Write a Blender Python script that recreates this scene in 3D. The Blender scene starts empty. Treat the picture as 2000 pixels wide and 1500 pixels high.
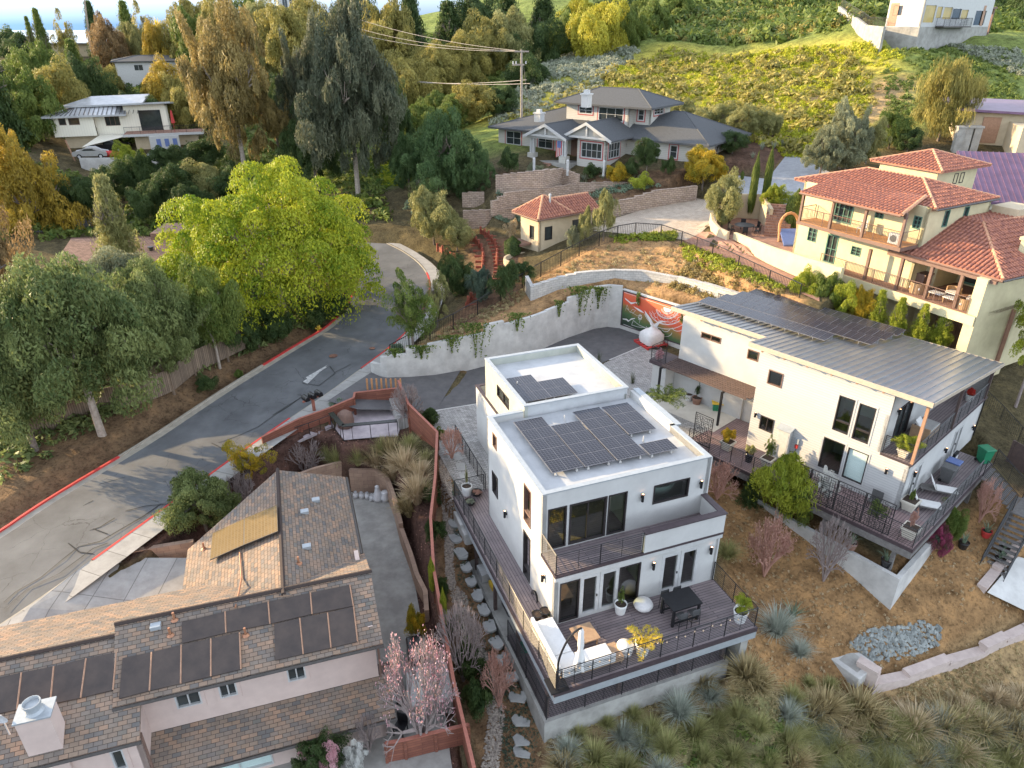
import bpy, math, random
import numpy as np
from mathutils import Vector, Matrix
random.seed(7); rng=np.random.default_rng(7)
S=bpy.context.scene; COL=S.collection
# ---------------- camera, world, sun, exposure
CH=24.0; CF=1388.0; CP=math.radians(26.8)
cd=bpy.data.cameras.new('camera'); cam=bpy.data.objects.new('camera',cd); COL.objects.link(cam)
cam.location=(0,0,CH); cam.rotation_euler=(math.radians(90)-CP,0,0)
cd.sensor_width=36; cd.lens=36*CF/2000; cd.clip_start=0.5; cd.clip_end=20000; S.camera=cam
SUN_AZ=math.radians(161); SUN_EL=math.radians(15)
W=bpy.data.worlds.new("World"); S.world=W; W.use_nodes=True
nt=W.node_tree; sky=nt.nodes.new('ShaderNodeTexSky'); sky.sky_type='NISHITA'; sky.sun_disc=False
sky.sun_elevation=SUN_EL; sky.sun_rotation=math.radians(90)-SUN_AZ; sky.air_density=1.0; sky.dust_density=0.25; sky.ozone_density=3.0
hs=nt.nodes.new('ShaderNodeHueSaturation'); hs.inputs['Saturation'].default_value=.36; nt.links.new(sky.outputs[0],hs.inputs['Color']); 
tc=nt.nodes.new('ShaderNodeTexCoord'); sx=nt.nodes.new('ShaderNodeSeparateXYZ'); nt.links.new(tc.outputs['Generated'],sx.inputs[0]); rr=nt.nodes.new('ShaderNodeValToRGB'); nt.links.new(sx.outputs['Z'],rr.inputs[0]); rr.color_ramp.elements[0].color=(.075,.14,.27,1); rr.color_ramp.elements[1].position=.14; rr.color_ramp.elements[1].color=(1,1,1,1)
mx=nt.nodes.new('ShaderNodeMix'); mx.data_type='RGBA'; mx.blend_type='MULTIPLY'; mx.inputs[0].default_value=1; nt.links.new(hs.outputs[0],mx.inputs[6]); nt.links.new(rr.outputs[0],mx.inputs[7]); nt.links.new(mx.outputs[2],nt.nodes['Background'].inputs[0]); nt.nodes['Background'].inputs[1].default_value=0.15
sl=bpy.data.lights.new('sun','SUN'); sl.energy=2.6; sl.angle=math.radians(0.6); sl.color=(1.0,0.74,0.42)
so=bpy.data.objects.new('sun',sl); COL.objects.link(so)
sd=Vector((math.cos(SUN_AZ)*math.cos(SUN_EL),math.sin(SUN_AZ)*math.cos(SUN_EL),math.sin(SUN_EL)))
so.rotation_euler=sd.to_track_quat('Z','Y').to_euler()
S.view_settings.view_transform='Standard'; S.view_settings.look='None'; S.view_settings.exposure=2.2; S.view_settings.gamma=1
S.cycles.max_bounces=5; S.cycles.diffuse_bounces=2; S.cycles.glossy_bounces=2; S.cycles.transmission_bounces=3; S.cycles.transparent_max_bounces=6; S.cycles.caustics_reflective=False; S.cycles.caustics_refractive=False
S.render.resolution_x=1024; S.render.resolution_y=768

# ---------------- pixel <-> place helpers (photo pixels, 2000 x 1500)
FW=np.array([0,math.cos(CP),-math.sin(CP)]); UP=np.array([0,math.sin(CP),math.cos(CP)])
def ray(x,y): return FW+np.array([1,0,0])*((x-1000)/CF)-UP*((y-750)/CF)
def at(x,y,z=0.0):
    d=ray(x,y); return np.array([0,0,CH])+d*((z-CH)/d[2])
def atY(x,y,Y):
    d=ray(x,y); return np.array([0,0,CH])+d*(Y/d[1])
def zup(b,z,ytop):
    p=at(b[0],b[1],z); k=(ytop-750)/CF
    # solve (v.up) = -k (v.fw) for height
    y=p[1]; h=(-k*y*math.cos(CP)-y*math.sin(CP))/(math.cos(CP)-k*math.sin(CP)); return CH+h
def Q(s,ox,oy): return lambda x,y:(ox+x/s,oy+y/s)
# ---------------- materials
MT={}
def nodes(name):
    m=bpy.data.materials.new(name); m.use_nodes=True; MT[name]=m
    n=m.node_tree.nodes; l=m.node_tree.links; return m,n,l,n['Principled BSDF']
def lin(c): return tuple(c)+(1,) if len(c)==3 else c
def ramp(n,cols):
    r=n.new('ShaderNodeValToRGB'); e=r.color_ramp.elements
    while len(e)<len(cols): e.new(0.5)
    for i,(p,c) in enumerate(cols): e[i].position=p; e[i].color=lin(c)
    return r
def noise(n,l,src,scale,detail=4,rough=.55):
    t=n.new('ShaderNodeTexNoise'); t.inputs['Scale'].default_value=scale; t.inputs['Detail'].default_value=detail; t.inputs['Roughness'].default_value=rough
    if src: l.new(src,t.inputs['Vector'])
    return t
def coord(n,kind):
    if kind=='pos': return n.new('ShaderNodeNewGeometry').outputs['Position']
    t=n.new('ShaderNodeTexCoord'); return t.outputs['UV' if kind=='uv' else 'Object']
def mix(n,l,f,a,b,mode='MIX'):
    m=n.new('ShaderNodeMix'); m.data_type='RGBA'; m.blend_type=mode
    for s,v in ((m.inputs[0],f),(m.inputs[6],a),(m.inputs[7],b)):
        if hasattr(v,'links'): l.new(v,s)
        else: s.default_value=v if not isinstance(v,tuple) else lin(v)
    return m.outputs[2]
def bump(n,l,b,h,strength=.3,dist=.02):
    k=n.new('ShaderNodeBump'); k.inputs['Strength'].default_value=strength; k.inputs['Distance'].default_value=dist
    l.new(h,k.inputs['Height']); l.new(k.outputs[0],b.inputs['Normal'])
def mat(name,c,c2=None,rough=.7,metal=0,scale=3,bmp=.15,detail=5,spec=None,lo=.35,hi=.65):
    m,n,l,b=nodes(name); b.inputs['Roughness'].default_value=rough; b.inputs['Metallic'].default_value=metal
    if spec is not None: b.inputs['Specular IOR Level'].default_value=spec
    if c2 is None: c2=tuple(x*.82 for x in c)
    t=noise(n,l,coord(n,'pos'),scale,detail,.65); r=ramp(n,[(lo,c2),(hi,c)]); l.new(t.outputs[0],r.inputs[0]); l.new(r.outputs[0],b.inputs['Base Color'])
    if bmp: bump(n,l,b,t.outputs[0],bmp,.02)
    return m
def brick(name,bw,rh,mortar,cols,mcol,rough=.8,kind='uv',rot=0,off=.5,bmp=.5,cell=None,noisec=.25,metal=0,dist=.01):
    m,n,l,b=nodes(name); b.inputs['Roughness'].default_value=rough; b.inputs['Metallic'].default_value=metal
    mp=n.new('ShaderNodeMapping'); l.new(coord(n,kind),mp.inputs[0]); mp.inputs['Rotation'].default_value=(0,0,math.radians(rot))
    t=n.new('ShaderNodeTexBrick'); l.new(mp.outputs[0],t.inputs[0]); t.inputs['Scale'].default_value=1
    t.inputs['Brick Width'].default_value=bw; t.inputs['Row Height'].default_value=rh; t.inputs['Mortar Size'].default_value=mortar; t.offset=off
    t.inputs['Color1'].default_value=lin((0,0,0)); t.inputs['Color2'].default_value=lin((1,1,1)); t.inputs['Mortar'].default_value=lin((.5,.5,.5)); t.inputs['Mortar Smooth'].default_value=.1
    r=ramp(n,[(i/max(1,len(cols)-1),c) for i,c in enumerate(cols)]); l.new(t.outputs['Color'],r.inputs[0])
    ns=noise(n,l,coord(n,'pos'),1.3,6,.7); mr=ramp(n,[(.3,(1-noisec,)*3),(.7,(1+noisec*.5,)*3)]); l.new(ns.outputs[0],mr.inputs[0])
    base=mix(n,l,1.0,r.outputs[0],mr.outputs[0],'MULTIPLY')
    l.new(mix(n,l,t.outputs['Fac'],base,mcol),b.inputs['Base Color'])
    inv=n.new('ShaderNodeMath'); inv.operation='SUBTRACT'; inv.inputs[0].default_value=1; l.new(t.outputs['Fac'],inv.inputs[1])
    if bmp: bump(n,l,b,inv.outputs[0],bmp,dist)
    return m
def leafmat(name,dark,light,trans=.35,rough=.55):
    m,n,l,b=nodes(name); b.inputs['Roughness'].default_value=rough; b.inputs['Specular IOR Level'].default_value=.25
    a=n.new('ShaderNodeAttribute'); a.attribute_name='tint'
    ns=noise(n,l,coord(n,'pos'),.55,3); ad=n.new('ShaderNodeMath'); ad.operation='MULTIPLY_ADD'; l.new(ns.outputs[0],ad.inputs[0]); ad.inputs[1].default_value=.7; 
    sb=n.new('ShaderNodeMath'); sb.operation='SUBTRACT'; l.new(a.outputs['Fac'],sb.inputs[0]); sb.inputs[1].default_value=.35; l.new(sb.outputs[0],ad.inputs[2])
    mid=tuple((x+y)/2 for x,y in zip(dark,light))
    r=ramp(n,[(0.05,dark),(.5,mid),(1,light)]); l.new(ad.outputs[0],r.inputs[0]); l.new(r.outputs[0],b.inputs['Base Color'])
    tr=n.new('ShaderNodeBsdfTranslucent'); l.new(r.outputs[0],tr.inputs[0]); ms=n.new('ShaderNodeMixShader'); ms.inputs[0].default_value=trans
    l.new(b.outputs[0],ms.inputs[1]); l.new(tr.outputs[0],ms.inputs[2]); l.new(ms.outputs[0],n['Material Output'].inputs[0]); return m
def glassmat(name,tint=(.5,.62,.58),refl=.14):
    m,n,l,b=nodes(name); n.remove(b)
    g=n.new('ShaderNodeBsdfGlossy'); g.inputs['Roughness'].default_value=.03; t=n.new('ShaderNodeBsdfTransparent'); t.inputs[0].default_value=lin(tint)
    f=n.new('ShaderNodeFresnel'); f.inputs[0].default_value=1.5; ad=n.new('ShaderNodeMath'); ad.operation='ADD'; l.new(f.outputs[0],ad.inputs[0]); ad.inputs[1].default_value=refl; ad.use_clamp=True
    ms=n.new('ShaderNodeMixShader'); l.new(ad.outputs[0],ms.inputs[0]); l.new(t.outputs[0],ms.inputs[1]); l.new(g.outputs[0],ms.inputs[2]); l.new(ms.outputs[0],n['Material Output'].inputs[0]); return m

WHITE=mat('white_stucco',(.54,.535,.515),(.46,.455,.44),.85,scale=.7,detail=9,bmp=.12)
ROOFW=mat('white_membrane',(.48,.49,.50),(.38,.39,.40),.55,scale=1.1,bmp=.05,lo=.3,hi=.6)
COPE=mat('galvanised_coping',(.40,.43,.45),(.34,.37,.39),.45,.2,scale=4,bmp=.03)
GREEN_STUC=mat('grey_stucco',(.42,.43,.38),(.34,.36,.32),.85,scale=1.6)
DARKM=mat('black_metal',(.022,.022,.025),(.016,.016,.018),.45,.3,scale=6,bmp=0)
DFRAME=mat('dark_window_frame',(.035,.028,.028),(.025,.02,.02),.5,scale=6,bmp=0)
FASCIA=mat('dark_fascia',(.07,.05,.055),(.05,.035,.04),.6,scale=5)
CONC=mat('concrete',(.38,.37,.34),(.26,.25,.23),.85,scale=1.2,bmp=.15)
CONCW=mat('white_concrete',(.60,.59,.56),(.42,.41,.39),.85,scale=.9,detail=9,bmp=.15)
WOODG=mat('weathered_beam',(.20,.19,.18),(.13,.12,.115),.8,scale=5)
POSTW=mat('brown_post',(.12,.08,.07),(.08,.055,.05),.7,scale=5)
CEDAR=mat('cedar_post',(.42,.24,.15),(.32,.18,.11),.6,scale=5)
TEAK=mat('teak',(.45,.30,.18),(.36,.23,.14),.6,scale=6)
CUSH=mat('cushion_fabric',(.74,.73,.71),(.68,.67,.65),.9,scale=5,bmp=.1)
GREYCUSH=mat('grey_fabric',(.45,.44,.42),(.38,.37,.36),.9,scale=6)
POTW=mat('white_pot',(.78,.78,.76),(.7,.7,.69),.5,scale=5,bmp=0)
SOIL=mat('soil',(.07,.045,.03),(.04,.028,.02),.95,scale=14,bmp=.4)
TERRA=mat('terracotta',(.30,.17,.12),(.22,.12,.09),.8,scale=6)
INT_FLOOR=mat('interior_floor',(.30,.24,.19),(.24,.19,.15),.5,scale=3)
INT_WALL=mat('interior_wall',(.62,.62,.58),(.56,.56,.53),.9,scale=2,bmp=0)
REDWOOD=brick('redwood_boards',3.0,.15,.008,[(.20,.07,.045),(.27,.10,.06)],(.07,.025,.02),.7,bmp=.4)
REDTOP=mat('redwood_cap',(.36,.13,.09),(.28,.10,.07),.6,scale=6)
DECKV=brick('dark_decking_long',3.6,.15,.012,[(.20,.16,.165),(.25,.20,.20)],(.03,.025,.03),.55,rot=90,bmp=.3)
DECKU=brick('dark_decking',3.6,.15,.012,[(.19,.155,.16),(.25,.20,.20)],(.03,.025,.03),.55,bmp=.3)
DECKR=brick('reddish_decking',3.6,.15,.012,[(.22,.15,.15),(.27,.19,.185)],(.04,.025,.03),.6,bmp=.3)
SHING=brick('shingles',.32,.17,.009,[(.16,.15,.13),(.33,.215,.145),(.21,.175,.145),(.28,.195,.135),(.14,.132,.125),(.24,.185,.145)],(.05,.035,.03),.9,bmp=.6,dist=.02)
SHINGB=brick('brown_shingles',.32,.17,.008,[(.26,.155,.11),(.33,.20,.145),(.22,.13,.095)],(.12,.07,.05),.9,bmp=.3)
SIDING=brick('white_lap_siding',30,.16,.010,[(.48,.48,.47),(.50,.50,.49)],(.31,.31,.32),.7,bmp=.5,noisec=.04)
BLOCKW=brick('white_block',.45,.2,.012,[(.46,.45,.43),(.54,.53,.50)],(.28,.27,.26),.85,bmp=.5)
BLOCKT=brick('tan_block',.45,.2,.02,[(.36,.27,.20),(.48,.37,.29),(.42,.32,.26)],(.17,.12,.09),.9,bmp=.7,dist=.03)
PAVER=brick('grey_pavers',.28,.18,.014,[(.26,.25,.24),(.42,.41,.39),(.33,.32,.31)],(.17,.16,.15),.85,bmp=.35,kind='pos',rot=20)
PAVET=brick('tan_pavers',.3,.15,.008,[(.44,.36,.28),(.52,.44,.35)],(.26,.20,.15),.85,bmp=.3,kind='pos',rot=30)
PAVEG=brick('bluegrey_pavers',.3,.15,.008,[(.30,.31,.33),(.36,.37,.39)],(.2,.2,.21),.85,bmp=.3,kind='pos',rot=20)
PAVERED=brick('red_pavers',.3,.15,.008,[(.32,.17,.12),(.42,.24,.17)],(.20,.11,.08),.85,bmp=.3,kind='pos',rot=30)
STAMP=mat('stamped_concrete',(.52,.46,.47),(.36,.31,.33),.7,scale=1.6,bmp=.2)
MUST=mat('yellow_stucco',(.62,.55,.34),(.54,.47,.29),.85,scale=1.2,bmp=.12)
CREAM=mat('cream_stucco',(.58,.48,.33),(.50,.41,.28),.85,scale=1.2,bmp=.12)
BROWNT=mat('brown_timber',(.20,.12,.09),(.15,.09,.07),.7,scale=5)
TILE=mat('clay_tiles',(.44,.18,.11),(.25,.10,.075),.75,scale=3.5,bmp=.1,lo=.38,hi=.62)
TILEV=mat('clay_ridge_tiles',(.62,.34,.20),(.48,.24,.14),.75,scale=4,bmp=.1)
GREENP=mat('green_paint',(.10,.22,.17),(.08,.18,.14),.5,scale=5)
PINKST=mat('pink_stucco',(.62,.49,.43),(.55,.43,.38),.85,scale=1.4,bmp=.1)
WHITEP=mat('white_paint',(.52,.52,.51),(.46,.46,.45),.5,scale=5,bmp=0)
GUTTER=mat('bronze_gutter',(.06,.05,.045),(.04,.035,.03),.5,scale=5,bmp=0)
POOLP=mat('solar_heater_mat',(.075,.055,.045),(.045,.034,.03),.55,scale=1.5,bmp=.05)
COPPER=mat('copper_pipe',(.45,.22,.12),(.36,.17,.10),.5,.3,scale=6,bmp=0)
GREYR=mat('grey_asphalt_shingles',(.085,.09,.095),(.06,.063,.068),.9,scale=7,bmp=.3)
GREYSID=brick('grey_lap_siding',30,.2,.012,[(.52,.50,.45),(.52,.50,.45)],(.36,.35,.32),.8,bmp=.4,noisec=.05)
REDTR=mat('red_trim',(.42,.10,.09),(.36,.08,.075),.6,scale=5,bmp=0)
SEAM=mat('zinc_roof',(.30,.31,.33),(.25,.26,.28),.32,.6,scale=1.2,bmp=.02)
PSEAM=mat('purple_metal_roof',(.20,.12,.20),(.15,.09,.15),.4,.3,scale=1.2,bmp=.02)
LSEAM=mat('pale_metal_roof',(.46,.47,.48),(.36,.37,.38),.4,.3,scale=1.2,bmp=.02)
BEIGEF=mat('beige_fascia',(.50,.42,.32),(.42,.35,.27),.6,scale=5)
LWHITE=brick('cream_vertical_siding',.35,30,.012,[(.78,.74,.62),(.78,.74,.62)],(.6,.56,.46),.75,bmp=.3,noisec=.04)
BARK=mat('bark',(.22,.18,.15),(.12,.095,.08),.9,scale=6,bmp=.6)
BARKP=mat('pale_bark',(.42,.36,.30),(.28,.23,.19),.9,scale=5,bmp=.4)
CORAL=mat('coral_bark',(.50,.28,.22),(.40,.22,.17),.7,scale=6)
TWIG=mat('grey_twigs',(.34,.28,.26),(.24,.19,.18),.8,scale=6)
GLASS=glassmat('window_glass'); GLASSY=glassmat('yellow_window_glass',(.75,.72,.35),.06)
DGLASS=mat('dark_glass',(.05,.06,.06),(.025,.03,.032),.08,scale=.8,bmp=0,spec=.8)
BLIND=brick('blinds',30,.06,.008,[(.55,.68,.65),(.6,.72,.68)],(.3,.38,.37),.6,bmp=.3,noisec=.05)
REDP=mat('red_paint',(.55,.045,.04),(.42,.04,.035),.7,scale=4,bmp=.05)
LINEP=mat('white_line',(.62,.62,.6),(.3,.3,.3),.8,scale=5,bmp=0)
YEL=mat('yellow_plastic',(.75,.5,.05),(.65,.42,.04),.5,scale=5,bmp=0); BLUEP=mat('blue_plastic',(.12,.18,.40),(.1,.15,.34),.5,scale=5,bmp=0)
GREENB=mat('green_bin',(.02,.22,.11),(.016,.18,.09),.45,scale=5,bmp=0); GREYB=mat('grey_bin',(.12,.12,.12),(.09,.09,.09),.5,scale=5,bmp=0)
RUST=mat('rusted_steel',(.30,.15,.09),(.12,.06,.05),.85,scale=3)
ROCKM=mat('rock',(.34,.36,.34),(.14,.15,.14),.85,scale=3,bmp=.5); ROCKB=mat('brown_rock',(.34,.22,.16),(.2,.13,.1),.9,scale=4,bmp=.5)
STONE=mat('flagstone',(.42,.42,.40),(.32,.32,.31),.85,scale=2,bmp=.3)
SILVER=mat('silver_paint',(.55,.55,.56),(.5,.5,.51),.3,.6,scale=3,bmp=0); BLACKP=mat('black_paint',(.02,.02,.022),(.015,.015,.016),.25,scale=3,bmp=0)
BAGW=mat('white_woven_bag',(.74,.72,.70),(.64,.62,.61),.9,scale=5,bmp=.3)
WICK=mat('wicker',(.50,.33,.18),(.36,.22,.12),.8,scale=20,bmp=.5)
TANKM=mat('tank_enamel',(.66,.66,.67),(.55,.55,.56),.4,scale=6,bmp=0)
RUSTW=mat('stained_wall',(.36,.24,.17),(.22,.14,.10),.9,scale=1.5)
BROWNW=mat('brown_wall',(.10,.075,.065),(.08,.06,.05),.85,scale=2)
HOSE=mat('green_hose',(.02,.16,.10),(.02,.12,.08),.5,scale=5,bmp=0)
ORANGE=mat('orange_wood',(.55,.28,.12),(.42,.2,.09),.7,scale=5)
# solar cells
def solar(name,cell,c,line,frame_rough=.12):
    m=brick(name,cell[0],cell[1],.012,[c,tuple(x*1.15 for x in c)],line,frame_rough,off=0,bmp=0,noisec=.1)
    m.node_tree.nodes['Principled BSDF'].inputs['Specular IOR Level'].default_value=.35; return m
PV=solar('solar_cells',(.165,.165),(.014,.015,.024),(.075,.08,.10),.22)
PV2=solar('solar_cells_painted_reflection',(.165,.165),(.16,.11,.05),(.2,.16,.1),.25)  # amber reflection of the sunlit hill painted into the cell colour
ALU=mat('aluminium',(.6,.6,.62),(.55,.55,.57),.4,.6,scale=5,bmp=0)
# ---------------- mesh builder
class Fr:                                   # a local frame: u along angle, v left of it
    def __init__(s,o,ang):
        s.o=np.array(o[:2],float); a=math.radians(ang); s.a=a; s.u=np.array([math.cos(a),math.sin(a)]); s.v=np.array([-s.u[1],s.u[0]])
    def w(s,u,v,z):
        p=s.o+s.u*u+s.v*v; return (p[0],p[1],z)
    def uv(s,px,py,z=0):
        p=at(px,py,z)[:2]-s.o; return float(p@s.u),float(p@s.v)
WF=Fr((0,0),0)
class MB:
    def __init__(s): s.V=[]; s.F=[]; s.U=[]
    def add(s,vs,fs,uvs=None):
        b=len(s.V); s.V+= [tuple(map(float,v)) for v in vs]
        for i,f in enumerate(fs):
            s.F.append(tuple(b+k for k in f)); s.U.append(uvs[i] if uvs else [(0,0)]*len(f))
        return s
    def face(s,pts,uv=None): return s.add(pts,[tuple(range(len(pts)))],[uv] if uv else None)
    def box(s,fr,u0,u1,v0,v1,z0,z1):
        if u1<u0:u0,u1=u1,u0
        if v1<v0:v0,v1=v1,v0
        if z1<z0:z0,z1=z1,z0
        c=[(u0,v0,z0),(u1,v0,z0),(u1,v1,z0),(u0,v1,z0),(u0,v0,z1),(u1,v0,z1),(u1,v1,z1),(u0,v1,z1)]
        fs=[(0,3,2,1),(4,5,6,7),(0,1,5,4),(1,2,6,5),(2,3,7,6),(3,0,4,7)]; ax=[(0,1),(0,1),(0,2),(1,2),(0,2),(1,2)]
        return s.add([fr.w(*p) for p in c],fs,[[(c[k][a],c[k][b]) for k in f] for f,(a,b) in zip(fs,ax)])
    def prism(s,pts,z0,z1,top_only=False):   # pts world xy ccw
        n=len(pts); A=sum(pts[i][0]*pts[(i+1)%n][1]-pts[(i+1)%n][0]*pts[i][1] for i in range(n))
        if A<0: pts=pts[::-1]
        zz0=z0 if hasattr(z0,'__len__') else [z0]*n; zz1=z1 if hasattr(z1,'__len__') else [z1]*n
        if A<0 and hasattr(z1,'__len__'): zz1=list(z1)[::-1]
        if A<0 and hasattr(z0,'__len__'): zz0=list(z0)[::-1]
        vs=[(p[0],p[1],z) for p,z in zip(pts,zz0)]+[(p[0],p[1],z) for p,z in zip(pts,zz1)]
        fs=[tuple(range(n,2*n)),tuple(range(n-1,-1,-1))]; uv=[[(p[0],p[1]) for p in pts],[(p[0],p[1]) for p in pts[::-1]]]
        for i in range(n):
            j=(i+1)%n; L=math.dist(pts[i][:2],pts[j][:2]); fs.append((i,j,n+j,n+i)); uv.append([(0,zz0[i]),(L,zz0[j]),(L,zz1[j]),(0,zz1[i])])
        return s.add(vs,fs,uv)
    def slab(s,P4,th,uvs=None):              # thick sloped polygon: points 3d (top), thickness straight down
        n=len(P4); P4=[tuple(map(float,p)) for p in P4]
        nn=sum((np.cross(np.array(P4[i])-P4[0],np.array(P4[(i+1)%n])-P4[0]) for i in range(1,n-1)),np.zeros(3))
        if nn[2]<0: P4=P4[::-1]; uvs=uvs[::-1] if uvs else None
        if not uvs:
            e=np.array(P4[1])-P4[0]; e[2]=0; e/=np.linalg.norm(e)+1e-9
            nn=np.cross(np.array(P4[1])-P4[0],np.array(P4[2])-P4[0]); nn/=np.linalg.norm(nn); g=np.cross(nn,e); uvs=[(float((np.array(p)-P4[0])@e),float((np.array(p)-P4[0])@g)) for p in P4]
        vs=P4+[(p[0],p[1],p[2]-th) for p in P4]
        fs=[tuple(range(n)),tuple(range(2*n-1,n-1,-1))]; uu=[uvs,uvs[::-1]]
        for i in range(n):
            j=(i+1)%n; fs.append((i,n+i,n+j,j)); uu.append([(0,th),(0,0),(1,0),(1,th)])
        return s.add(vs,fs,uu)
    def tube(s,p0,p1,r0,r1=None,n=6,cap=True):
        r1=r0 if r1 is None else r1; p0=np.array(p0,float); p1=np.array(p1,float); d=p1-p0; L=np.linalg.norm(d)
        if L<1e-6: return s
        d/=L; a=np.cross(d,[0,0,1] if abs(d[2])<.9 else [1,0,0]); a/=np.linalg.norm(a); b=np.cross(d,a)
        vs=[p0+(a*math.cos(t)+b*math.sin(t))*r0 for t in [2*math.pi*k/n for k in range(n)]]+[p1+(a*math.cos(t)+b*math.sin(t))*r1 for t in [2*math.pi*k/n for k in range(n)]]
        fs=[(k,(k+1)%n,n+(k+1)%n,n+k) for k in range(n)]
        if cap: fs+=[tuple(range(n-1,-1,-1)),tuple(range(n,2*n))]
        return s.add(vs,fs)
    def path(s,pts,r,n=5,r1=None):
        k=len(pts)-1
        for i in range(k):
            a=r if r1 is None else r+(r1-r)*i/k; b=r if r1 is None else r+(r1-r)*(i+1)/k
            s.tube(pts[i],pts[i+1],a,b,n)
        return s
    def lathe(s,c,prof,n=16,close=True):     # prof (r,z)
        vs=[];fs=[]
        for r,z in prof:
            for k in range(n): t=2*math.pi*k/n; vs.append((c[0]+r*math.cos(t),c[1]+r*math.sin(t),c[2]+z))
        for i in range(len(prof)-1):
            for k in range(n): fs.append((i*n+k,i*n+(k+1)%n,(i+1)*n+(k+1)%n,(i+1)*n+k))
        if close: fs+= [tuple(range(n-1,-1,-1)),tuple(range((len(prof)-1)*n,len(prof)*n))]
        return s.add(vs,fs)
    def build(s,name,m,parent=None,smooth=False,bevel=0):
        me=bpy.data.meshes.new(name); o=np.zeros(3)
        q=parent
        while q is not None: o+=np.array(q.location); q=q.parent
        me.from_pydata([(v[0]-o[0],v[1]-o[1],v[2]-o[2]) for v in s.V],[],s.F)
        uvl=me.uv_layers.new(name='UVMap'); uvl.data.foreach_set('uv',[c for f in s.U for p in f for c in p])
        me.materials.append(m)
        if smooth: me.polygons.foreach_set('use_smooth',[True]*len(me.polygons))
        ob=bpy.data.objects.new(name,me); COL.objects.link(ob); ob.parent=parent
        if bevel: 
            b=ob.modifiers.new('bevel','BEVEL'); b.width=bevel; b.segments=2; b.limit_method='ANGLE'
        return ob
def tag(o,label,cat,group=None,kind=None):
    if label:o['label']=label
    if cat:o['category']=cat
    if group:o['group']=group
    if kind:o['kind']=kind
    return o
def thing(name,loc,label,cat,group=None,rz=0):
    o=bpy.data.objects.new(name,None); COL.objects.link(o); o.location=tuple(map(float,loc)); o.rotation_euler=(0,0,rz); o.empty_display_size=.2
    return tag(o,label,cat,group)
def copy_tree(o,parent=None):
    c=o.copy(); COL.objects.link(c); c.parent=parent
    for ch in list(o.children): copy_tree(ch,c)
    return c
def place(proto,used,loc,rz=0,label=None,scale=None,group=None,parent=None):
    o=proto if not used[0] else copy_tree(proto); used[0]=True
    if parent: o.parent=parent; loc=np.array(loc)-np.array(parent.location)
    o.location=tuple(map(float,loc)); o.rotation_euler=(0,0,rz)
    if scale: o.scale=scale if hasattr(scale,'__len__') else (scale,)*3
    if label:o['label']=label
    if group:o['group']=group
    return o
def setmat(o,m):
    for sl_ in o.material_slots: sl_.link='OBJECT'; sl_.material=m
# ---------------- walls with openings, windows
class Pl:                                    # vertical plane: point p, tangent t, outward n (xy)
    def __init__(s,fr,axis,c):
        s.fr=fr; s.axis=axis; s.c=c
        if axis=='v': s.t=fr.u; s.n=-fr.v; s.p=fr.o+fr.v*c      # faces -v
        elif axis=='u': s.t=fr.v; s.n=-fr.u; s.p=fr.o+fr.u*c    # faces -u
        elif axis=='U': s.t=fr.v; s.n=fr.u; s.p=fr.o+fr.u*c     # faces +u
        s.fr2=None
    def w(s,a,d,z): p=s.p+s.t*a+s.n*d; return (p[0],p[1],z)
    def px(s,x,y):
        d=ray(x,y); t=(s.p@s.n)/(d[:2]@s.n); q=d*t; return float((q[:2]-s.p)@s.t),float(CH+q[2])
def pbox(mb,pl,a0,a1,d0,d1,z0,z1): return mb.box(pl,a0,a1,d0,d1,z0,z1)
def wall(mb,pl,a0,a1,z0,z1,ops=(),th=.2):
    A=sorted({a0,a1}|{o[0] for o in ops}|{o[1] for o in ops}); Z=sorted({z0,z1}|{o[2] for o in ops}|{o[3] for o in ops})
    A=[a for a in A if a0<=a<=a1]; Z=[z for z in Z if z0<=z<=z1]
    for i in range(len(A)-1):
        for j in range(len(Z)-1):
            ca=(A[i]+A[i+1])/2; cz=(Z[j]+Z[j+1])/2
            if any(o[0]<ca<o[1] and o[2]<cz<o[3] for o in ops): continue
            u=[(A[i],Z[j]),(A[i+1],Z[j]),(A[i+1],Z[j+1]),(A[i],Z[j+1])]
            mb.face([pl.w(a,0,z) for a,z in u],u); mb.face([pl.w(a,-th,z) for a,z in u][::-1],u[::-1])
    for (p,q,r,t) in list(ops)+[(a0,a1,z0,z1)]:
        for (x0,y0,x1,y1) in ((p,r,q,r),(q,r,q,t),(q,t,p,t),(p,t,p,r)):
            mb.face([pl.w(x0,0,y0),pl.w(x1,0,y1),pl.w(x1,-th,y1),pl.w(x0,-th,y0)],[(x0,y0),(x1,y1),(x1,y1+.1),(x0,y0+.1)])
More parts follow.
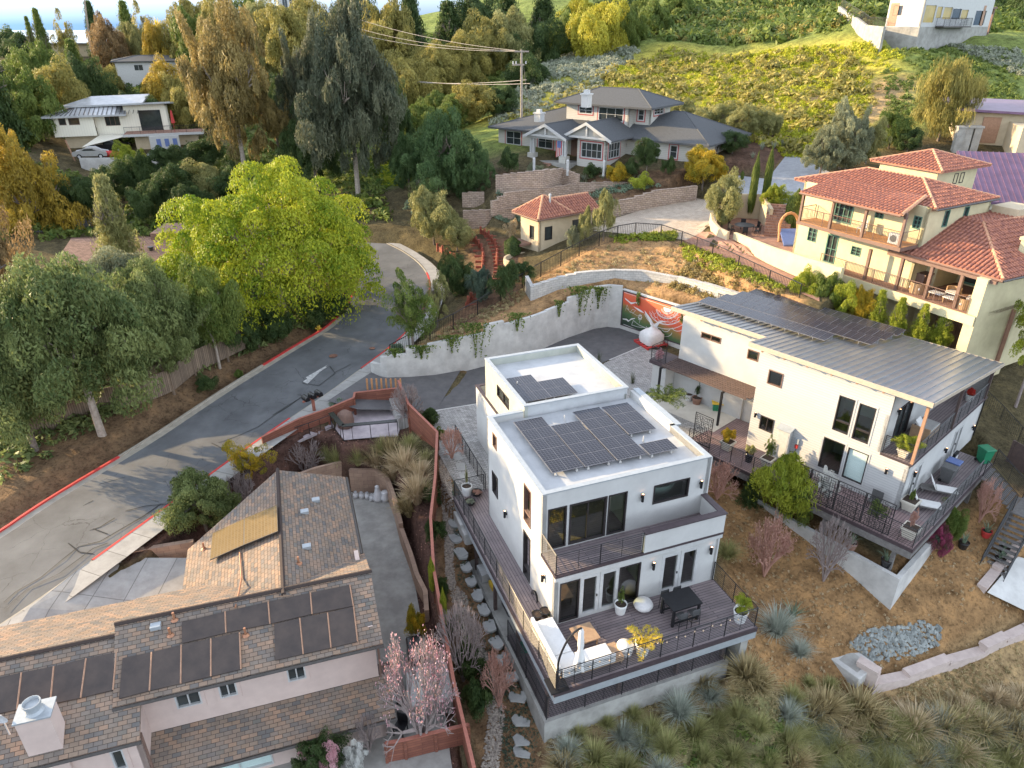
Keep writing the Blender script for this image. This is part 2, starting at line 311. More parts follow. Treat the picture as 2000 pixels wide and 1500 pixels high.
def window(pl,a0,a1,z0,z1,parent,fm=DFRAME,gm=None,nx=1,nz=1,fw=.06,name='window',proud=.03,inset=.08,zsplit=None,door=False,casing=None,sill=False):
    if a1<a0:a0,a1=a1,a0
    m=MB(); d0,d1=-inset-.03,proud
    m.box(pl,a0,a0+fw,d0,d1,z0,z1);m.box(pl,a1-fw,a1,d0,d1,z0,z1);m.box(pl,a0+fw,a1-fw,d0,d1,z0,z0+fw);m.box(pl,a0+fw,a1-fw,d0,d1,z1-fw,z1)
    for k in range(1,nx): a=a0+(a1-a0)*k/nx; m.box(pl,a-.025,a+.025,-inset-.02,-.01,z0+fw,z1-fw)
    for k in range(1,nz): z=z0+(z1-z0)*k/nz; m.box(pl,a0+fw,a1-fw,-inset-.018,-.012,z-.018,z+.018)
    if zsplit: m.box(pl,a0+fw,a1-fw,-inset-.018,0,zsplit-.05,zsplit+.05)
    w=m.build(name,fm,parent)
    g=MB().face([pl.w(a0+fw*.6,-inset,z0+fw*.6),pl.w(a1-fw*.6,-inset,z0+fw*.6),pl.w(a1-fw*.6,-inset,z1-fw*.6),pl.w(a0+fw*.6,-inset,z1-fw*.6)],[(a0,z0),(a1,z0),(a1,z1),(a0,z1)])
    g.build('pane',gm or DGLASS,w)
    if casing:
        c=MB(); k=casing[1]
        c.box(pl,a0-k,a0,0,.025,z0-k,z1+k);c.box(pl,a1,a1+k,0,.025,z0-k,z1+k);c.box(pl,a0,a1,0,.025,z1,z1+k);c.box(pl,a0,a1,0,.025,z0-k,z0); c.build('casing',casing[0],w)
    if door: MB().box(pl,a1-.14,a1-.1,proud,proud+.05,z0+1.0,z0+1.12).build('handle',DARKM,w)
    return w
def rail(pts,z,h,parent=None,nb=9,post=1.5,mat_=None,r=.012,pr=.025,name='railing',label=None,cat=None,group=None,capm=None,vertical=False,zs=None,mid=True,pick=.12):
    """railing along xy points; horizontal bars or pickets"""
    m=MB(); P=[np.array(p[:2],float) for p in pts]; ZZ=zs or [z]*len(P)
    for i in range(len(P)-1):
        a,b=P[i],P[i+1]; L=np.linalg.norm(b-a); n=max(1,int(round(L/post))); za,zb=ZZ[i],ZZ[i+1]
        A=np.array([*a,za]);B=np.array([*b,zb]); H=np.array([0,0,h])
        for k in range(n+(1 if i==len(P)-2 else 0)):
            q=A+(B-A)*k/n; m.tube(q,q+H,pr,pr,4)
            if mid and k<n and not vertical: q=A+(B-A)*(k+.5)/n; m.tube(q+[0,0,.06],q+H,pr*.5,pr*.5,4)
        if vertical:
            c=int(L/pick)
            for k in range(c): q=A+(B-A)*(k+.5)/c; m.tube(q+[0,0,.08],q+H*.97,r,r,3,False)
            m.tube(A+[0,0,.08],B+[0,0,.08],.015,.015,4)
        else:
            for k in range(nb): t=.1+(h-.2)*k/(nb-1); m.tube(A+[0,0,t],B+[0,0,t],r,r,4,False)
        m.tube(A+H,B+H,pr*1.1,pr*1.1,4)
    o=m.build(name,mat_ or DARKM,parent)
    if label: tag(o,label,cat,group)
    return o
# ================= TERRAIN
CT=[]   # control points x,y,z
def cz(*l):
    for x,y,z in l: p=at(x,y,z); CT.append((p[0],p[1],z))
def cy(*l):
    for x,y,Y in l: p=atY(x,y,Y); CT.append(tuple(p))
RL=[(-330,1230,-2.4),(-150,1140,-1.9),(0,1059,-1.4),(82,1000,-1.1),(245,900,-.6),(350,833,-.3),(440,775,0),(521,725,.3),(600,675,.65),(654,644,.9),(690,605,1.2),(706,565,1.6),(716,535,1.9),(720,510,2.2),(710,492,2.5),(690,480,2.8),(660,470,3.0)]
RR=[(-160,1330,-2.4),(-60,1255,-1.9),(60,1175,-1.4),(175,1095,-1.1),(308,998,-.6),(465,886,-.3),(520,846,0),(574,807,.3),(640,762,.65),(706,714,.9),(770,668,1.2),(815,620,1.6),(838,575,1.9),(838,540,2.2),(822,515,2.5),(795,494,2.8),(755,476,3.0)]
def resample(pts,n):
    P=np.array([at(*p) for p in pts]); 
    for _ in range(2):      # chaikin smoothing
        q=[P[0]]
        for a,b in zip(P[:-1],P[1:]): q+= [a*.75+b*.25,a*.25+b*.75]
        q.append(P[-1]); P=np.array(q)
    d=np.r_[0,np.cumsum(np.linalg.norm(np.diff(P[:,:2],axis=0),axis=1))]; t=np.linspace(0,d[-1],n)
    return np.stack([np.interp(t,d,P[:,k]) for k in range(3)],1)
NR=110; EL=resample(RL,NR); ER=resample(RR,NR)
zm=(EL[:,2]+ER[:,2])/2; EL[:,2]=zm; ER[:,2]=zm
for i in range(0,NR,4):
    for e,f,s in ((EL,ER,1),(ER,EL,1)):
        d=e[i]-f[i]; d/=np.linalg.norm(d[:2]); CT.append(tuple(e[i]-[0,0,.05])); CT.append((e[i][0]+d[0]*2,e[i][1]+d[1]*2,e[i][2]+.05))
# left bank and yards
cz((440,690,1.0),(300,784,.6),(195,860,.1),(100,930,-.3),(0,1000,-.7),(360,728,.9),(504,640,1.5),(620,600,1.6),(150,760,.6),(0,850,0),(-150,900,-.5))
cy((200,520,70),(60,600,60),(300,560,66),(0,700,50),(150,430,86),(300,420,88),(420,400,92),(560,430,86),(0,450,78),(-150,500,70))
cz((180,305,6.9),(250,302,6.9),(330,300,6.9),(200,340,4.5),(300,340,4.5),(130,300,7.0),(968,366,8.0),(1010,369,8.0),(962,412,6.2),(1000,401,6.4),(905,446,4.2),(950,447,4.3),(1000,440,4.5),(903,402,5.7),(946,398,6.0),(1060,392,6.6),(1130,380,7.0))
cy((400,330,99),(500,330,98),(600,300,105),(700,300,104),(800,330,95),(780,290,106),(850,250,120),(50,300,100),(0,250,115),(100,200,140),(250,160,155),(400,150,160),(600,200,140),(800,180,145),(900,150,155),(700,400,84),(800,430,80),(100,110,190),(300,100,190),(450,90,200),(600,100,190),(900,90,180),(-200,250,110),(-200,120,180))
# craftsman hill and slope
cz((1000,320,9.3),(1125,322,9.3),(1184,330,9.3),(1300,345,9.3),(1400,350,9.5),(1340,360,9.2),(960,330,9.0),(900,400,5.6),(850,420,4.6),(850,470,3.4),(900,500,3.0),(930,560,2.6),(880,600,2.2),(1000,600,2.8),(960,440,4.0))
cy((950,250,108),(1000,230,112),(1000,180,128),(1100,200,118),(1100,130,142),(1200,215,108),(1200,170,122),(1200,110,147),(1300,230,104),(1300,190,113),(1300,140,130),(1300,88,150),(1450,250,98),(1450,200,110),(1450,130,130),(1450,82,146),(1600,230,98),(1600,150,119),(1600,78,140),(1750,180,105),(1750,110,121),(1850,85,126),(1900,200,100),(1950,130,113),(1980,82,128),(1990,230,92),(1700,290,86),(1560,300,86),(1500,330,80),(1440,330,80),(2150,80,140),(2150,250,92))
cy((1789,86,118),(1728,66,121),(1690,52,128),(1655,36,134),(1640,24,140),(1920,74,124),(1850,90,117),(1760,100,115))
cy((1450,30,190),(1450,-40,230),(1200,40,190),(1250,-50,240),(1700,30,190),(1700,-60,240),(1980,30,200),(1980,-80,260),(1000,30,210),(1000,-20,260),(2300,-50,230),(1320,60,175),(1650,55,170))
for p in ((-150,230,16),(-60,240,20),(-120,300,0),(-60,330,2),(0,330,25),(-200,400,-40),(-80,460,-40),(40,460,10),(-260,250,0),(-300,480,-50),(90,430,40),(220,420,60),(300,300,45),(350,450,60)): CT.append(p)
# driveway of the tan house, terrace, slope under fence
cz((1200,420,6.2),(1280,432,6.4),(1350,405,7.0),(1400,400,7.4),(1420,440,7.0),(1480,480,7.0),(1540,470,7.0),(1330,470,6.4),(1450,340,9.6),(1500,360,9.4),(1540,340,9.4),(1440,385,8.2))
cz((763,704,1.5),(820,668,1.9),(886,643,2.3),(933,615,2.6),(977,587,2.9),(1056,540,3.8),(1131,500,5.0),(1190,470,5.9),(1250,462,6.2),(1330,480,6.2),(1400,512,6.0),(1440,533,5.9),(1540,575,5.8),(1180,520,4.8),(1250,515,5.0),(1350,540,4.9),(1030,570,3.5),(1052,525,4.0),(960,640,2.9),(1000,615,3.3))
cz((1165,550,4.0),(1250,550,3.9),(1400,590,3.9),(1480,620,3.6),(1600,630,3.2),(1700,650,2.6),(1860,680,2.2),(1640,590,4.0),(1560,560,5.2),(1900,680,2.0),(1980,700,1.8),(1960,800,.3),(1990,860,-.8),(1940,880,-.6),(1950,950,-1.0),(2050,900,-.8))
# right garden and slopes towards the viewer
cz((1430,930,-1.0),(1400,990,-1.6),(1500,1040,-2.3),(1560,1080,-2.7),(1640,1130,-3.2),(1717,1162,-3.8),(1800,1110,-3.4),(1880,1050,-2.7),(1950,1000,-2.2),(1900,1140,-3.6),(1800,1200,-4.2),(1750,1250,-4.7),(1640,1270,-4.8),(1560,1200,-4.1),(1480,1180,-3.6),(1450,1100,-2.9),(1420,1290,-3.7),(1500,1330,-4.9),(1600,1360,-5.6),(1700,1360,-6.2),(1850,1300,-6.1),(2000,1240,-6.0),(2100,1200,-6),(1950,1170,-4.3),(2000,1400,-7.0),(1800,1440,-7.2),(1600,1480,-7.4),(1400,1480,-6.6),(1300,1380,-4.9),(1200,1410,-4.6),(1100,1440,-4.4),(1061,1430,-4.0),(1200,1500,-6.2),(1050,1500,-5.2),(2050,1000,-2.5))
cz((1000,1480,-4.9),(1005,1380,-4.0),(980,1300,-3.4),(950,1230,-2.9),(920,1150,-2.2),(900,1080,-1.7),(880,980,-1.0),(875,900,-.4),(865,860,-.1),(930,1400,-4.2),(940,1490,-5.1),(900,1290,-3.2),(875,1150,-2.2),(865,1050,-1.5))
# neighbour's yard
cz((800,900,-1.0),(820,1000,-1.5),(835,1100,-1.9),(850,1250,-2.9),(885,1400,-4.1),(900,1480,-4.9),(760,860,-.6),(700,880,-1.1),(640,890,-1.3),(560,900,-1.3),(500,900,-1.0),(450,930,-1.2),(350,1040,-1.7),(300,1060,-1.8),(260,1120,-1.7),(330,1130,-2.0),(600,960,-2.2),(200,1180,-1.9),(0,1300,-2.6),(800,1080,-1.9),(660,1500,-4.6),(300,1500,-5),(700,1600,-6.0),(0,1600,-6),(-300,1400,-3),(1000,1650,-7.5),(1500,1700,-10),(2200,1500,-9),(2300,1000,-3))
CC=Fr(at(1080,1222,0),20.8)
for q in ((-1.6,-2.7,-3.5),(-1.6,0,-3.1),(-1.6,3,-2.9),(-1.7,6,-2.5),(2,-2.75,-3.45),(5,-2.75,-3.35),(8.1,-2.75,-3.2),(8.9,-3.2,-2.6),(9.2,-1,-2.2),(9.3,3,-1.6),(9.3,7,-.8),(0,-4.5,-4.0),(4,-4.6,-4.1),(8,-4.8,-3.9)): CT.append(CC.w(*q))
CT=np.array(CT); 
def kern(r): return r
_D=np.linalg.norm(CT[:,None,:2]-CT[None,:,:2],axis=2); _n=len(CT)
_A=np.zeros((_n+3,_n+3)); _A[:_n,:_n]=kern(_D)-np.eye(_n)*.35; _P=np.c_[np.ones(_n),CT[:,:2]]; _A[:_n,_n:]=_P; _A[_n:,:_n]=_P.T
_w=np.linalg.solve(_A,np.r_[CT[:,2],0,0,0])
def inside(poly,X,Y):
    c=np.zeros(X.shape,bool); n=len(poly)
    for i in range(n):
        x0,y0=poly[i][:2];x1,y1=poly[(i+1)%n][:2]
        if y0==y1: continue
        k=((y0>Y)!=(y1>Y))&(X<(x1-x0)*(Y-y0)/(y1-y0)+x0); c^=k
    return c
def pdist(poly,X,Y,closed=True):
    d=np.full(X.shape,1e9); n=len(poly)
    for i in range(n if closed else n-1):
        a=np.array(poly[i][:2]);b=np.array(poly[(i+1)%n][:2]); e=b-a; L=e@e
        if L<1e-9: continue
        t=np.clip(((X-a[0])*e[0]+(Y-a[1])*e[1])/L,0,1); d=np.minimum(d,np.hypot(X-a[0]-t*e[0],Y-a[1]-t*e[1]))
    return d
PADS=[]  # (poly, z or [zs], falloff)
C=Fr(at(1080,1222,0),20.8); R=Fr(at(1751,996,0),42)
def pad(poly,fall=.3,z=None,dz=-.05):
    P=[tuple(p) for p in poly]; 
    if z is None:
        A=np.c_[np.ones(len(P)),np.array(P)[:,:2]]; co=np.linalg.lstsq(A,np.array([p[2] for p in P]),rcond=None)[0]
    else: co=np.array([z,0,0])
    PADS.append((P,co,fall,dz)); return co
# concrete wall base line
CWB=[(725,725,.95),(740,732,.85),(755,737,.7),(797,737,.5),(850,733,.3),(900,725,.1),(944,716,0),(1000,702,0),(1049,686,0),(1105,661,0),(1164,641,0),(1190,638,0),(1210,641,0),(1260,657,0),(1308,674,0),(1400,706,0)]
CW=[at(*p) for p in CWB]
court=[c for c in CW[5:]]+[at(1480,745,0),C.w(10.5,9,0),C.w(8.6,9,0),C.w(0,9,0),C.w(-1.1,11,0),C.w(-1.2,17.2,0),at(850,802,.05)]
mouth=[at(640,786,.75)]+[c for c in CW[:6]]+[at(850,802,.05),at(790,800,.25),at(700,800,.55)]
pad([R.w(-3,-2.2,0),R.w(12,-2.2,0),R.w(12,18.5,0),R.w(2,19,0),R.w(-2,12,0)],.8,z=0.0,dz=-3.4) if 0 else None
pad(court,.3,z=0.0); pad(mouth,.3)
pad([R.w(2.6,-1,0),R.w(12,0,0),R.w(12,18,0),R.w(2.6,18,0)],.6,z=-1.2)
pad([R.w(-1.6,9.7,0),R.w(2.6,9.7,0),R.w(2.6,18,0),R.w(-1.0,17,0)],.5,z=-.02)
pad([R.w(-2.0,-1,0),R.w(2.6,-1,0),R.w(2.6,9.7,0),R.w(-2.0,9.7,0)],.6,z=-2.1)
pad([C.w(-.9,-2.2,0),C.w(8.0,-2.2,0),C.w(8.2,8,0),C.w(-.9,8,0)],.5,z=-3.9)
YZ=-3.6
BF=Fr(at(*Q(2.857,650,980)(280,790),1),17.8)
yard=[at(600,930,YZ),at(690,962,YZ),at(752,962,YZ),at(790,1050,YZ),at(812,1150,YZ),at(830,1250,YZ),at(865,1350,YZ),at(880,1480,YZ),at(900,1600,YZ),at(-300,1700,YZ),at(-300,1250,YZ),at(300,1170,YZ),at(430,1060,YZ)]
pad(yard,.5,z=YZ)
pad([at(x,y,-.15) for x,y in ((688,790),(765,788),(782,830),(778,852),(672,862),(655,838),(662,805))],.4,z=-.15,dz=-.1)
pad([at(1140,455,6.2),at(1340,475,6.3),at(1470,545,6.3),at(1600,595,6.2),at(1640,560,6.4),at(1640,500,6.9),at(1540,470,7),at(1470,395,7.6),at(1350,380,7.3),at(1200,430,6.3)],.6)
pad([at(1400,400,7.6),at(1480,392,8.3),at(1570,400,8.7),at(1620,340,9.6),at(1540,300,10.2),at(1500,345,9.4),at(1425,333,9.5)],1.2)
pad([at(1385,440,7),at(1440,410,7),at(1590,440,7),at(1660,530,7),at(1500,490,7),at(1400,468,7)],.4,z=7.0)
def zt0(X,Y):
    X=np.atleast_1d(np.asarray(X,float));Y=np.atleast_1d(np.asarray(Y,float)); Z=np.empty(X.shape)
    xf,yf=X.ravel(),Y.ravel(); out=np.empty(xf.shape)
    for i in range(0,len(xf),20000):
        d=np.hypot(xf[i:i+20000,None]-CT[None,:,0],yf[i:i+20000,None]-CT[None,:,1]); out[i:i+20000]=kern(d)@_w[:_n]+_w[_n]+xf[i:i+20000]*_w[_n+1]+yf[i:i+20000]*_w[_n+2]
    Z=out.reshape(X.shape)
    far=np.clip((Y-70)/60,0,1); Z+=far*(.9*np.sin(X*.13+Y*.05)*np.sin(Y*.11-X*.03)+.35*np.sin(X*.5+1.3*np.sin(Y*.3))*np.sin(Y*.37))*(X>-30)
    return Z
def zt(X,Y):
    Z=zt0(X,Y); X=np.atleast_1d(np.asarray(X,float));Y=np.atleast_1d(np.asarray(Y,float))
    for P,co,fall,dz in PADS:
        a=np.array(P)[:,:2]; f_=fall+.3; m=(X>a[:,0].min()-f_)&(X<a[:,0].max()+f_)&(Y>a[:,1].min()-f_)&(Y<a[:,1].max()+f_)
        if not m.any(): continue
        x,y=X[m],Y[m]; ins=inside(P,x,y); d=pdist(P,x,y); w=np.where(ins,1,np.clip(1-(d-.3)/fall,0,1)); w=w*w*(3-2*w)
        Z[m]=Z[m]*(1-w)+(co[0]+co[1]*x+co[2]*y+dz)*w
    # road corridor
    m=(Y<85)&(X<0)
    if m.any():
        x,y=X[m],Y[m]; poly=[tuple(p) for p in EL]+[tuple(p) for p in ER[::-1]]; ins=inside(poly,x,y); d=np.where(ins,0,pdist(poly,x,y,True))
        w=np.clip(1-(d-1.7)/1.0,0,1); j=np.argmin(np.hypot(x[:,None]-(EL[:,0]+ER[:,0])/2,y[:,None]-(EL[:,1]+ER[:,1])/2),axis=1); zr=zm[j]-.28
        Z[m]=Z[m]*(1-w)+np.minimum(zr,Z[m])*w*1.0 if False else Z[m]*(1-w)+zr*w
    return Z
def G(px,py,off=0):
    """ground point seen at a photo pixel"""
    d=ray(px,py); ts=np.linspace(8,420,1400)/d[1]; P=np.array([0,0,CH])+d*ts[:,None]; g=zt(P[:,0],P[:,1]); k=np.argmax(P[:,2]<g)
    if not (P[:,2]<g).any(): k=600
    a=P[k-1];b=P[k]; ha=a[2]-zt(a[0],a[1])[0]; hb=b[2]-g[k]; t=ha/(ha-hb+1e-9); q=a+(b-a)*t; q[2]+=off; return q
def zg(x,y): return float(zt(x,y)[0])
# ---- ground colours by zone
def pz(pts): return [tuple(G(*p)) for p in pts]
DIRT=(.36,.215,.10); MULCH=(.13,.075,.06); GRASSG=(.07,.16,.035); HILLY=(.48,.42,.08); DRY=(.44,.31,.16); UNDER=(.12,.10,.055); SLOPE=(.42,.26,.13); HILLG=(.20,.25,.07); TANV=(.20,.13,.075)
def zone_colors(X,Y):
    c=np.tile(np.array(UNDER),(len(X),1))
    def put(poly,col,fall=1.5):
        ins=inside(poly,X,Y); d=pdist(poly,X,Y); w=np.where(ins,1,np.clip(1-d/fall,0,1))[:,None]; c[:]=c*(1-w)+np.array(col)*w
    put([(-40,96,0),(200,90,0),(300,420,0),(-20,420,0)],HILLG,6)
    put([G(*p)[:2] for p in ((960,235),(1100,180),(1300,95),(1640,95),(1720,150),(1700,250),(1560,310),(1300,240),(1120,225))],HILLY,6)
    put([G(*p)[:2] for p in ((1560,240),(1600,190),(1760,160),(1720,215),(1640,260))],DRY,4)
    put([G(*p)[:2] for p in ((-200,1200),(0,1075),(350,838),(521,728),(690,610),(620,600),(300,740),(0,900),(-200,950))],TANV,1)
    put([G(*p)[:2] for p in ((760,700),(1050,545),(1180,470),(1340,475),(1560,585),(1480,630),(1200,560),(1050,640),(900,720))],SLOPE,.8)
    put([G(*p)[:2] for p in ((880,640),(940,560),(920,470),(1000,470),(1010,520),(1000,590),(900,650))],(.22,.13,.08),1)
    put([G(*p)[:2] for p in ((740,360),(850,330),(850,250),(760,250),(720,300))],GRASSG,4)
    put([G(*p)[:2] for p in ((1400,900),(1500,960),(1720,1150),(1830,1060),(1960,960),(2100,1000),(2150,1300),(1720,1420),(1560,1480),(1300,1420),(1420,1300),(1430,1100),(1380,960))],DIRT,1)
    put([G(*p)[:2] for p in ((1060,1440),(1420,1310),(1560,1400),(1500,1600),(1000,1600))],(.32,.235,.125),1)
    put([G(*p)[:2] for p in ((1330,1420),(1500,1360),(1560,1420),(1500,1520),(1350,1520))],(.20,.19,.09),1)
    put([G(*p)[:2] for p in ((1700,1370),(2000,1230),(2100,1250),(2100,1480),(1750,1420))],DRY,.8)
    put([G(*p)[:2] for p in ((600,840),(790,840),(850,1000),(850,1200),(890,1500),(830,1500),(800,1200),(760,960),(700,905),(560,905),(480,900))],MULCH,.6)
    put([G(*p)[:2] for p in ((380,985),(520,890),(600,880),(560,960),(430,1060),(250,1090))],MULCH,.6)
    put([G(*p)[:2] for p in ((862,860),(905,870),(900,960),(960,1130),(1040,1400),(1060,1500),(940,1500),(900,1300),(862,1080))],(.24,.15,.085),.4)
    put([G(*p)[:2] for p in ((1420,330),(1500,230),(1560,240),(1540,300),(1490,330))],(.14,.085,.06),1)
    put([G(*p)[:2] for p in ((980,340),(1200,340),(1350,360),(1350,400),(1200,400),(980,400))],(.16,.10,.06),1)
    return c
Yr=[9.0]
while Yr[-1]<520: Yr.append(Yr[-1]*1.0052+.02)
Yr=np.array(Yr); K=np.linspace(-1.05,1.05,440); GX=K[None,:]*(Yr[:,None]*.92+9); GY=np.repeat(Yr[:,None],len(K),1)
GZ=zt(GX,GY); nr,nc=GX.shape
small=.05*np.sin(GX*3.1+2*np.sin(GY*1.7))*np.sin(GY*2.7+1.5*np.sin(GX*1.3)); GZ=GZ+small*(.4+np.clip((GY-90)/60,0,1)*2)
me=bpy.data.meshes.new('ground'); me.vertices.add(nr*nc); me.vertices.foreach_set('co',np.stack([GX,GY,GZ],2).ravel())
ii=np.arange((nr-1)*(nc-1)); a=(ii//(nc-1))*nc+ii%(nc-1); fc=np.stack([a,a+1,a+nc+1,a+nc],1)
me.loops.add(fc.size); me.polygons.add(len(fc)); me.loops.foreach_set('vertex_index',fc.ravel()); me.polygons.foreach_set('loop_start',np.arange(0,fc.size,4)); me.polygons.foreach_set('use_smooth',[True]*len(fc))
me.update(calc_edges=True)
ca=me.color_attributes.new('zone','FLOAT_COLOR','POINT'); zc=zone_colors(GX.ravel(),GY.ravel()); ca.data.foreach_set('color',np.c_[zc,np.ones(len(zc))].ravel())
m,n,l,b=nodes('ground_soil'); b.inputs['Roughness'].default_value=.95; b.inputs['Specular IOR Level'].default_value=.1
at_=n.new('ShaderNodeAttribute'); at_.attribute_name='zone'; ps_=coord(n,'pos')
n1=noise(n,l,ps_,.9,8,.7); r1=ramp(n,[(.3,(.45,.42,.40)),(.5,(.95,.95,.95)),(.72,(1.6,1.5,1.35))]); l.new(n1.outputs[0],r1.inputs[0]); c1=mix(n,l,1.0,at_.outputs['Color'],r1.outputs[0],'MULTIPLY')
n2=noise(n,l,ps_,9,5,.8); r2_=ramp(n,[(.6,(0,0,0)),(.72,(.35,.35,.35))]); l.new(n2.outputs[0],r2_.inputs[0]); c2=mix(n,l,r2_.outputs[0],c1,(.46,.40,.32))
n3=noise(n,l,ps_,5,6,.7); r3_=ramp(n,[(.38,(.45,.45,.45)),(.5,(1,1,1))]); l.new(n3.outputs[0],r3_.inputs[0]); l.new(mix(n,l,.8,c2,r3_.outputs[0],'MULTIPLY'),b.inputs['Base Color']); bump(n,l,b,n3.outputs[0],.9,.2)
me.materials.append(m); go=bpy.data.objects.new('ground',me); COL.objects.link(go); go['kind']='structure'
def struct(o): o['kind']='structure'; return o
water=mat('bay_water',(.08,.15,.26),(.07,.13,.24),.25,scale=.002,bmp=0); mb=MB(); mb.face([(-9000,300,-58),(9000,300,-58),(9000,14000,-58),(-9000,14000,-58)]); struct(mb.build('water',water))
mb=MB(); mb.face([(-9000,-3000,-60),(9000,-3000,-60),(9000,9000,-60),(-9000,9000,-60)]); struct(mb.build('land',MT['ground_soil']))
# ---- street
ASP=None
m,n,l,b=nodes('asphalt'); b.inputs['Roughness'].default_value=.85; p_=coord(n,'pos')
na=noise(n,l,p_,.5,6,.6); ra=ramp(n,[(.3,(.085,.088,.092)),(.7,(.15,.155,.16))]); l.new(na.outputs[0],ra.inputs[0])
nb_=noise(n,l,p_,60,2,.5); c_=mix(n,l,.35,ra.outputs[0],nb_.outputs['Color'],'OVERLAY')
dv=noise(n,l,p_,1.2,4,.6); va=n.new('ShaderNodeVectorMath'); va.operation='MULTIPLY_ADD'; l.new(dv.outputs['Color'],va.inputs[0]); va.inputs[1].default_value=(.9,.9,0); l.new(p_,va.inputs[2])
vo=n.new('ShaderNodeTexVoronoi'); vo.feature='DISTANCE_TO_EDGE'; vo.inputs['Scale'].default_value=.55; l.new(va.outputs[0],vo.inputs['Vector'])
cr=ramp(n,[(.0,(.7,.7,.7)),(.011,(0,0,0))]); l.new(vo.outputs['Distance'],cr.inputs[0]); mk=noise(n,l,p_,.33,2); mr=ramp(n,[(.47,(0,0,0)),(.56,(1,1,1))]); l.new(mk.outputs[0],mr.inputs[0])
cf=mix(n,l,1.0,cr.outputs[0],mr.outputs[0],'MULTIPLY'); l.new(mix(n,l,cf,c_,(.02,.02,.022)),b.inputs['Base Color']); bump(n,l,b,nb_.outputs[0],.2,.01); ASP=m
ASP2=mat('driveway_asphalt',(.13,.125,.125),(.095,.092,.095),.85,scale=1.5,bmp=.2)
WALK=brick('sidewalk_concrete',1.5,3.0,.02,[(.34,.33,.31),(.38,.37,.35)],(.16,.15,.14),.85,off=0,bmp=.2)
SREN=mat('gutter_concrete',(.40,.36,.30),(.30,.27,.22),.85,scale=2)
def off(E,Fo,d,dz=0):
    D=E-Fo; D[:,2]=0; D/=np.linalg.norm(D,axis=1)[:,None]; o=E+D*d; o[:,2]+=dz; return o
def strip(name,A,B,mt,i0=0,i1=None,struct_=True,th=None,parent=None):
    i1=i1 or len(A)-1; mb=MB(); s=np.r_[0,np.cumsum(np.linalg.norm(np.diff(A[:,:2],axis=0),axis=1))]; w=np.linalg.norm(A[0,:2]-B[0,:2])
    for i in range(i0,i1):
        mb.face([A[i],A[i+1],B[i+1],B[i]],[(s[i],0),(s[i+1],0),(s[i+1],w),(s[i],w)])
    o=mb.build(name,mt,parent); 
    if struct_: struct(o)
    return o
strip('road',EL,ER,ASP)
# left: gutter, kerb with red paint; right: kerb, sidewalk
strip('gutter',off(EL,ER,.45,.01),EL,SREN)
def kerb(name,E,Fo,d,mt,i0,i1,h=.12,w=.16):
    a=off(E,Fo,d,.0);b_=off(E,Fo,d+w,0); mb=MB()
    for i in range(i0,i1):
        A0,A1,B0,B1=a[i],a[i+1],b_[i],b_[i+1]; H=np.array([0,0,h]); D=np.array([0,0,.15]); mb.face([A0-D,A1-D,A1+H,A0+H]); mb.face([A0+H,A1+H,B1+H,B0+H]); mb.face([B0+H,B1+H,B1-D,B0-D])
    return struct(mb.build(name,mt))
def ix(E,px,py,z): p=at(px,py,z); return int(np.argmin(np.hypot(E[:,0]-p[0],E[:,1]-p[1])))
iL1=ix(EL,245,900,-.6); iL2=ix(EL,521,725,.3)
kerb('kerb',EL,ER,.45,REDP,0,iL1); kerb('kerb',EL,ER,.45,SREN,iL1,iL2); kerb('kerb',EL,ER,.45,REDP,iL2,NR-1)
iR0=ix(ER,175,1095,-1.1); iR1=ix(ER,574,807,.3); iR2=ix(ER,706,714,.9)
kerb('kerb',ER,EL,.0,SREN,0,iR0,.05); kerb('kerb',ER,EL,.0,REDP,iR0,iR1-1); kerb('kerb',ER,EL,0,SREN,iR1-1,iR2,.05); kerb('kerb',ER,EL,0,REDP,iR2,NR-18); kerb('kerb',ER,EL,0,SREN,NR-18,NR-1,.06)
strip('sidewalk',off(ER,EL,1.55,.11),off(ER,EL,.16,.11),WALK)
# painted patch & tar seams on the road
def ribbon(pts,w,mb):
    P=np.array([np.array(p,float) for p in pts])
    for i in range(len(P)-1):
        d=P[i+1]-P[i]; nrm=np.array([-d[1],d[0],0]); nrm/=np.linalg.norm(nrm)+1e-9; mb.face([P[i]-nrm*w/2,P[i+1]-nrm*w/2,P[i+1]+nrm*w/2,P[i]+nrm*w/2])
def rz(px,py):
    p=at(px,py,0.3)
    for _ in range(3): j=np.argmin(np.hypot((EL[:,0]+ER[:,0])/2-p[0],(EL[:,1]+ER[:,1])/2-p[1])); p=at(px,py,zm[j]+.012)
    return p
mb=MB(); mb.face([rz(592,745),rz(600,750),rz(640,712),rz(634,716)]); mb.face([rz(597,737),rz(603,741),rz(640,716),rz(632,717)]); struct(mb.build('road_marking',LINEP))
TAR=mat('tar_seam',(.03,.03,.032),(.018,.018,.02),.5,scale=5,bmp=0); mb=MB(); c4=Q(2.857,0,480)
for pl_ in ([(1220,1100),(1330,1060),(1440,1010),(1530,945),(1620,890),(1700,830)],[(1520,945),(1640,870),(1700,835),(1660,830)],[(1690,765),(1780,780),(1870,710),(1840,670)],[(1870,705),(1960,660)],[(700,1480),(820,1450),(950,1440),(1040,1360),(1180,1290)],[(980,1260),(1020,1330),(1010,1360)],[(1180,1100),(1240,1130),(1290,1160)],[(0,1650),(120,1560),(280,1480),(420,1400),(560,1330),(700,1290)],[(60,1700),(300,1540),(520,1420)]):
    ribbon([rz(*c4(*p))+np.array([0,0,.003]) for p in pl_],.05,mb)
b7=Q(2.857,0,980)
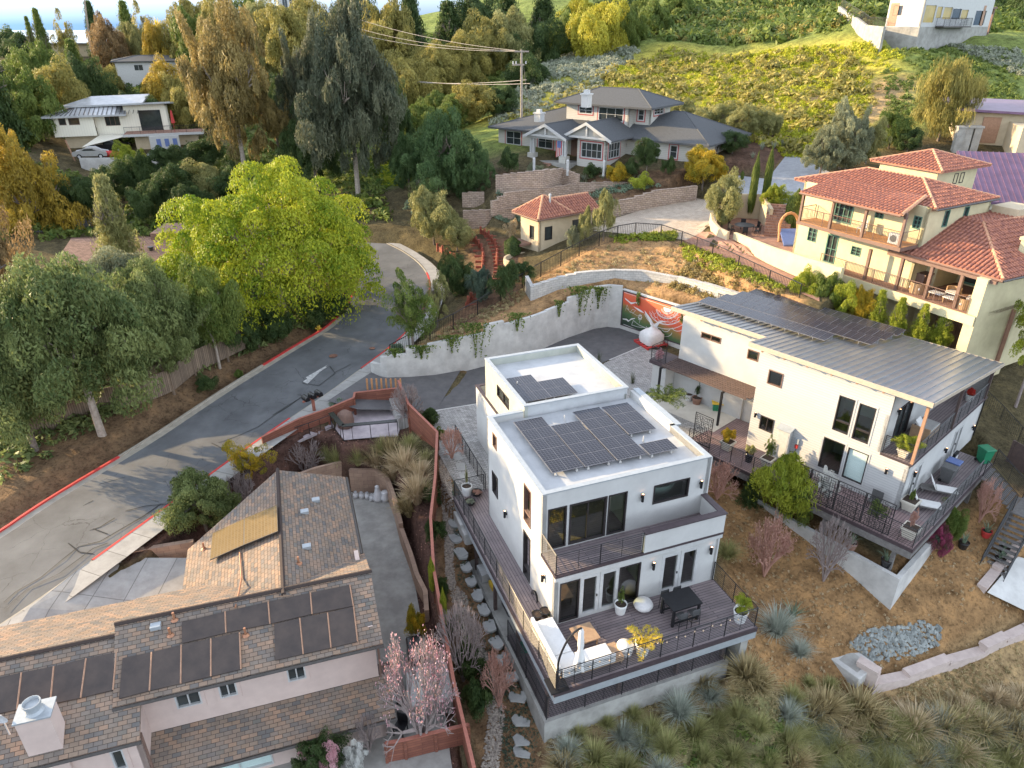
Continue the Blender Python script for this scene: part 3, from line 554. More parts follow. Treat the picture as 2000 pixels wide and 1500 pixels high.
for pl_ in ([(20,560),(90,500),(230,420),(350,320),(440,250),(560,220),(680,150),(800,80),(900,10)],[(20,600),(160,480),(330,400),(520,260),(600,230)],[(380,230),(440,280),(520,290)],[(500,160),(560,140),(640,90)],[(520,150),(600,180)]):
    ribbon([rz(*b7(*p))+np.array([0,0,.003]) for p in pl_],.06,mb)
struct(mb.build('road_crack_sealing',TAR))
mb=MB()
for c in ((649,694),(731,680)): p=rz(*c)+np.array([0,0,.01]); mb.lathe(p,[(.32,0),(.32,.004)],18)
MHO=mb
for i,c in enumerate(((651,695),(727,680))):
    p=rz(*c); o=MB().lathe(p,[(.33-.1*i,0),(.33-.1*i,.012),(.28-.08*i,.013),(.28-.08*i,.006),(.0001,.006)],18).build('manhole_cover',RUST); tag(o,['round rusty manhole cover in the road near the left kerb','smaller round iron cover in the road nearer the right kerb'][i],'manhole cover')
# driveway sheets
def sheet(name,pts,mt,dz=.01):
    return struct(MB().face([(p[0],p[1],p[2]+dz) for p in pts],[(p[0],p[1]) for p in pts]).build(name,mt))
co=PADS[1][1]; 
def zmouth(p): return co[0]+co[1]*p[0]+co[2]*p[1]
mp=[np.array([p[0],p[1],zmouth(p)]) for p in (mouth)]
sheet('driveway',mp,ASP2,.0)
pav1=at(795,800,0);
cs=[np.array([*c[:2],0]) for c in court]
sheet('driveway',[*cs[:9],at(1255,674,0),at(1180,707,0),at(1100,745,0),at(944,785,0),at(850,802,0)],ASP2,.002)
sheet('paving',[at(1255,676,0),at(1308,690,0),at(1400,722,0),R.w(2.46,17.5,0),R.w(-.3,17,0),R.w(-.3,12,0),C.w(8.6,10,0),C.w(8.6,17,0),at(1180,709,0)],PAVER,.004)
sheet('paving',[at(847,803,0),at(944,786,0),C.w(2,16.5,0),C.w(2,11,0),C.w(-.9,11,0),C.w(-.95,16.9,0)],PAVER,.004)
mb=MB(); ribbon([at(843,803,.012),at(935,788,.012)],.12,mb); ribbon([at(1190,703,.012),at(1256,675,.012)],.12,mb); struct(mb.build('concrete_edging',CONCW))
# apron of the neighbour's drive, tan drive uphill, red terrace
fl=lambda *ps:[G(*p) for p in ps]
sheet('concrete_apron',[at(160,1110,-1.25),at(215,1070,-1.25),at(260,1092,-1.5),at(372,1092,-1.7),at(360,1160,-2.0),at(230,1200,-2.0),at(0,1290,-2.0),at(-40,1250,-1.8),at(60,1190,-1.3)],WALK,.09)
def drape(name,px,mt,dz=.06,n=14):
    """sheet following the ground inside a quad of photo pixels (edges a-b and d-c)"""
    a,b_,c,d=[np.array(G(*p)) for p in px]; mb=MB(); g=[]
    for i in range(n+1):
        for j in range(n+1):
            s,t=i/n,j/n; q=(a*(1-s)+b_*s)*(1-t)+(d*(1-s)+c*s)*t; g.append((q[0],q[1],zg(q[0],q[1])+dz))
    fs=[(i*(n+1)+j,(i+1)*(n+1)+j,(i+1)*(n+1)+j+1,i*(n+1)+j+1) for i in range(n) for j in range(n)]
    mb.add(g,fs,[[(g[k][0],g[k][1]) for k in f] for f in fs]); return struct(mb.build(name,mt))
drape('paved_drive',((1130,462),(1340,470),(1470,395),(1340,385)),PAVET)
_c=PADS[-2][1]; sheet('paved_drive',[np.array([q[0],q[1],_c[0]+_c[1]*q[0]+_c[2]*q[1]]) for q in (at(1400,400,7.6),at(1480,392,8.3),at(1570,400,8.7),at(1620,340,9.6),at(1540,300,10.2),at(1500,345,9.4),at(1425,333,9.5))],PAVEG,.02)
drape('paved_path',((1300,455),(1345,440),(1600,555),(1600,590)),PAVERED,.05)
sheet('paving',[at(1385,440,7),at(1440,415,7),at(1590,440,7),at(1660,530,7),at(1545,495,7),at(1440,475,7)],PAVERED,.0)
sheet('concrete_yard',[np.array([*p[:2],YZ]) for p in yard],CONC,.0)
drape('gravel_drive',((40,455),(330,430),(300,410),(60,425)),ASP2)
# ================= CENTRAL WHITE HOUSE (frame C)
H1=thing('modern_house',C.w(0,0,0),'white flat roofed house with a wraparound dark deck and solar panels on its roof','house')
def P_(axis,c,fr=C): return Pl(fr,axis,c)
r1=Q(6.25,920,660);r2=Q(6.25,1180,660);r3=Q(6.25,880,860);r4=Q(6.25,1160,860);r5=Q(6.25,880,1080);r6=Q(6.25,1180,1040);r7=Q(6.25,960,1220)
def opn(pl,p,q):
    a,z1=pl.px(*p); b,z0=pl.px(*q); return (min(a,b),max(a,b),min(z0,z1),max(z0,z1))
mb=MB()
lf=P_('u',0); ft=P_('v',0); up_=P_('v',1.45)
# lower front openings (a,b,z0,z1)
lo_ops=[opn(ft,r5(1335,430),r5(1550,880))]; a,b_,c,d=lo_ops[0]; lo_ops[0]=(a,b_,.08,2.35)
l1=opn(ft,r5(1595,330),r5(1985,700)); l1=(l1[0]-.02,l1[1]+.15,.08,2.4)
l2=opn(ft,r6(200,470),r6(400,870)); l2=(l2[0]-.05,l2[1],.08,2.35)
l3=opn(ft,r6(745,310),r6(1080,640)); l3=(l3[0]-.15,l3[1]+.1,.08,2.35)
lo_ops+= [l1,l2,l3]
wall(mb,ft,0,8.42,0,3.0,lo_ops)
u_ops=[opn(up_,r3(1190,880),r3(1400,1310)),opn(up_,r3(1455,810),r3(1875,1230)),opn(up_,r4(180,720),r4(365,1150)),opn(up_,r4(735,560),r4(1120,850))]
u_ops=[(u_ops[0][0],u_ops[0][1],3.08,5.3),(u_ops[1][0],u_ops[1][1],3.08,5.3),(u_ops[2][0],u_ops[2][1],3.08,5.3),(u_ops[3][0],u_ops[3][1],4.2,5.25)]
wall(mb,up_,0,8.57,3.0,6.1,u_ops)
s_ops=[opn(lf,r3(485,40),r3(560,240)),opn(lf,r3(475,600),r3(545,840)),opn(lf,r3(875,640),r3(990,1120)),opn(lf,r5(870,0),r5(978,380))]
print('side',[tuple(round(x,2) for x in o) for o in s_ops],[tuple(round(x,2) for x in o) for o in u_ops+lo_ops])
s_ops=[(7.3,7.9,4.9,5.7),(7.2,8.05,2.0,3.3),(2.75,3.6,3.35,5.4),(2.75,3.6,.1,2.75)]
wall(mb,lf,0,1.45,0,3.0,[]); wall(mb,lf,1.45,8.75,0,6.1,s_ops)
rt=Pl(C,'U',8.5); wall(mb,rt,0,1.45,0,3.0); wall(mb,rt,1.45,8.75,-3,6.1)
bk=[mb.box(C,0,1.95,8.6,8.75,0,6.1)]
wl=mb.build('wall',WHITE,H1)
# parapet + roof
mb=MB()
mb.box(C,-.02,8.52,1.43,1.68,6.1,6.16);mb.box(C,-.02,.23,1.68,8.77,6.1,6.16);mb.box(C,.23,1.9,8.52,8.77,6.1,6.16);mb.box(C,8.25,8.52,1.68,4.7,6.1,6.16);mb.box(C,8.5,8.85,4.7,8.8,6.1,6.16);mb.box(C,8.25,8.85,4.55,4.7,6.1,6.16)
# upper block + coping
mb.box(C,1.97,8.12,14.72,14.97,6.36,6.42);mb.box(C,1.97,2.2,8.6,14.72,6.36,6.42);mb.box(C,7.88,8.12,8.6,14.72,6.36,6.42);mb.box(C,2.2,7.88,8.58,8.82,6.36,6.42)
mb.build('coping',COPE,H1)
mb=MB(); mb.box(C,.2,8.4,1.65,8.6,5.55,5.72); mb.box(C,8.4,8.7,4.7,8.6,5.55,5.722); mb.box(C,8.7,8.83,4.72,8.78,2.9,6.1); mb.box(C,.03,.2,1.65,8.6,5.72,6.098);mb.box(C,.2,8.4,1.48,1.65,5.722,6.098);mb.box(C,8.3,8.48,1.65,4.7,5.722,6.098)
mb.box(C,2.18,7.9,8.8,14.74,5.7,5.95); mb.box(C,2.02,2.18,8.7,14.9,5.96,6.358);mb.box(C,7.9,8.08,8.7,14.9,5.96,6.358);mb.box(C,2.18,7.9,14.74,14.9,5.96,6.358);mb.box(C,2.18,7.9,8.64,8.8,5.6,6.358)
mb.build('roof',ROOFW,H1)
pb=P_('u',2.0); mb=MB(); bops=[opn(pb,r1(200,590),r1(322,825))]; print('pb',bops); bops=[(10.9,12.8,5.0,5.7)]
wall(mb,pb,8.62,14.92,3,6.36,bops); mb.box(C,2.2,8.1,14.72,14.92,3,6.36); mb.box(C,7.9,8.1,8.8,14.72,3,6.36); mb.build('upper_wall',GREEN_STUC,H1)
window(pb,*bops[0],H1,nx=2)
mb=MB(); mb.box(C,1.91,2.06,8.76,16.55,0,3.85); mb.box(C,2.06,8.6,16.4,16.55,0,3.85); mb.box(C,8.45,8.6,8.76,16.4,0,3.0); mb.box(C,2.06,8.45,14.95,16.4,3.0,3.15); mb.build('garage_wall',WHITE,H1)
mb=MB(); mb.box(C,1.86,2.1,12.0,16.6,3.85,3.9); mb.box(C,2.1,8.65,16.36,16.6,3.85,3.9); mb.build('parapet_cap',FASCIA,H1)
# floors / interior
mb=MB(); mb.box(C,.2,8.4,.2,8.6,-.15,0.02); mb.box(C,.2,8.4,1.6,8.6,2.8,3.02); mb.build('floor',INT_FLOOR,H1)
mb=MB(); mb.box(C,.2,8.3,5.0,5.1,0.02,2.8); mb.box(C,4.9,5.0,.25,5,0.02,2.8); mb.box(C,.2,8.3,5.5,5.6,3.02,5.5); mb.box(C,4.35,4.45,1.7,5.5,3.02,5.5); mb.box(C,3.95,4.34,4.5,5.45,3.02,4.9); mb.build('partition',INT_WALL,H1)
for o in s_ops: window(lf,*o,H1,gm=GLASSY,fm=BROWNT if o[3]>5 else DFRAME,zsplit=(o[2]+.55 if o[3]-o[2]>1.8 else None))
window(ft,*lo_ops[0],H1,gm=GLASS); window(ft,*lo_ops[2],H1,gm=GLASS)
for o in (lo_ops[1],lo_ops[3]):
    m_=(o[0]+o[1])/2
    window(ft,o[0],m_-.01,o[2],o[3],H1,fm=WHITEP,gm=GLASS,fw=.16,name='door',door=True,proud=.01); window(ft,m_+.01,o[1],o[2],o[3],H1,fm=WHITEP,gm=GLASS,fw=.16,name='door',proud=.01)
window(up_,*u_ops[0],H1,gm=GLASS); window(up_,*u_ops[1],H1,gm=GLASS,nx=2,name='sliding_door',fw=.09); window(up_,*u_ops[2],H1,gm=GLASS); window(up_,*u_ops[3],H1,gm=GLASS)
# bathtub
mb=MB(); c=C.w(6.6,2.7,3.05); k=[(.05,0),(.36,.03),(.45,.3),(.5,.62),(.46,.62),(.4,.2),(.02,.12)]; mb.lathe((0,0,0),k,20,False); mb.V=[C.w(6.7+x*1.7,2.75+y,3.75+z) for x,y,z in mb.V]; bt=mb.build('bathtub',WHITEP,None,True); tag(bt,'white freestanding bathtub behind the upper right window of the central house','bathtub')
MB().box(C,4.5,8.3,1.7,5.4,3.03,3.74).build('bath_platform',INT_WALL,H1)
# balcony
mb=MB(); mb.box(C,-.05,8.5,-.18,1.45,2.86,2.99); mb.build('balcony_fascia',FASCIA,H1)
MB().box(C,0,8.4,-.1,1.44,2.992,3.01).build('balcony_floor',DECKU,H1)
mb=MB(); mb.box(C,-.03,8.5,-.14,-.02,2.62,2.85); mb.build('balcony_trim',WHITEP,H1)
mb=MB(); mb.box(C,4.25,8.45,-.2,.0,3.011,4.05); mb.box(C,8.25,8.45,.0,1.44,3.011,4.05); mb.box(C,4.25,4.4,.0,.04,3.011,4.05); mb.build('parapet',WHITE,H1)
mb=MB(); mb.box(C,4.22,8.5,-.25,.08,4.05,4.1); mb.box(C,8.18,8.5,.08,1.44,4.05,4.1); mb.build('parapet_cap',FASCIA,H1)
rail([C.w(.0,1.4,0),C.w(.0,-.12,0),C.w(4.2,-.12,0)],3.01,1.08,H1,nb=9,post=2.1,name='balcony_railing')
# main deck
mb=MB(); mb.box(C,-1.35,8.44,-3.3,0-.001,-.04,0.0); mb.build('deck_floor',DECKU,H1)
mb=MB(); mb.box(C,-1.35,-.002,0,11,-.04,0.0); mb.box(C,.5,1.9,11,17,-.04,0); mb.box(C,0,1.9,8.76,11,-.04,0); mb.build('deck_floor',DECKV,H1)
mb=MB(); mb.box(C,-1.42,8.5,-3.36,-3.3,-.22,.002); mb.box(C,-1.42,-1.355,-3.3,11,-.22,.002); mb.box(C,8.44,8.5,-3.3,-.02,-.22,.002); mb.box(C,.44,.5,11,17,-.22,.0); mb.build('deck_fascia',FASCIA,H1)
mb=MB(); mb.box(C,-1.4,8.48,-3.34,-3.2,-.62,-.22); mb.box(C,-1.4,-1.3,-3.2,11,-.62,-.22); mb.box(C,-1.3,8.4,-3.2,8.5,-.5,-.06); mb.build('deck_beam',COPE,H1)
rail([C.w(-1.3,10.9,0),C.w(-1.3,-3.24,0),C.w(8.4,-3.24,0),C.w(8.4,-.05,0)],0.0,1.12,H1,nb=10,post=1.75,name='deck_railing',r=.011)
rail([C.w(-1.3,10.9,0),C.w(.45,10.9,0)],0,1.12,H1,nb=10,post=1.6,name='deck_railing'); rail([C.w(.55,10.9,0),C.w(.55,16.9,0)],0,1.12,H1,nb=8,post=1.4,name='deck_railing')
# lower level
mb=MB(); mb.box(C,-1.3,8.2,2.6,8.5,-3.3,-2.71); mb.build('lower_slab',CONC,H1)
mb=MB(); mb.box(C,-1.25,7.9,-2.35,2.6,-2.76,-2.7); mb.build('lower_deck_floor',DECKV,H1)
mb=MB(); mb.box(C,-1.42,8.0,-2.52,-2.3,-4.6,-2.75); mb.box(C,-1.42,-1.2,-2.3,9,-4.6,-2.75); mb.box(C,7.8,8.6,-1.2,-.9,-4.6,-1.2); mb.box(C,7.8,8.0,-2.3,-.9,-4.6,-2.75); mb.box(C,8.55,8.95,-2.5,-1.2,-4.6,-1.4);mb.build('foundation',CONC,H1)
mb=MB(); mb.box(C,.0,8.4,-.1,.1,-2.7,-.5); mb.box(C,-.0,.15,.1,8.5,-2.7,-.5); mb.build('basement_wall',WHITE,H1)
for p in ((-1.28,-2.3),(-1.25,1.2),(-1.25,4.4),(-1.2,7.6),(-1.2,10.5),(2.2,-2.3),(5.2,-2.3),(7.7,-2.3)):
    MB().box(C,p[0],p[0]+.16,p[1],p[1]+.16,-3.3 if p[1]<9 else -1.2,-.62).build('post',POSTW,H1)
rail([C.w(-1.3,2.3,0),C.w(-1.3,-2.42,0),C.w(7.85,-2.42,0),C.w(7.85,-1.2,0)],-2.7,1.35,H1,nb=11,post=1.9,name='lower_railing',r=.013)
# wall lights, vents
def lamp(pl,a,z,label,parent=None,hgt=.42):
    m=MB(); m.lathe(pl.w(a,.12,z-hgt/2),[(.065,0),(.065,hgt),(.055,hgt),(.05,.02)],12,False); t=m.build('wall_lamp',DARKM,parent); MB().box(pl,a-.04,a+.04,0,.07,z-.06,z+.06).build('bracket',DARKM,t)
    e=bpy.data.materials.get('lamp_glow') or bpy.data.materials.new('lamp_glow'); e.use_nodes=True; bb=e.node_tree.nodes['Principled BSDF']; bb.inputs['Emission Color'].default_value=(1,.45,.2,1); bb.inputs['Emission Strength'].default_value=2.5; MB().lathe(pl.w(a,.12,z+hgt/2-.03),[(.05,0),(.05,.01)],10).build('bulb',e,t)
for pp,lb in ((r4(580,685),'left of the bathroom window on the upper storey'),(r4(1295,520),'right of the bathroom window near the house corner')):
    a,z=up_.px(*pp); lamp(up_,a,z,'',H1)
for pp,lb in ((r6(590,390),'between the tall window and right french doors'),(r6(1292,200),'right of the right french doors at deck level')):
    a,z=ft.px(*pp); lamp(ft,a,z,'',H1)
for pp,lb in ((r3(688,895),'high on the sunlit side wall'),(r5(1150,295),'low on the sunlit side wall near the corner')):
    a,z=lf.px(*pp); lamp(lf,a,z,'',H1)
# ---- solar panels on the flat roof
def panel_proto(w,h,label,group,m=PV,legs=True):
    fr=WF; m1=MB(); m1.box(fr,.0,w,.0,h,0,.035); t=m1.build('solar_panel',MT.get('panel_frame') or mat('panel_frame',(.22,.22,.24),(.18,.18,.2),.5,.3,bmp=0))
    mb=MB(); e=.014; mb.face([(e,e,.037),(w/2-.008,e,.037),(w/2-.008,h-e,.037),(e,h-e,.037)],[(0,0),(w/2,0),(w/2,h),(0,h)]); mb.face([(w/2+.008,e,.037),(w-e,e,.037),(w-e,h-e,.037),(w/2+.008,h-e,.037)],[(0,0),(w/2,0),(w/2,h),(0,h)]); mb.build('cells',m,t)
    if legs:
        
        for xx in (.2,w-.3): MB().lathe((xx,.08,-.2),[(.07,0),(.05,.1),(.02,.12),(.02,.2)],8).build('mounting_foot',WHITEP,t)
    return t
lab='dark solar panel in the raised array on the flat white roof of the central house'
pp=panel_proto(1.55,.975,lab,'solar panels on the central flat roof'); us=[False]
def pgrid(u,v0,n,z,names):
    for k in range(n):
        o=place(pp,us,C.w(u,v0+k*.985,z),math.radians(20.8),parent=H1)
pgrid(1.15,3.05,5,5.95,'dark solar panel in the leftmost column on the main flat roof'); pgrid(2.76,3.0,4,5.95,'dark solar panel in the second column from the left on the main flat roof'); pgrid(4.4,2.95,5,5.95,'dark solar panel in the third column on the main flat roof'); pgrid(6.04,4.85,3,5.95,'dark solar panel in the rightmost column of three on the main flat roof'); pgrid(6.04,2.85,1,5.95,'single dark solar panel at the lower right end on the main flat roof')
pgrid(2.3,8.75+.6,3,6.2,'dark solar panel in the left column on the rear upper flat roof'); pgrid(3.85,8.75+.6,2,6.2,'dark solar panel in the right column on the rear upper flat roof')
for q,lb in ((r1(565,600),'thin white vent pipe on the rear upper flat roof'),(r1(1140,1005),'white vent pipe between the arrays on the main flat roof'),(r2(478,1260),'white vent pipe in the gap on the right of the main flat roof')):
    p=at(*q,5.8 if 'main' in lb else 6.0); o=MB().lathe((p[0],p[1],5.7 if 'main' in lb else 5.95),[(.09,0),(.06,.05),(.04,.06),(.03,.4)],10).build('vent_pipe',WHITEP,H1)

# ================= RIGHT WHITE HOUSE (frame R)
H2=thing('modern_house',R.w(0,0,0),'white two storey house under a sloping zinc roof with rows of solar panels','house')
a1=Q(6.25,1300,560);a2=Q(4.762,1580,560);a3=Q(6.25,1340,760);a4=Q(5.263,1620,760);a5=Q(5.263,1480,900);a6=Q(5,1740,900)
zr=lambda u:7.08-.132*(u+.6)
fw_=Pl(R,'u',0); rw=Pl(R,'v',0); rw2=Pl(R,'v',1.6)
mb=MB()
o1=(7.8,8.75,4.6,5.55);o2=(7.83,8.75,1.45,2.4);o3=(3.48,4.39,3.28,5.5);o4=(2.32,3.24,3.2,5.45);o5=(3.44,4.7,.62,2.65);o6=(2.09,3.25,.6,2.6)
wall(mb,fw_,0,9.4,-.2,3.0,[o2,o5,o6]); wall(mb,fw_,1.6,9.4,3.0,6.75,[o1,o3,o4]); wall(mb,Pl(R,'U',11.7),0,17,-.2,5.4)
mb.box(R,0.01,2.6,9.25,9.4,-.2,6.6)
mb.build('wall',SIDING,H2)
mb=MB(); d1=(.9,2.3,.05,2.2);d2=(7.2,8.6,.05,2.2); wall(mb,rw,0,11.7,-.2,3.0,[d1,d2]); d3=(1.3,3.4,3.05,5.3); wall(mb,rw2,0,11.7,3.0,5.32,[d3]); mb.slab([R.w(.0,1.6,zr(0)-.26),R.w(11.7,1.6,5.33),R.w(11.7,1.8,5.33),R.w(0,1.8,zr(0)-.26)],.01); mb.add([R.w(0,1.6,5.32),R.w(11.7,1.6,5.32),R.w(0,1.6,zr(0)-.25)],[(0,1,2)]); mb.box(R,11.5,11.7,.02,1.6,3.0,4.6); mb.build('end_wall',WHITE,H2)
mb=MB(); rl=Pl(R,'u',2.6); q1=(15.0,16.6,4.9,5.6); q2=(10.5,11.2,4.4,5.4)
for lb,p,qq in (('q1',a1(420,540),a1(700,715)),('q2',a1(1000,750),a1(1140,930))): print(lb,opn(rl,p,qq))
q1=opn(rl,a1(440,545),a1(670,700)); q2=opn(rl,a1(1010,755),a1(1125,920)); q1=(q1[0],q1[1],q1[3]-1.0,q1[3]-.2) if q1[3]-q1[2]>1.2 else q1
wall(mb,rl,9.4,16.9,-.1,6.4,[q1,q2]); mb.box(R,2.8,11.6,16.7,16.9,-.1,5.6); mb.build('rear_wall',WHITE,H2)
MB().box(R,2.46,2.6,11.4,17.2,-.02,2.45).box(R,2.6,4,11.4,11.55,-.02,2.45).box(R,2.46,4.0,16.9,18.4,-.02,3.0).build('store_wall',WHITE,H2) if 0 else None
for o in (o1,): window(fw_,*o,H2,fm=BROWNT,gm=GLASS)
window(fw_,*o2,H2,gm=GLASS,nx=2); 
for o in (o3,o4): window(fw_,*o,H2,gm=GLASS,zsplit=o[2]+.65,casing=(WHITEP,.09))
window(fw_,*o5,H2,gm=GLASS,casing=(WHITEP,.08)); window(fw_,*o6,H2,gm=BLIND,casing=(WHITEP,.08))
window(rl,*q1,H2,fm=BROWNT,gm=GLASS,nx=2); window(rl,*q2,H2,fm=BROWNT,gm=GLASS)
for o in (d1,d2):
    m_=(o[0]+o[1])/2; window(rw,o[0],m_-.01,o[2],o[3],H2,fm=WHITEP,gm=DGLASS,fw=.13,name='door',door=True); window(rw,m_+.01,o[1],o[2],o[3],H2,fm=WHITEP,gm=DGLASS,fw=.13,name='door')
window(rw2,*d3,H2,gm=DGLASS,nx=2,name='sliding_door',fw=.1)
mb=MB(); mb.box(R,.2,11.5,.2,9.2,-.15,.02); mb.box(R,.2,11.5,1.8,9.2,2.85,3.02); mb.box(R,2.8,11.5,9.25,16.7,2.85,3.02); mb.build('floor',INT_FLOOR,H2)
mb=MB(); mb.box(R,3.2,3.3,.2,9.2,.02,2.85); mb.box(R,3.4,3.5,1.8,9.2,3.02,5.6); mb.box(R,4.6,4.7,9.4,16.6,3.02,5.6); mb.box(R,.25,3.2,5.2,5.3,.02,2.8); mb.box(R,.25,3.3,5.2,5.3,3.02,5.6); mb.build('partition',INT_WALL,H2)
# roof with standing seams
RA=[(-.6,-.4),(11.5,-.4),(11.5,9.95),(-.6,9.95)]; RB=[(1.5,9.952),(11.5,9.952),(11.5,17.2),(1.5,17.2)]
mb=MB()
for poly in (RA,RB): mb.slab([R.w(u,v,zr(u)) for u,v in poly],.06)
mb.build('roof',SEAM,H2)
mb=MB(); k=-.38
v=-.35
while v<17.2:
    u0=-.6 if v<9.93 else 1.5; A=R.w(u0,v,zr(u0)); B=R.w(11.5,v,zr(11.5)); A2=R.w(u0,v+.035,zr(u0)); B2=R.w(11.5,v+.035,zr(11.5)); h=.05
    mb.add([A,B,B2,A2,(A[0],A[1],A[2]+h),(B[0],B[1],B[2]+h),(B2[0],B2[1],B2[2]+h),(A2[0],A2[1],A2[2]+h)],[(4,5,6,7),(0,1,5,4),(2,3,7,6),(3,0,4,7)]); v+=.44
mb.build('roof_seam',SEAM,H2)
mb=MB()
def fasc(u0,v0,u1,v1,h=.28,t=.05):
    d=np.array([u1-u0,v1-v0]);L=np.linalg.norm(d);d/=L;nv=np.array([d[1],-d[0]])*t
    P=[R.w(u0,v0,zr(u0)+.02),R.w(u1,v1,zr(u1)+.02),R.w(u1+nv[0],v1+nv[1],zr(u1)+.02),R.w(u0+nv[0],v0+nv[1],zr(u0)+.02)]
    mb.slab(P,h)
fasc(-.6,9.95,-.6,-.4); fasc(1.5,17.2,1.5,10.0); fasc(-.6,-.4,11.5,-.4,.2); fasc(11.5,-.4,11.5,17.2,.2); fasc(1.5,9.97,-.6,9.97)
mb.build('fascia',BEIGEF,H2)
mb=MB()
for poly in (RA,RB): mb.slab([R.w(u*.98,v,zr(u)-.2) for u,v in poly],.03)
mb.build('soffit',WHITEP,H2)
v=.6
for k in range(12):
    v=.6+k*1.42; u0=-.5 if v<9.9 else 1.6; u1=.0 if v<9.9 else 2.6
    mb=MB(); mb.slab([R.w(u0,v,zr(u0)-.24),R.w(u1,v,zr(u1)-.24),R.w(u1,v+.09,zr(u1)-.24),R.w(u0,v+.09,zr(u0)-.24)],.16); mb.build('rafter_tail',CEDAR,H2)
# balcony
MB().box(R,-.02,11.8,-.12,1.58,2.88,3.0).build('balcony_fascia',FASCIA,H2); MB().box(R,.0,11.5,-.1,1.58,3.003,3.02).build('balcony_floor',DECKU,H2)
rail([R.w(.06,1.5,0),R.w(.06,-.05,0),R.w(11.6,-.05,0)],3.02,1.1,H2,nb=9,post=1.6,name='balcony_railing')
for u,mm in ((.0,CEDAR),(5.6,POSTW),(11.2,POSTW)): MB().box(R,u,u+.15,-.12,.03,3.02,zr(u)-.2).build('post',mm,H2)
MB().tube(R.w(-.05,-.02,2.8),R.w(11.75,-.02,2.8),.03).tube(R.w(11.8,-.03,2.8),R.w(11.8,-.03,.1),.03).build('gutter_pipe',DARKM,H2)
# deck
mb=MB(); mb.box(R,-2.8,-.001,-1.95,12.15,-.05,0); mb.box(R,0,2.46,9.4,11.6,-.05,-.001); mb.build('deck_floor',DECKR,H2)
mb=MB(); mb.box(R,0,9.2,-1.95,-.001,-.05,0); mb.build('deck_floor',DECKU,H2)
mb=MB(); mb.box(R,-2.86,-2.8,-2.0,12.15,-.2,.002); mb.box(R,-2.8,9.2,-2.0,-1.95,-.2,.002); mb.build('deck_fascia',FASCIA,H2)
mb=MB(); mb.box(R,-2.85,-2.7,-1.97,12.1,-.62,-.2); mb.box(R,-2.7,9.1,-1.97,-1.8,-.62,-.2); mb.box(R,-2.6,0,-1.8,12,-.4,-.06); mb.build('deck_beam',WOODG,H2)
for v in (-1.2,2.6,6.6,10.6): MB().box(R,-2.55,-2.35,v,v+.2,-2.6,-.6).build('post',WOODG,H2)
for u in (2.5,6.5): MB().box(R,u,u+.2,-1.9,-1.7,-3.6,-.6).build('post',WOODG,H2)
MB().box(R,.05,9,.05,9.2,-2.6,-.2).build('crawl_wall',WOODG,H2)
mb=MB()
for fr_,uu in ((R,0),):
    mb.prism([R.w(-3.0,-1.6,0)[:2],R.w(-2.75,-1.6,0)[:2],R.w(-2.75,12.2,0)[:2],R.w(-3.0,12.2,0)[:2]],[-4.5,-4.5,-3,-3],[-1.95,-1.95,-1.2,-1.2])
    mb.prism([R.w(-3.0,-1.85,0)[:2],R.w(3,-1.85,0)[:2],R.w(3,-1.6,0)[:2],R.w(-3.0,-1.6,0)[:2]],[-4.5]*4,[-1.95]*4)
mb.build('foundation_wall',CONCW,H2)
rail([R.w(-2.75,11.9,0),R.w(-2.75,-1.9,0),R.w(7.0,-1.9,0)],0,1.15,H2,nb=9,post=1.5,name='deck_railing')
# fretwork screens
SCR=MT['black_metal']
def fret(v0,v1,z0,z1,u,label):
    t=thing('privacy_screen',R.w(u,(v0+v1)/2,z0),label,'privacy screen','black fretwork screens'); m=MB(); rnd=random.Random(int(v0*10)); s=.13
    nv=int(abs(v1-v0)/s); nz=int((z1-z0)/s)
    for i in range(nv):
        for j in range(nz):
            a=v0+i*s; zz=z0+j*s
            if rnd.random()<.5: m.box(R,u-.01,u+.01,a,a+s,zz,zz+.022)
            else: m.box(R,u-.01,u+.01,a,a+.022,zz,zz+s)
            if rnd.random()<.45: m.box(R,u-.01,u+.01,a,a+s*.5,zz+s*.5,zz+s*.5+.02)
    for j in range(0,nz+1,5): m.box(R,u-.008,u+.008,v0,v0+nv*s,z0+j*s-.0,z0+j*s+.018)
    for i in range(0,nv+1,6): m.box(R,u-.0085,u+.0085,v0+i*s,v0+i*s+.018,z0,z0+nz*s)
    m.build('fretwork',SCR,t); k=MB()
    k.box(R,u-.02,u+.02,v0,v0+.04,z0,z1);k.box(R,u-.02,u+.02,v1-.04,v1,z0,z1);k.box(R,u-.019,u+.019,v0,v1,z0-.03,z0);k.box(R,u-.019,u+.019,v0,v1,z1,z1+.03); k.build('frame',SCR,t)
scr=[(-.65,.85),(.87,2.37),(2.39,3.89),(3.91,5.2)]
for i,(p,q) in enumerate(scr): fret(p,q,.08,1.95,-2.68,['black fretwork screen nearest the deck corner of the right house','black fretwork screen second from the deck corner','black fretwork screen third from the deck corner, white vine behind','black fretwork screen furthest from the deck corner'][i])
fret(10.6,11.9,.08,2.15,-2.3,'tall black fretwork screen standing alone beside the pergola post')
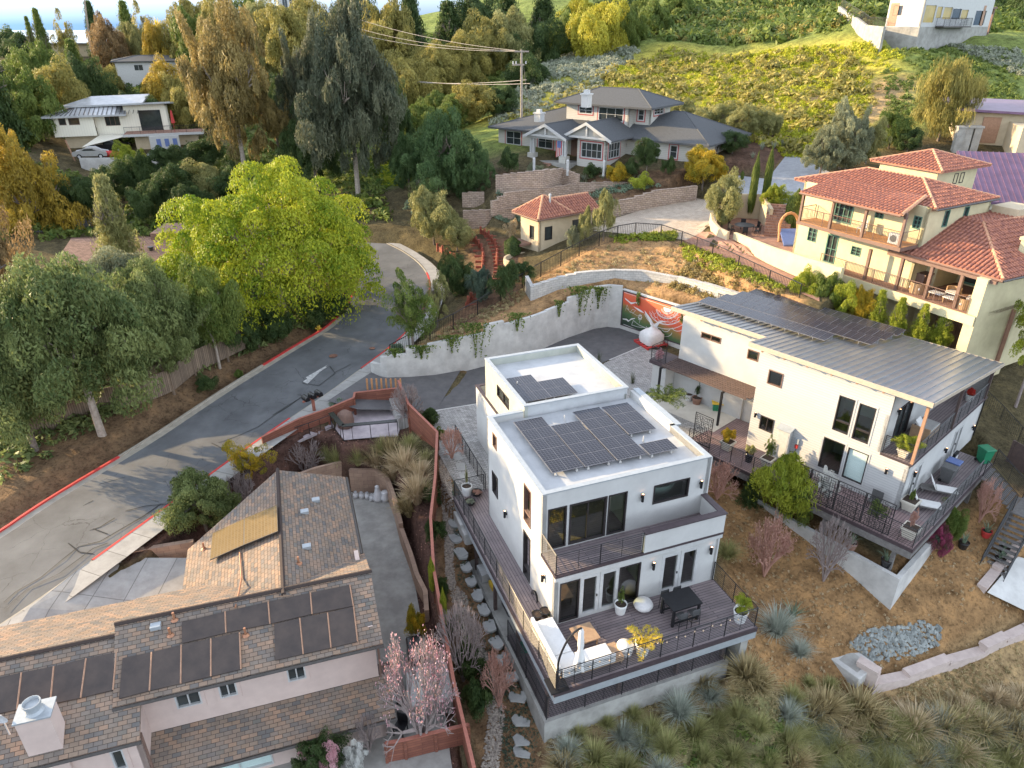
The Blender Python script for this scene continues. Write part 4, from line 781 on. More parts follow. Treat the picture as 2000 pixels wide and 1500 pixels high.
# electric cabinet
t=thing('meter_cabinet',R.w(-.2,7,0.8),'white meter cabinet with a grey lid and red label on lapped siding','cabinet')
cb=MB().box(R,-.35,-.02,6.55,7.35,.1,2.2).build('body',WHITEP,t,bevel=.01); MB().slab([R.w(-.5,6.48,2.25),R.w(-.5,7.42,2.25),R.w(0,7.42,2.42),R.w(0,6.48,2.42)],.06).build('lid',COPE,t); MB().box(R,-.36,-.352,6.85,7.0,1.35,1.6).build('label',REDP,t); MB().box(R,-.364,-.352,6.62,7.28,.2,2.0).build('door',WHITEP,t)
t=thing('disconnect_box',R.w(-.1,6.2,1.5),'small grey switch box with a red switch beside the white meter cabinet','switch box')
MB().box(R,-.12,-.0,6.05,6.35,1.5,1.85).build('body',COPE,t); MB().box(R,-.12,-.0,6.08,6.25,1.2,1.42).build('switch',REDP,t); MB().path([R.w(-.05,6.15,1.2),R.w(-.06,6.2,.9),R.w(-.06,6.5,.8)],.02).build('cable',DARKM,t)
for pp,pl,lb in ((a3(857,305),fw_,'near the left corner of the lapped siding wall'),(a4(592,835),fw_,'low on the siding wall near the right corner'),(a4(860,865),rw,'beside the near french doors under the balcony'),(a4(1180,620),rw,'between the two french doors under the balcony'),(a4(1465,390),rw,'at the far end under the balcony'),(a4(700,225),rw2,'beside the balcony sliding door')):
    a,z=pl.px(*pp); lamp(pl,a,z,'',H2,hgt=.35)
# pergola and white store box
t=thing('store_box',R.w(2.46,11.4,0),'long low white rendered garden store behind the pergola','store')
mb=MB(); mb.box(R,2.46,2.58,11.4,17.0,0,2.3); mb.build('wall',WHITE,t)
t=thing('pergola',R.w(.9,11,0),'dark slatted pergola on black posts against the white wall','pergola')
for k in range(8): MB().box(R,.75+k*.25,.83+k*.25,10.1+max(0,(1-k)*.2),17.0,2.55,2.7).build('slat',POSTW,t)
for v in (11.9,16.9): MB().box(R,.55,.7,v,v+.12,0,2.45).box(R,.55,2.5,v,v+.12,2.42,2.545).build('post',DARKM,t)
sheet('patio',[R.w(-.3,11.62,0),R.w(2.46,11.62,0),R.w(2.46,17.2,0),R.w(-.3,17.2,0)],mat('patio_concrete',(.60,.56,.48),(.52,.48,.41),.85,scale=1.5),.012)
# small balcony at the back left
t=thing('small_balcony',R.w(1.9,17.9,2.2),'small dark balcony at the back left corner of the right house','balcony')
MB().box(R,1.2,3.2,17.0,18.4,2.25,2.5).build('floor',FASCIA,t); rail([R.w(3.1,18.3,0),R.w(1.25,18.3,0),R.w(1.25,17.05,0)],2.5,1.1,t,nb=8,post=1.3); MB().box(R,1.4,3.2,17.02,18.2,0,2.24).build('wall',WHITE,t)
# roof solar arrays
pr=panel_proto(.9,1.33,'violet grey solar panel','solar panels on the zinc roof',legs=False); [MB().tube((xx,yy,.0),(xx,yy,zz),.02).build('mounting_leg',ALU,pr) for xx,yy,zz in ((.1,1.25,-.33),(.8,1.25,-.33),(.1,.1,-.2))]; us2=[False]
rows=[(3.75,7.4,10),(5.95,5.45,12),(8.05,5.4,12),(10.0,5.4,12)]
nm=['nearest short row','second row','third row','rearmost row']
for (u,v,n),nn in zip(rows,nm):
    for k in range(n):
        o=place(pr,us2,R.w(u,v+(k+1)*.925,zr(u)+.22),0,parent=H2); o.rotation_euler=Matrix.Rotation(math.radians(42-90),4,'Z').to_euler(); o.rotation_euler.rotate_axis('X',math.radians(2))
# ================= generic roofs
def plane_uv(pts,eave0,eave1):
    """uv with u along eave, v up the slope"""
    e=np.array(eave1,float)-np.array(eave0,float); e/=np.linalg.norm(e); P=[np.array(p,float) for p in pts]
    nn=np.zeros(3)
    for i in range(1,len(P)-1): nn+=np.cross(P[i]-P[0],P[i+1]-P[0])
    nn/=np.linalg.norm(nn); 
    if nn[2]<0: nn=-nn
    g=np.cross(nn,e); return [(float((p-eave0)@e),float((p-eave0)@g)) for p in P],e,g,nn
def roof_plane(mb,pts,th=.12):
    uv,_,_,_=plane_uv(pts,pts[0],pts[1]); mb.slab(pts,th,uv)
def tiles(mb,pts,w=.3,l=.42):
    """barrel tiles over a roof plane, pts[0]-pts[1] is the eave"""
    uv,e,g,nn=plane_uv(pts,pts[0],pts[1]); O=np.array(pts[0],float); us=[p[0] for p in uv]; n=len(uv)
    u=min(us)+w/2
    while u<max(us):
        vs=[]
        for i in range(n):
            a,b=uv[i],uv[(i+1)%n]
            if (a[0]-u)*(b[0]-u)<0: vs.append(a[1]+(b[1]-a[1])*(u-a[0])/(b[0]-a[0]))
        if len(vs)>=2:
            v0,v1=min(vs),max(vs); v=v0-.05
            while v<v1-.1:
                ve=min(v+l*1.08,v1); r0=.105;r1=.085; P=[]
                for vv,r,h in ((v,r0,.05),(ve,r1,.02)):
                    for k in range(5): t=math.pi*k/4; P.append(O+e*(u+r*math.cos(t))+g*vv+nn*(h+r*math.sin(t)*.85))
                jit=(random.random()-.5)*.02; P=[p+nn*jit for p in P]
                mb.add(P,[(k,k+1,6+k,5+k) for k in range(4)]+[(0,1,2,3,4)]); v+=l
        u+=w
def ridge(mb,a,b,r=.13,seg=.4):
    a=np.array(a,float);b=np.array(b,float);L=np.linalg.norm(b-a);n=max(1,int(L/seg))
    for k in range(n): p=a+(b-a)*k/n;q=a+(b-a)*(k+1.1)/n; mb.tube(p,q,r,r*.85,8)
def hip(fr,u0,u1,v0,v1,ze,zr_,ov=0,ridge_along='u'):
    """returns four roof planes (eave first), list of ridge lines"""
    c=lambda u,v,z:fr.w(u,v,z)
    if ridge_along=='u':
        h=(v1-v0)/2; h_=min(h,(u1-u0)/2); a=(u0+h_,(v0+v1)/2); b=(u1-h_,(v0+v1)/2)
    else:
        h=(u1-u0)/2; h_=min(h,(v1-v0)/2); a=((u0+u1)/2,v0+h_); b=((u0+u1)/2,v1-h_)
    A=c(*a,zr_);B=c(*b,zr_); p=[c(u0,v0,ze),c(u1,v0,ze),c(u1,v1,ze),c(u0,v1,ze)]
    if ridge_along=='u': pl=[[p[0],p[1],B,A],[p[1],p[2],B],[p[2],p[3],A,B],[p[3],p[0],A]]; rd=[(p[0],A),(p[1],B),(p[2],B),(p[3],A),(A,B)]
    else: pl=[[p[0],p[1],A],[p[1],p[2],B,A],[p[2],p[3],B],[p[3],p[0],A,B]]; rd=[(p[0],A),(p[1],A),(p[2],B),(p[3],B),(A,B)]
    return pl,rd
def clean(p):
    q=[]
    for x in p:
        if not q or math.dist(x,q[-1])>.02:q.append(x)
    return q
def roofset(parent,planes,ridges,mt,tile=False,th=.12,name='roof',caps=True):
    mb=MB(); planes=[clean(p) for p in planes]
    for p in planes: roof_plane(mb,p,th)
    o=mb.build(name,mt,parent)
    if tile:
        t=MB(); [tiles(t,p) for p in planes]; t.build('roof_tiles',TILE,o)
        r=MB(); [ridge(r,*x) for x in ridges if math.dist(*x)>.1]; r.build('ridge_tiles',TILEV,o)
    elif caps:
        r=MB(); [r.tube((a[0],a[1],a[2]),(b[0],b[1],b[2]),.07,.07,4) for a,b in ridges if math.dist(a,b)>.1]; r.build('ridge_cap',mt,o)
    return o
def gutter(parent,pts,z,m_=GUTTER):
    mb=MB()
    for a,b in zip(pts[:-1],pts[1:]): mb.tube((a[0],a[1],z),(b[0],b[1],z),.08,.08,5)
    return mb.build('gutter',m_,parent)
# ================= MEDITERRANEAN HOUSE (frame M)
M=Fr(at(1547,492,7),-61); m4=Q(6.25,1380,340);m5=Q(4.6875,1600,380);m3=Q(2.857,1300,0)
H3=thing('villa',M.w(0,0,0),'pale yellow villa with red clay tile roofs, timber balcony and covered terrace','villa')
mv=Pl(M,'v',0.0); mb=MB()
def op2(pl,p,q):
    o=opn(pl,p,q); return o
w1=op2(mv,m4(1250,670),m4(1325,850));dd=op2(mv,m4(1490,720),m4(1540,1075));w2=op2(mv,m4(1745,895),m4(1830,995)); print('med',w1,dd,w2)
w1=(w1[0],w1[1],8.3,9.4);dd=(3.1,4.15,7.02,9.3);w2=(5.4,6.25,8.2,8.9); fd=(3.2,4.9,10.35,12.5); w3=(6.7,7.4,11.3,12.0); w4=(9.7,10.3,11.2,12.1)
wall(mb,mv,0,10.6,2,10.2,[w1,dd,w2]); wall(mb,mv,0,10.6,10.2,12.8,[fd,w3,w4])
mu=Pl(M,'u',0); wall(mb,mu,0,7.5,4,12.8); e1=(2.0,2.6,11.2,12.4); e2=(4.3,4.9,11.2,12.4); me_=Pl(M,'U',10.6); wall(mb,me_,0,7.5,2,12.8,[e1,e2])
mb.box(M,0,10.6,7.3,7.5,2,12.8)
mb.box(M,2.1,7.0,6.0,11.1,9,14.3)   # tower
mb.box(M,10.6,16.2,4.4,12,2,9.55)     # lower wing body
mb.box(M,15.5,16.2,.1,4.4,1.5,9.5)   # end pier
mb.box(M,10.6,11.4,1.6,4.4,2,9.5)
mb.build('wall',MUST,H3)
for o in (w1,w2,w3,w4): window(mv,*o,H3,gm=DGLASS,fm=GREENP,nx=2,nz=3)
window(mv,*dd,H3,gm=DGLASS,fm=GREENP,nx=2,nz=2,name='door',fw=.1,door=True); window(mv,*fd,H3,gm=DGLASS,fm=GREENP,nx=4,nz=4,name='french_doors',fw=.12)
for o in (e1,e2): window(me_,*o,H3,gm=DGLASS,fm=GREENP)
tp=Pl(M,'U',7.0)
for a in (8.2,9.0): window(tp,a,a+.5,13.0,13.8,H3,gm=DGLASS,fm=DFRAME)
# balcony
MB().box(M,1.5,10.5,-2.0,-.01,9.95,10.2).build('balcony_floor',BROWNT,H3)
MB().box(M,1.55,10.45,-1.95,-.02,10.203,10.22).build('balcony_decking',ORANGE,H3)
rail([M.w(1.6,-.1,0),M.w(1.6,-1.9,0),M.w(10.4,-1.9,0),M.w(10.4,-.1,0)],10.22,1.05,H3,vertical=True,mat_=BROWNT,post=2.2,r=.012,name='balcony_railing')
for u in (1.6,4.4,7.2,10.2): MB().box(M,u,u+.18,-1.98,-1.8,10.22,12.6).build('post',BROWNT,H3)
MB().box(M,1.6,10.3,-2.0,-1.78,12.3,12.5).build('beam',BROWNT,H3)
# roofs
pl_,rd=hip(M,-1.3,10.9,.3,7.8,12.75,13.85); roofset(H3,pl_,rd,TILE,True)
# porch roof extension
x0=[M.w(1.6,-2.3,12.5),M.w(10.2,-2.3,12.5),M.w(9.4,1.2,13.25),M.w(1.6,1.2,13.1)]; roofset(H3,[x0],[(x0[1],x0[2])],TILE,True)
pl_,rd=hip(M,1.5,7.6,5.5,11.7,14.25,15.2); roofset(H3,pl_,rd,TILE,True)
x=[M.w(8.9,-.7,9.6),M.w(16.9,-.7,9.6),M.w(12.2,4.2,11.6),M.w(10.3,4.2,11.6)]; y=[M.w(16.9,-.7,9.6),M.w(17.6,14,9.6),M.w(13.2,12,11.7),M.w(12.2,4.2,11.6)]; z_=[M.w(10.3,4.2,11.6),M.w(12.2,4.2,11.6),M.w(13.2,12,11.7),M.w(10.3,12,11.6)]
roofset(H3,[x,y,z_],[(x[1],x[2]),(y[3],y[2])],TILE,True)
gutter(H3,[M.w(8.9,-.75,0),M.w(16.95,-.75,0)],9.5,BROWNT); gutter(H3,[M.w(1.6,-2.35,0),M.w(10.2,-2.35,0)],12.4,BROWNT); gutter(H3,[M.w(16.95,-.75,0),M.w(17.65,14,0)],9.5); gutter(H3,[M.w(10.95,.3,0),M.w(10.95,7.8,0)],12.65)
MB().box(M,15.2,16.3,3.6,4.6,9.5,11.2).box(M,15.1,16.4,3.5,4.7,11.2,11.4).build('chimney',MUST,H3)
MB().box(M,10.7,12.6,7.6,10.0,11.5,12.2).build('roof_parapet',CREAM,H3)
# terrace deck
MB().box(M,3.7,16.2,-1.3,4.4,6.7,6.98).build('terrace_floor',PAVERED,H3); MB().box(M,3.6,16.3,-1.42,-1.3,6.35,6.985).build('terrace_edge',MUST,H3)
rail([M.w(3.8,-1.25,0),M.w(15.6,-1.25,0)],6.99,1.05,H3,vertical=True,mat_=BROWNT,post=2.2,name='terrace_railing')
for u in (7.6,10.2,12.4,14.5): MB().box(M,u,u+.2,-1.1,-.9,6.99,9.3).build('post',BROWNT,H3)
MB().box(M,9.0,16.7,-1.0,-.75,9.25,9.45).build('beam',BROWNT,H3)
tv=Pl(M,'v',4.4)
for a,b_ in ((11.6,13.2),(13.4,14.3),(14.5,15.4)): window(tv,a,b_,7.1,9.2,H3,gm=DGLASS,fm=GREENP,nx=4,nz=4,fw=.14,inset=-.02,proud=.06,name='french_doors')
MB().box(M,8.9,11.2,.6,1.7,7,8.0).box(M,8.8,11.3,.55,1.75,8.0,8.08).build('kitchen_counter',BROWNT,H3)
# piers under the terrace
MB().box(M,15.6,16.3,-1.2,.1,1.0,9.48).box(M,3.8,16.5,3.2,3.4,2,6.7).build('pier',MUST,H3)
MB().box(M,3.8,16.5,3.18,3.2,2,6.7).build('undercroft_wall',PAVERED,H3)
# parapet wall in front of the villa
def curvewall(name,base,ztops,th,mt,label,cat,cap=None,group=None,kz=-.6,parent=None,capm=None,step=False,coping=.06):
    """base: list of world (x,y,z) ; ztops list"""
    t=parent or thing(name,base[0],label,cat,group)
    P=[np.array(p,float) for p in base]; mb=MB(); cb=MB(); s=0
    N=[]
    for i in range(len(P)):
        a=P[max(0,i-1)];b=P[min(len(P)-1,i+1)]; d=(b-a)[:2]; d/=np.linalg.norm(d); N.append(np.array([-d[1],d[0]]))
    for i in range(len(P)-1):
        a,b=P[i],P[i+1]; L=np.linalg.norm((b-a)[:2]); za,zb=(ztops[i],ztops[i+1]) if not step else (ztops[i],ztops[i])
        for dst,z0a,z0b,z1a,z1b,e in ((mb,a[2]+kz,b[2]+kz,za,zb,0),)+(((cb,za,zb,za+coping,zb+coping,.04),) if cap else ()):
            q=[(a[0]-N[i][0]*e,a[1]-N[i][1]*e),(b[0]-N[i+1][0]*e,b[1]-N[i+1][1]*e),(b[0]+N[i+1][0]*(th+e),b[1]+N[i+1][1]*(th+e)),(a[0]+N[i][0]*(th+e),a[1]+N[i][1]*(th+e))]
            vs=[(q[0][0],q[0][1],z0a),(q[1][0],q[1][1],z0b),(q[2][0],q[2][1],z0b),(q[3][0],q[3][1],z0a),(q[0][0],q[0][1],z1a),(q[1][0],q[1][1],z1b),(q[2][0],q[2][1],z1b),(q[3][0],q[3][1],z1a)]
            dst.add(vs,[(4,5,6,7),(0,1,5,4),(1,2,6,5),(2,3,7,6),(3,0,4,7)],[[(s,0),(s+L,0),(s+L,th),(s,th)],[(s,z0a),(s+L,z0b),(s+L,z1b),(s,z1a)],[(0,z0b),(th,z0b),(th,z1b),(0,z1b)],[(s+L,z0b),(s,z0a),(s,z1a),(s+L,z1b)],[(0,z0a),(th,z0a),(th,z1a),(0,z1a)]])
        s+=L
    mb.build('wall',mt,t)
    if cap: cb.build('coping',capm or mt,t)
    return t
curvewall('garden_wall',[at(1429,482,6.3),at(1500,520,6.3),at(1560,548,6.2),at(1632,580,6.1)],[7.6,7.9,8.1,8.3],.3,MUST,'long yellow stucco parapet wall in front of the villa, shadowed by the fence','wall')
curvewall('garden_wall',[at(1385,435,7),at(1388,452,6.9),at(1400,466,6.8),at(1418,475,6.7)],[8,7.9,7.8,7.7],.25,CREAM,'short curved cream wall at the left end of the villa patio','wall')
curvewall('garden_wall',[at(1405,440,7),at(1440,425,7),at(1480,428,7),at(1498,448,7)],[8.6,9.3,9.4,8.9],.3,CREAM,'curved tan wall behind the villa patio dining table','wall')
# ================= CASITA
KF=Fr(at(*Q(2.857,650,0)(1150,1222),7.7),35); H4=thing('small_tower_house',KF.w(0,0,0),'small cream two storey guest house with a clay tile roof','guest house')
c0=KF.uv(*Q(2.857,650,0)(1035,1185),7.7)[1]; print('casita depth',c0)
mb=MB(); kv=Pl(KF,'v',.35); ku=Pl(KF,'u',.35)
wA=(1.0,1.9,5.4,6.7); wB=(4.4,5.6,5.5,6.9); wC=(1.2,1.9,5.4,6.7); wD=(1.6,2.3,2.9,4.1)
wall(mb,kv,.35,6.9,1.5,7.65,[wA,wB]); wall(mb,ku,.35,3.4,1.5,7.65,[wC,wD]); mb.box(KF,.55,6.9,3.2,3.4,1.5,7.65); mb.box(KF,6.7,6.9,.55,3.2,1.5,7.65); mb.build('wall',CREAM,H4)
for o in (wA,wB): window(kv,*o,H4,fm=DFRAME)
for o in (wC,wD): window(ku,*o,H4,fm=DFRAME)
pl_,rd=hip(KF,-.25,4.2,-.2,4.0,7.7,9.3); roofset(H4,pl_,rd,TILE,True)
x=[KF.w(3.4,-.2,7.7),KF.w(7.6,-.2,7.7),KF.w(7.6,2.0,8.9),KF.w(2.2,2.0,8.9)]; y=[KF.w(7.6,4.0,7.7),KF.w(3.4,4.0,7.7),KF.w(2.2,2.0,8.9),KF.w(7.6,2.0,8.9)]; roofset(H4,[x,y],[(x[3],x[2])],TILE,True)
MB().lathe(KF.w(2.2,1.2,8.6),[(.1,0),(.1,.8),(.14,.8),(.14,.95),(.02,1.0)],10).build('flue',WHITEP,H4)
gutter(H4,[KF.w(-.3,4,0),KF.w(-.3,-.25,0),KF.w(7.6,-.25,0)],7.6,BROWNT)
t=thing('heat_pump',KF.w(3.2,.0,3.4),'white outdoor heat pump unit on the wall of the guest house','heat pump'); MB().box(KF,2.8,3.8,-.1,.33,3.3,4.2).build('body',WHITEP,t); pq=KF.w(3.2,-.11,3.75); fan=MB(); fan.lathe((0,0,0),[(.3,0),(.3,.02),(.05,.03)],16); fan.V=[(pq[0]+x*KF.u[0]-KF.v[0]*z,pq[1]+x*KF.u[1]-KF.v[1]*z,pq[2]+y) for x,y,z in fan.V]; fan.build('fan_grille',GREYB,t)
MB().box(KF,-1.0,.34,1.6,3.6,4.8,5.0).build('side_deck',BROWNT,H4)
pt=[];zz=[]
for k in range(9): a=math.radians(200-k*22); pt.append((*KF.w(-1.4+1.6*math.cos(a)*1.1,.6+1.5*math.sin(a),0)[:2],2.8)); zz.append(4.1)
curvewall('round_wall',pt,zz,.2,CREAM,'round cream patio wall at the foot of the guest house','wall',kz=-1.5)
# ================= CRAFTSMAN HOUSE
CR=Fr(at(*Q(4.348,960,180)(965,640),9.4),-38); c3=Q(4.348,960,180)
H5=thing('craftsman_house',CR.w(0,0,0),'grey craftsman house with dark hipped roofs, gabled porch and red window trim','house')
print('craft uv',{k:CR.uv(*c3(*p),z) for k,p,z in (('leftbase',(60,490),9.4),('lc',(245,580),9.4),('colL',(430,630),9.4),('colR',(690,660),9.4),('r',(1160,620),9.4),('rr',(1620,640),9.4),('eaveA',(290,385),12.5),('eaveC',(1015,435),12.5),('eaveD',(1180,380),12.5),('eaveE',(1660,465),12.3),('eaveF',(1950,395),12.3),('eaveL',(30,350),12.3),('upl',(590,155),16.2),('upa',(1205,195),16.2),('upb',(1500,165),16.2),('upr',(870,97),16.8))})
GS=GREYSID
mb=MB(); cv=Pl(CR,'v',0); cu=Pl(CR,'U',0)
# front projecting room: u -4..0, v 0..6
wv=Pl(CR,'v',0); ow=(-3.4,-.5,10.2,12.0); wall(mb,wv,-3.9,0,8,12.4,[ow]); oe=(.5,3.1,10.2,12.0); wall(mb,cu,0,4.6,8,12.4,[oe])
# main left wing
lv=Pl(CR,'v',2.2); l1=(-16.3,-13.8,10.3,12.0); l2=(-11.2,-8.9,10.3,12.0); wall(mb,lv,-17.5,-3.9,8,12.4,[l1,l2])
# right wing
rv=Pl(CR,'v',4.6); r1_=(1.6,2.5,10.6,11.9); r2__=(5.6,6.6,10.4,11.9); wall(mb,rv,0,9.4,8,12.3,[r1_,r2__]); ru=Pl(CR,'U',9.4); g1=(6,6.9,10.6,11.6);g2=(8.2,9.4,10.6,11.6);g3=(10.5,11.4,10.6,11.6); wall(mb,ru,4.6,15,8,12.3,[g1,g2,g3])
mb.box(CR,-17.5,-17.3,2.4,14,8,12.3); mb.box(CR,-17.3,9.2,14.8,15,8,12.3)
# upper
uv_=Pl(CR,'v',5.4); o1=(-7.4,-5.4,14.3,15.2);o2=(-4.6,-1.1,13.7,15.3); wall(mb,uv_,-9.2,-.4,11,15.6,[o1,o2]); uv2=Pl(CR,'v',6.6); o3=(.1,1.0,13.9,15.2); wall(mb,uv2,-.4,1.8,11,15.6,[o3]); uu=Pl(CR,'U',1.8); o4=(7.4,9.8,14.5,15.3); wall(mb,uu,6.6,11.5,11,15.6,[o4]); mb.box(CR,-9.2,-9.0,5.6,11.5,11,15.6); mb.box(CR,-.6,-.4,5.4,6.6,11,15.6)
mb.build('wall',GS,H5)
rc=(REDTR,.14)
for pl,o,nx in ((wv,ow,4),(cu,oe,4),(lv,l1,2),(lv,l2,2),(rv,r1_,1),(rv,r2__,1),(uv_,o1,2),(uv_,o2,3),(uv2,o3,1),(uu,o4,3)): window(pl,*o,H5,fm=WHITEP,nx=nx,nz=2,fw=.12,casing=rc)
for o in (g1,g2,g3): window(ru,*o,H5,fm=WHITEP,nx=2,fw=.1)
# roofs
pl_,rd=hip(CR,-18.6,-2,1.4,15.8,12.35,14.6); roofset(H5,pl_,rd,GREYR,th=.2)
pl_,rd=hip(CR,-3,10.6,3.8,16.0,12.3,14.9); roofset(H5,pl_,rd,GREYR,th=.2)
pl_,rd=hip(CR,-10.4,3.0,4.4,12.6,15.6,17.2); roofset(H5,pl_,rd,GREYR,th=.2)
def gable(u0,u1,v0,v1,ze,zr_,parent):
    um=(u0+u1)/2; a=[CR.w(u0,v0,ze),CR.w(u0,v1,ze),CR.w(um,v1,zr_),CR.w(um,v0,zr_)]; b=[CR.w(u1,v0,ze),CR.w(u1,v1,ze),CR.w(um,v1,zr_),CR.w(um,v0,zr_)]
    roofset(parent,[a,b],[(a[3],a[2])],GREYR,th=.15)
    w=MB()
    for (ua,za,ub,zb) in ((u0,ze,um,zr_),(um,zr_,u1,ze)): w.slab([CR.w(ua,v0-.06,za+.05),CR.w(ub,v0-.06,zb+.05),CR.w(ub,v0-.003,zb+.05),CR.w(ua,v0-.003,za+.05)],.35)
    w.build('bargeboard',WHITEP,parent); t=MB(); t.add([CR.w(u0+.5,v0+.35,ze+.05),CR.w(u1-.5,v0+.35,ze+.05),CR.w(um,v0+.35,zr_-.15)],[(0,1,2)]); t.build('gable_wall',GREYSID,parent); MB().box(CR,u0+.6,u1-.6,v0+.15,v0+.3,ze+.0,ze+.25).box(CR,um-.1,um+.1,v0+.12,v0+.3,ze+.25,zr_-.2).build('gable_beam',WHITEP,parent)
gable(-5.6,1.2,-1.0,5.5,12.45,14.2,H5); gable(-10.4,-4.2,-1.9,4.0,12.3,13.75,H5)
for u in (-9.6,-5.0):
    MB().box(CR,u-.45,u+.45,-1.5,-.6,8.4,10.3).build('column_base',GREYSID,H5)
    for du in (-.32,.05): MB().box(CR,u+du,u+du+.26,-1.2,-.9,10.3,12.2).build('column',WHITEP,H5)
MB().box(CR,-10,-4.6,-1.3,-1.0,12.0,12.3).build('porch_beam',WHITEP,H5); MB().box(CR,-9.9,-4,-1.6,2.2,8,9.55).build('porch_floor',CONC,H5)
for k in range(4): MB().box(CR,-8.2,-6.4,-1.6-.3*(k+1),-1.6-.3*k,8,9.4-.18*k).build('step',PAVERED,H5)
MB().box(CR,-6.2,-5.1,2.12,2.19,9.55,11.9).build('door',BROWNT,H5)
for p,z0,z1,s in (((757,110),16.3,17.5,.8),((357,235),13.6,14.5,.9)):
    u,v=CR.uv(*c3(p[0]+48,p[1]),z0+.2); MB().box(CR,u-s/2,u+s/2,v-s/2,v+s/2,z0,z1).box(CR,u-s/2-.1,u+s/2+.1,v-s/2-.1,v+s/2+.1,z1,z1+.15).box(CR,u-.25,u+.25,v-.25,v+.25,z1+.15,z1+.5).build('chimney',WHITEP,H5)
# flag
t=thing('flag',CR.w(-5.8,-.9,10),'red and white striped flag with a blue corner hanging in the porch','flag')
MB().tube(CR.w(-5.0,-.95,12.1),CR.w(-6.1,-1.25,12.0),.025).build('pole',WHITEP,t)
for k in range(7): MB().box(CR,-6.1+k*.12,-5.98+k*.12,-1.2,-1.18,10.1+.05*k,12.0).build('stripe',REDP if k%2==0 else WHITEP,t)
MB().box(CR,-5.9,-5.4,-1.23,-1.205,11.2,12.0).build('canton',BLUEP,t)
for i,pp in enumerate(((360,665),(645,685),(952,690))):
    p=at(*c3(*pp),9.2); tag(MB().lathe(p-[0,0,.3],[(.15,0),(.15,1.6),(.17,1.6),(.05,1.75)],10).build('bollard',WHITEP),['white round post left of the craftsman porch','white round post right of the craftsman porch steps','white round post beside the yellow hedge shrub'][i],'post','white garden posts')
# terraced block walls
def pxwall(name,base,tops,zb,mt,label,th=.35,n=4,cap=True,step=False,capm=None,kz=-.6,sub=1):
    B=[];T=[]
    for i in range(len(base)-1):
        for k in range(n if i<len(base)-2 else n+1):
            s=k/n; bx=(base[i][0]*(1-s)+base[i+1][0]*s,base[i][1]*(1-s)+base[i+1][1]*s); z=zb[i]*(1-s)+zb[i+1]*s; ty=tops[i]*(1-s)+tops[i+1]*s
            p=at(*bx,z); B.append(p); T.append(zup(bx,z,ty))
    if step: T=[max(T[i],T[min(i+1,len(T)-1)]) for i in range(len(T))]
    return curvewall(name,B,T,th,mt,label,'retaining wall',cap=cap,step=step,capm=capm,kz=kz)
pxwall('retaining_wall',[(968,366),(1010,369),(1060,366),(1100,350),(1128,352)],[346,340,334,332,344],[8.0,8.0,8.1,8.4,8.6],BLOCKT,'upper curved tan block wall directly below the craftsman porch',n=3,step=True)
pxwall('retaining_wall',[(962,412),(1000,401),(1060,392),(1130,380),(1200,381),(1245,377),(1290,366)],[400,376,370,360,357,358,360],[6.3,6.5,6.7,7.0,7.1,7.3,7.7],BLOCKT,'middle tan block wall with a stepped top on the terraced slope',n=3,step=True)
pxwall('retaining_wall',[(1195,424),(1240,415),(1290,405),(1330,396),(1360,388)],[396,388,372,368,364],[6.4,6.6,6.8,7.1,7.4],BLOCKT,'lower right tan block wall along the paved drive',n=3,step=True)
pxwall('retaining_wall',[(905,446),(950,447),(1000,440),(1030,432)],[414,412,408,405],[4.2,4.3,4.5,4.7],BLOCKT,'lower left tan block wall behind the guest house',n=3,step=True)
pxwall('retaining_wall',[(903,402),(925,402),(946,398)],[380,377,377],[5.7,5.8,6.0],BLOCKT,'small tan block wall left of the terraces under the pepper tree',n=2,step=True)
# white block wall and concrete wall with mural
pxwall('retaining_wall',[(1043,586),(1090,570),(1140,562),(1200,556),(1250,558),(1320,572),(1390,594),(1440,610),(1500,640)],[560,545,533,529,530,543,560,576,592],[3.3,3.5,3.6,3.6,3.6,3.6,3.6,3.6,3.6],BLOCKW,'long curved white block retaining wall above the courtyard',n=3,step=True)
curvewall('retaining_wall',[at(1043,586,3.3),at(1032,560,3.9)],[4.5,4.9],.3,BLOCKW,'short return of the white block wall at its left end','retaining wall',kz=-1)
seg=[(725,745,708),(745,766,697),(766,797,692),(797,840,676),(840,894,661),(894,949,650),(949,985,627),(985,1022,624),(1022,1067,608),(1067,1109,590),(1109,1135,574),(1135,1160,564),(1160,1213,560)]
def cwb(x):
    for (a,b) in zip(CWB[:-1],CWB[1:]):
        if a[0]<=x<=b[0]: s=(x-a[0])/(b[0]-a[0]+1e-9); return (x,a[1]*(1-s)+b[1]*s,a[2]*(1-s)+b[2]*s)
CWall=thing('retaining_wall',CW[6],'tall stepped white concrete retaining wall curving round the driveway','retaining wall')
Bs=[];Ts=[]
for x0,x1,yt in seg:
    a=cwb(x0+.01);b=cwb(x1-.01); zt_=min(zup(a[:2],a[2],yt),zup(b[:2],b[2],yt)); 
    for s in (0,.5): x=x0+(x1-x0)*s; q=cwb(x+.01); Bs.append(at(*q)); Ts.append(zt_)
Bs.append(at(1210,641,0)); Ts.append(Ts[-1])
curvewall('w',Bs,Ts,.3,CONCW,'','',parent=CWall,step=True,kz=-.5)
mur=[at(1210,641,0),at(1400,706,0)]; curvewall('w',[*mur],[3.65,3.65],.3,CONCW,'','',parent=CWall,kz=-.5)
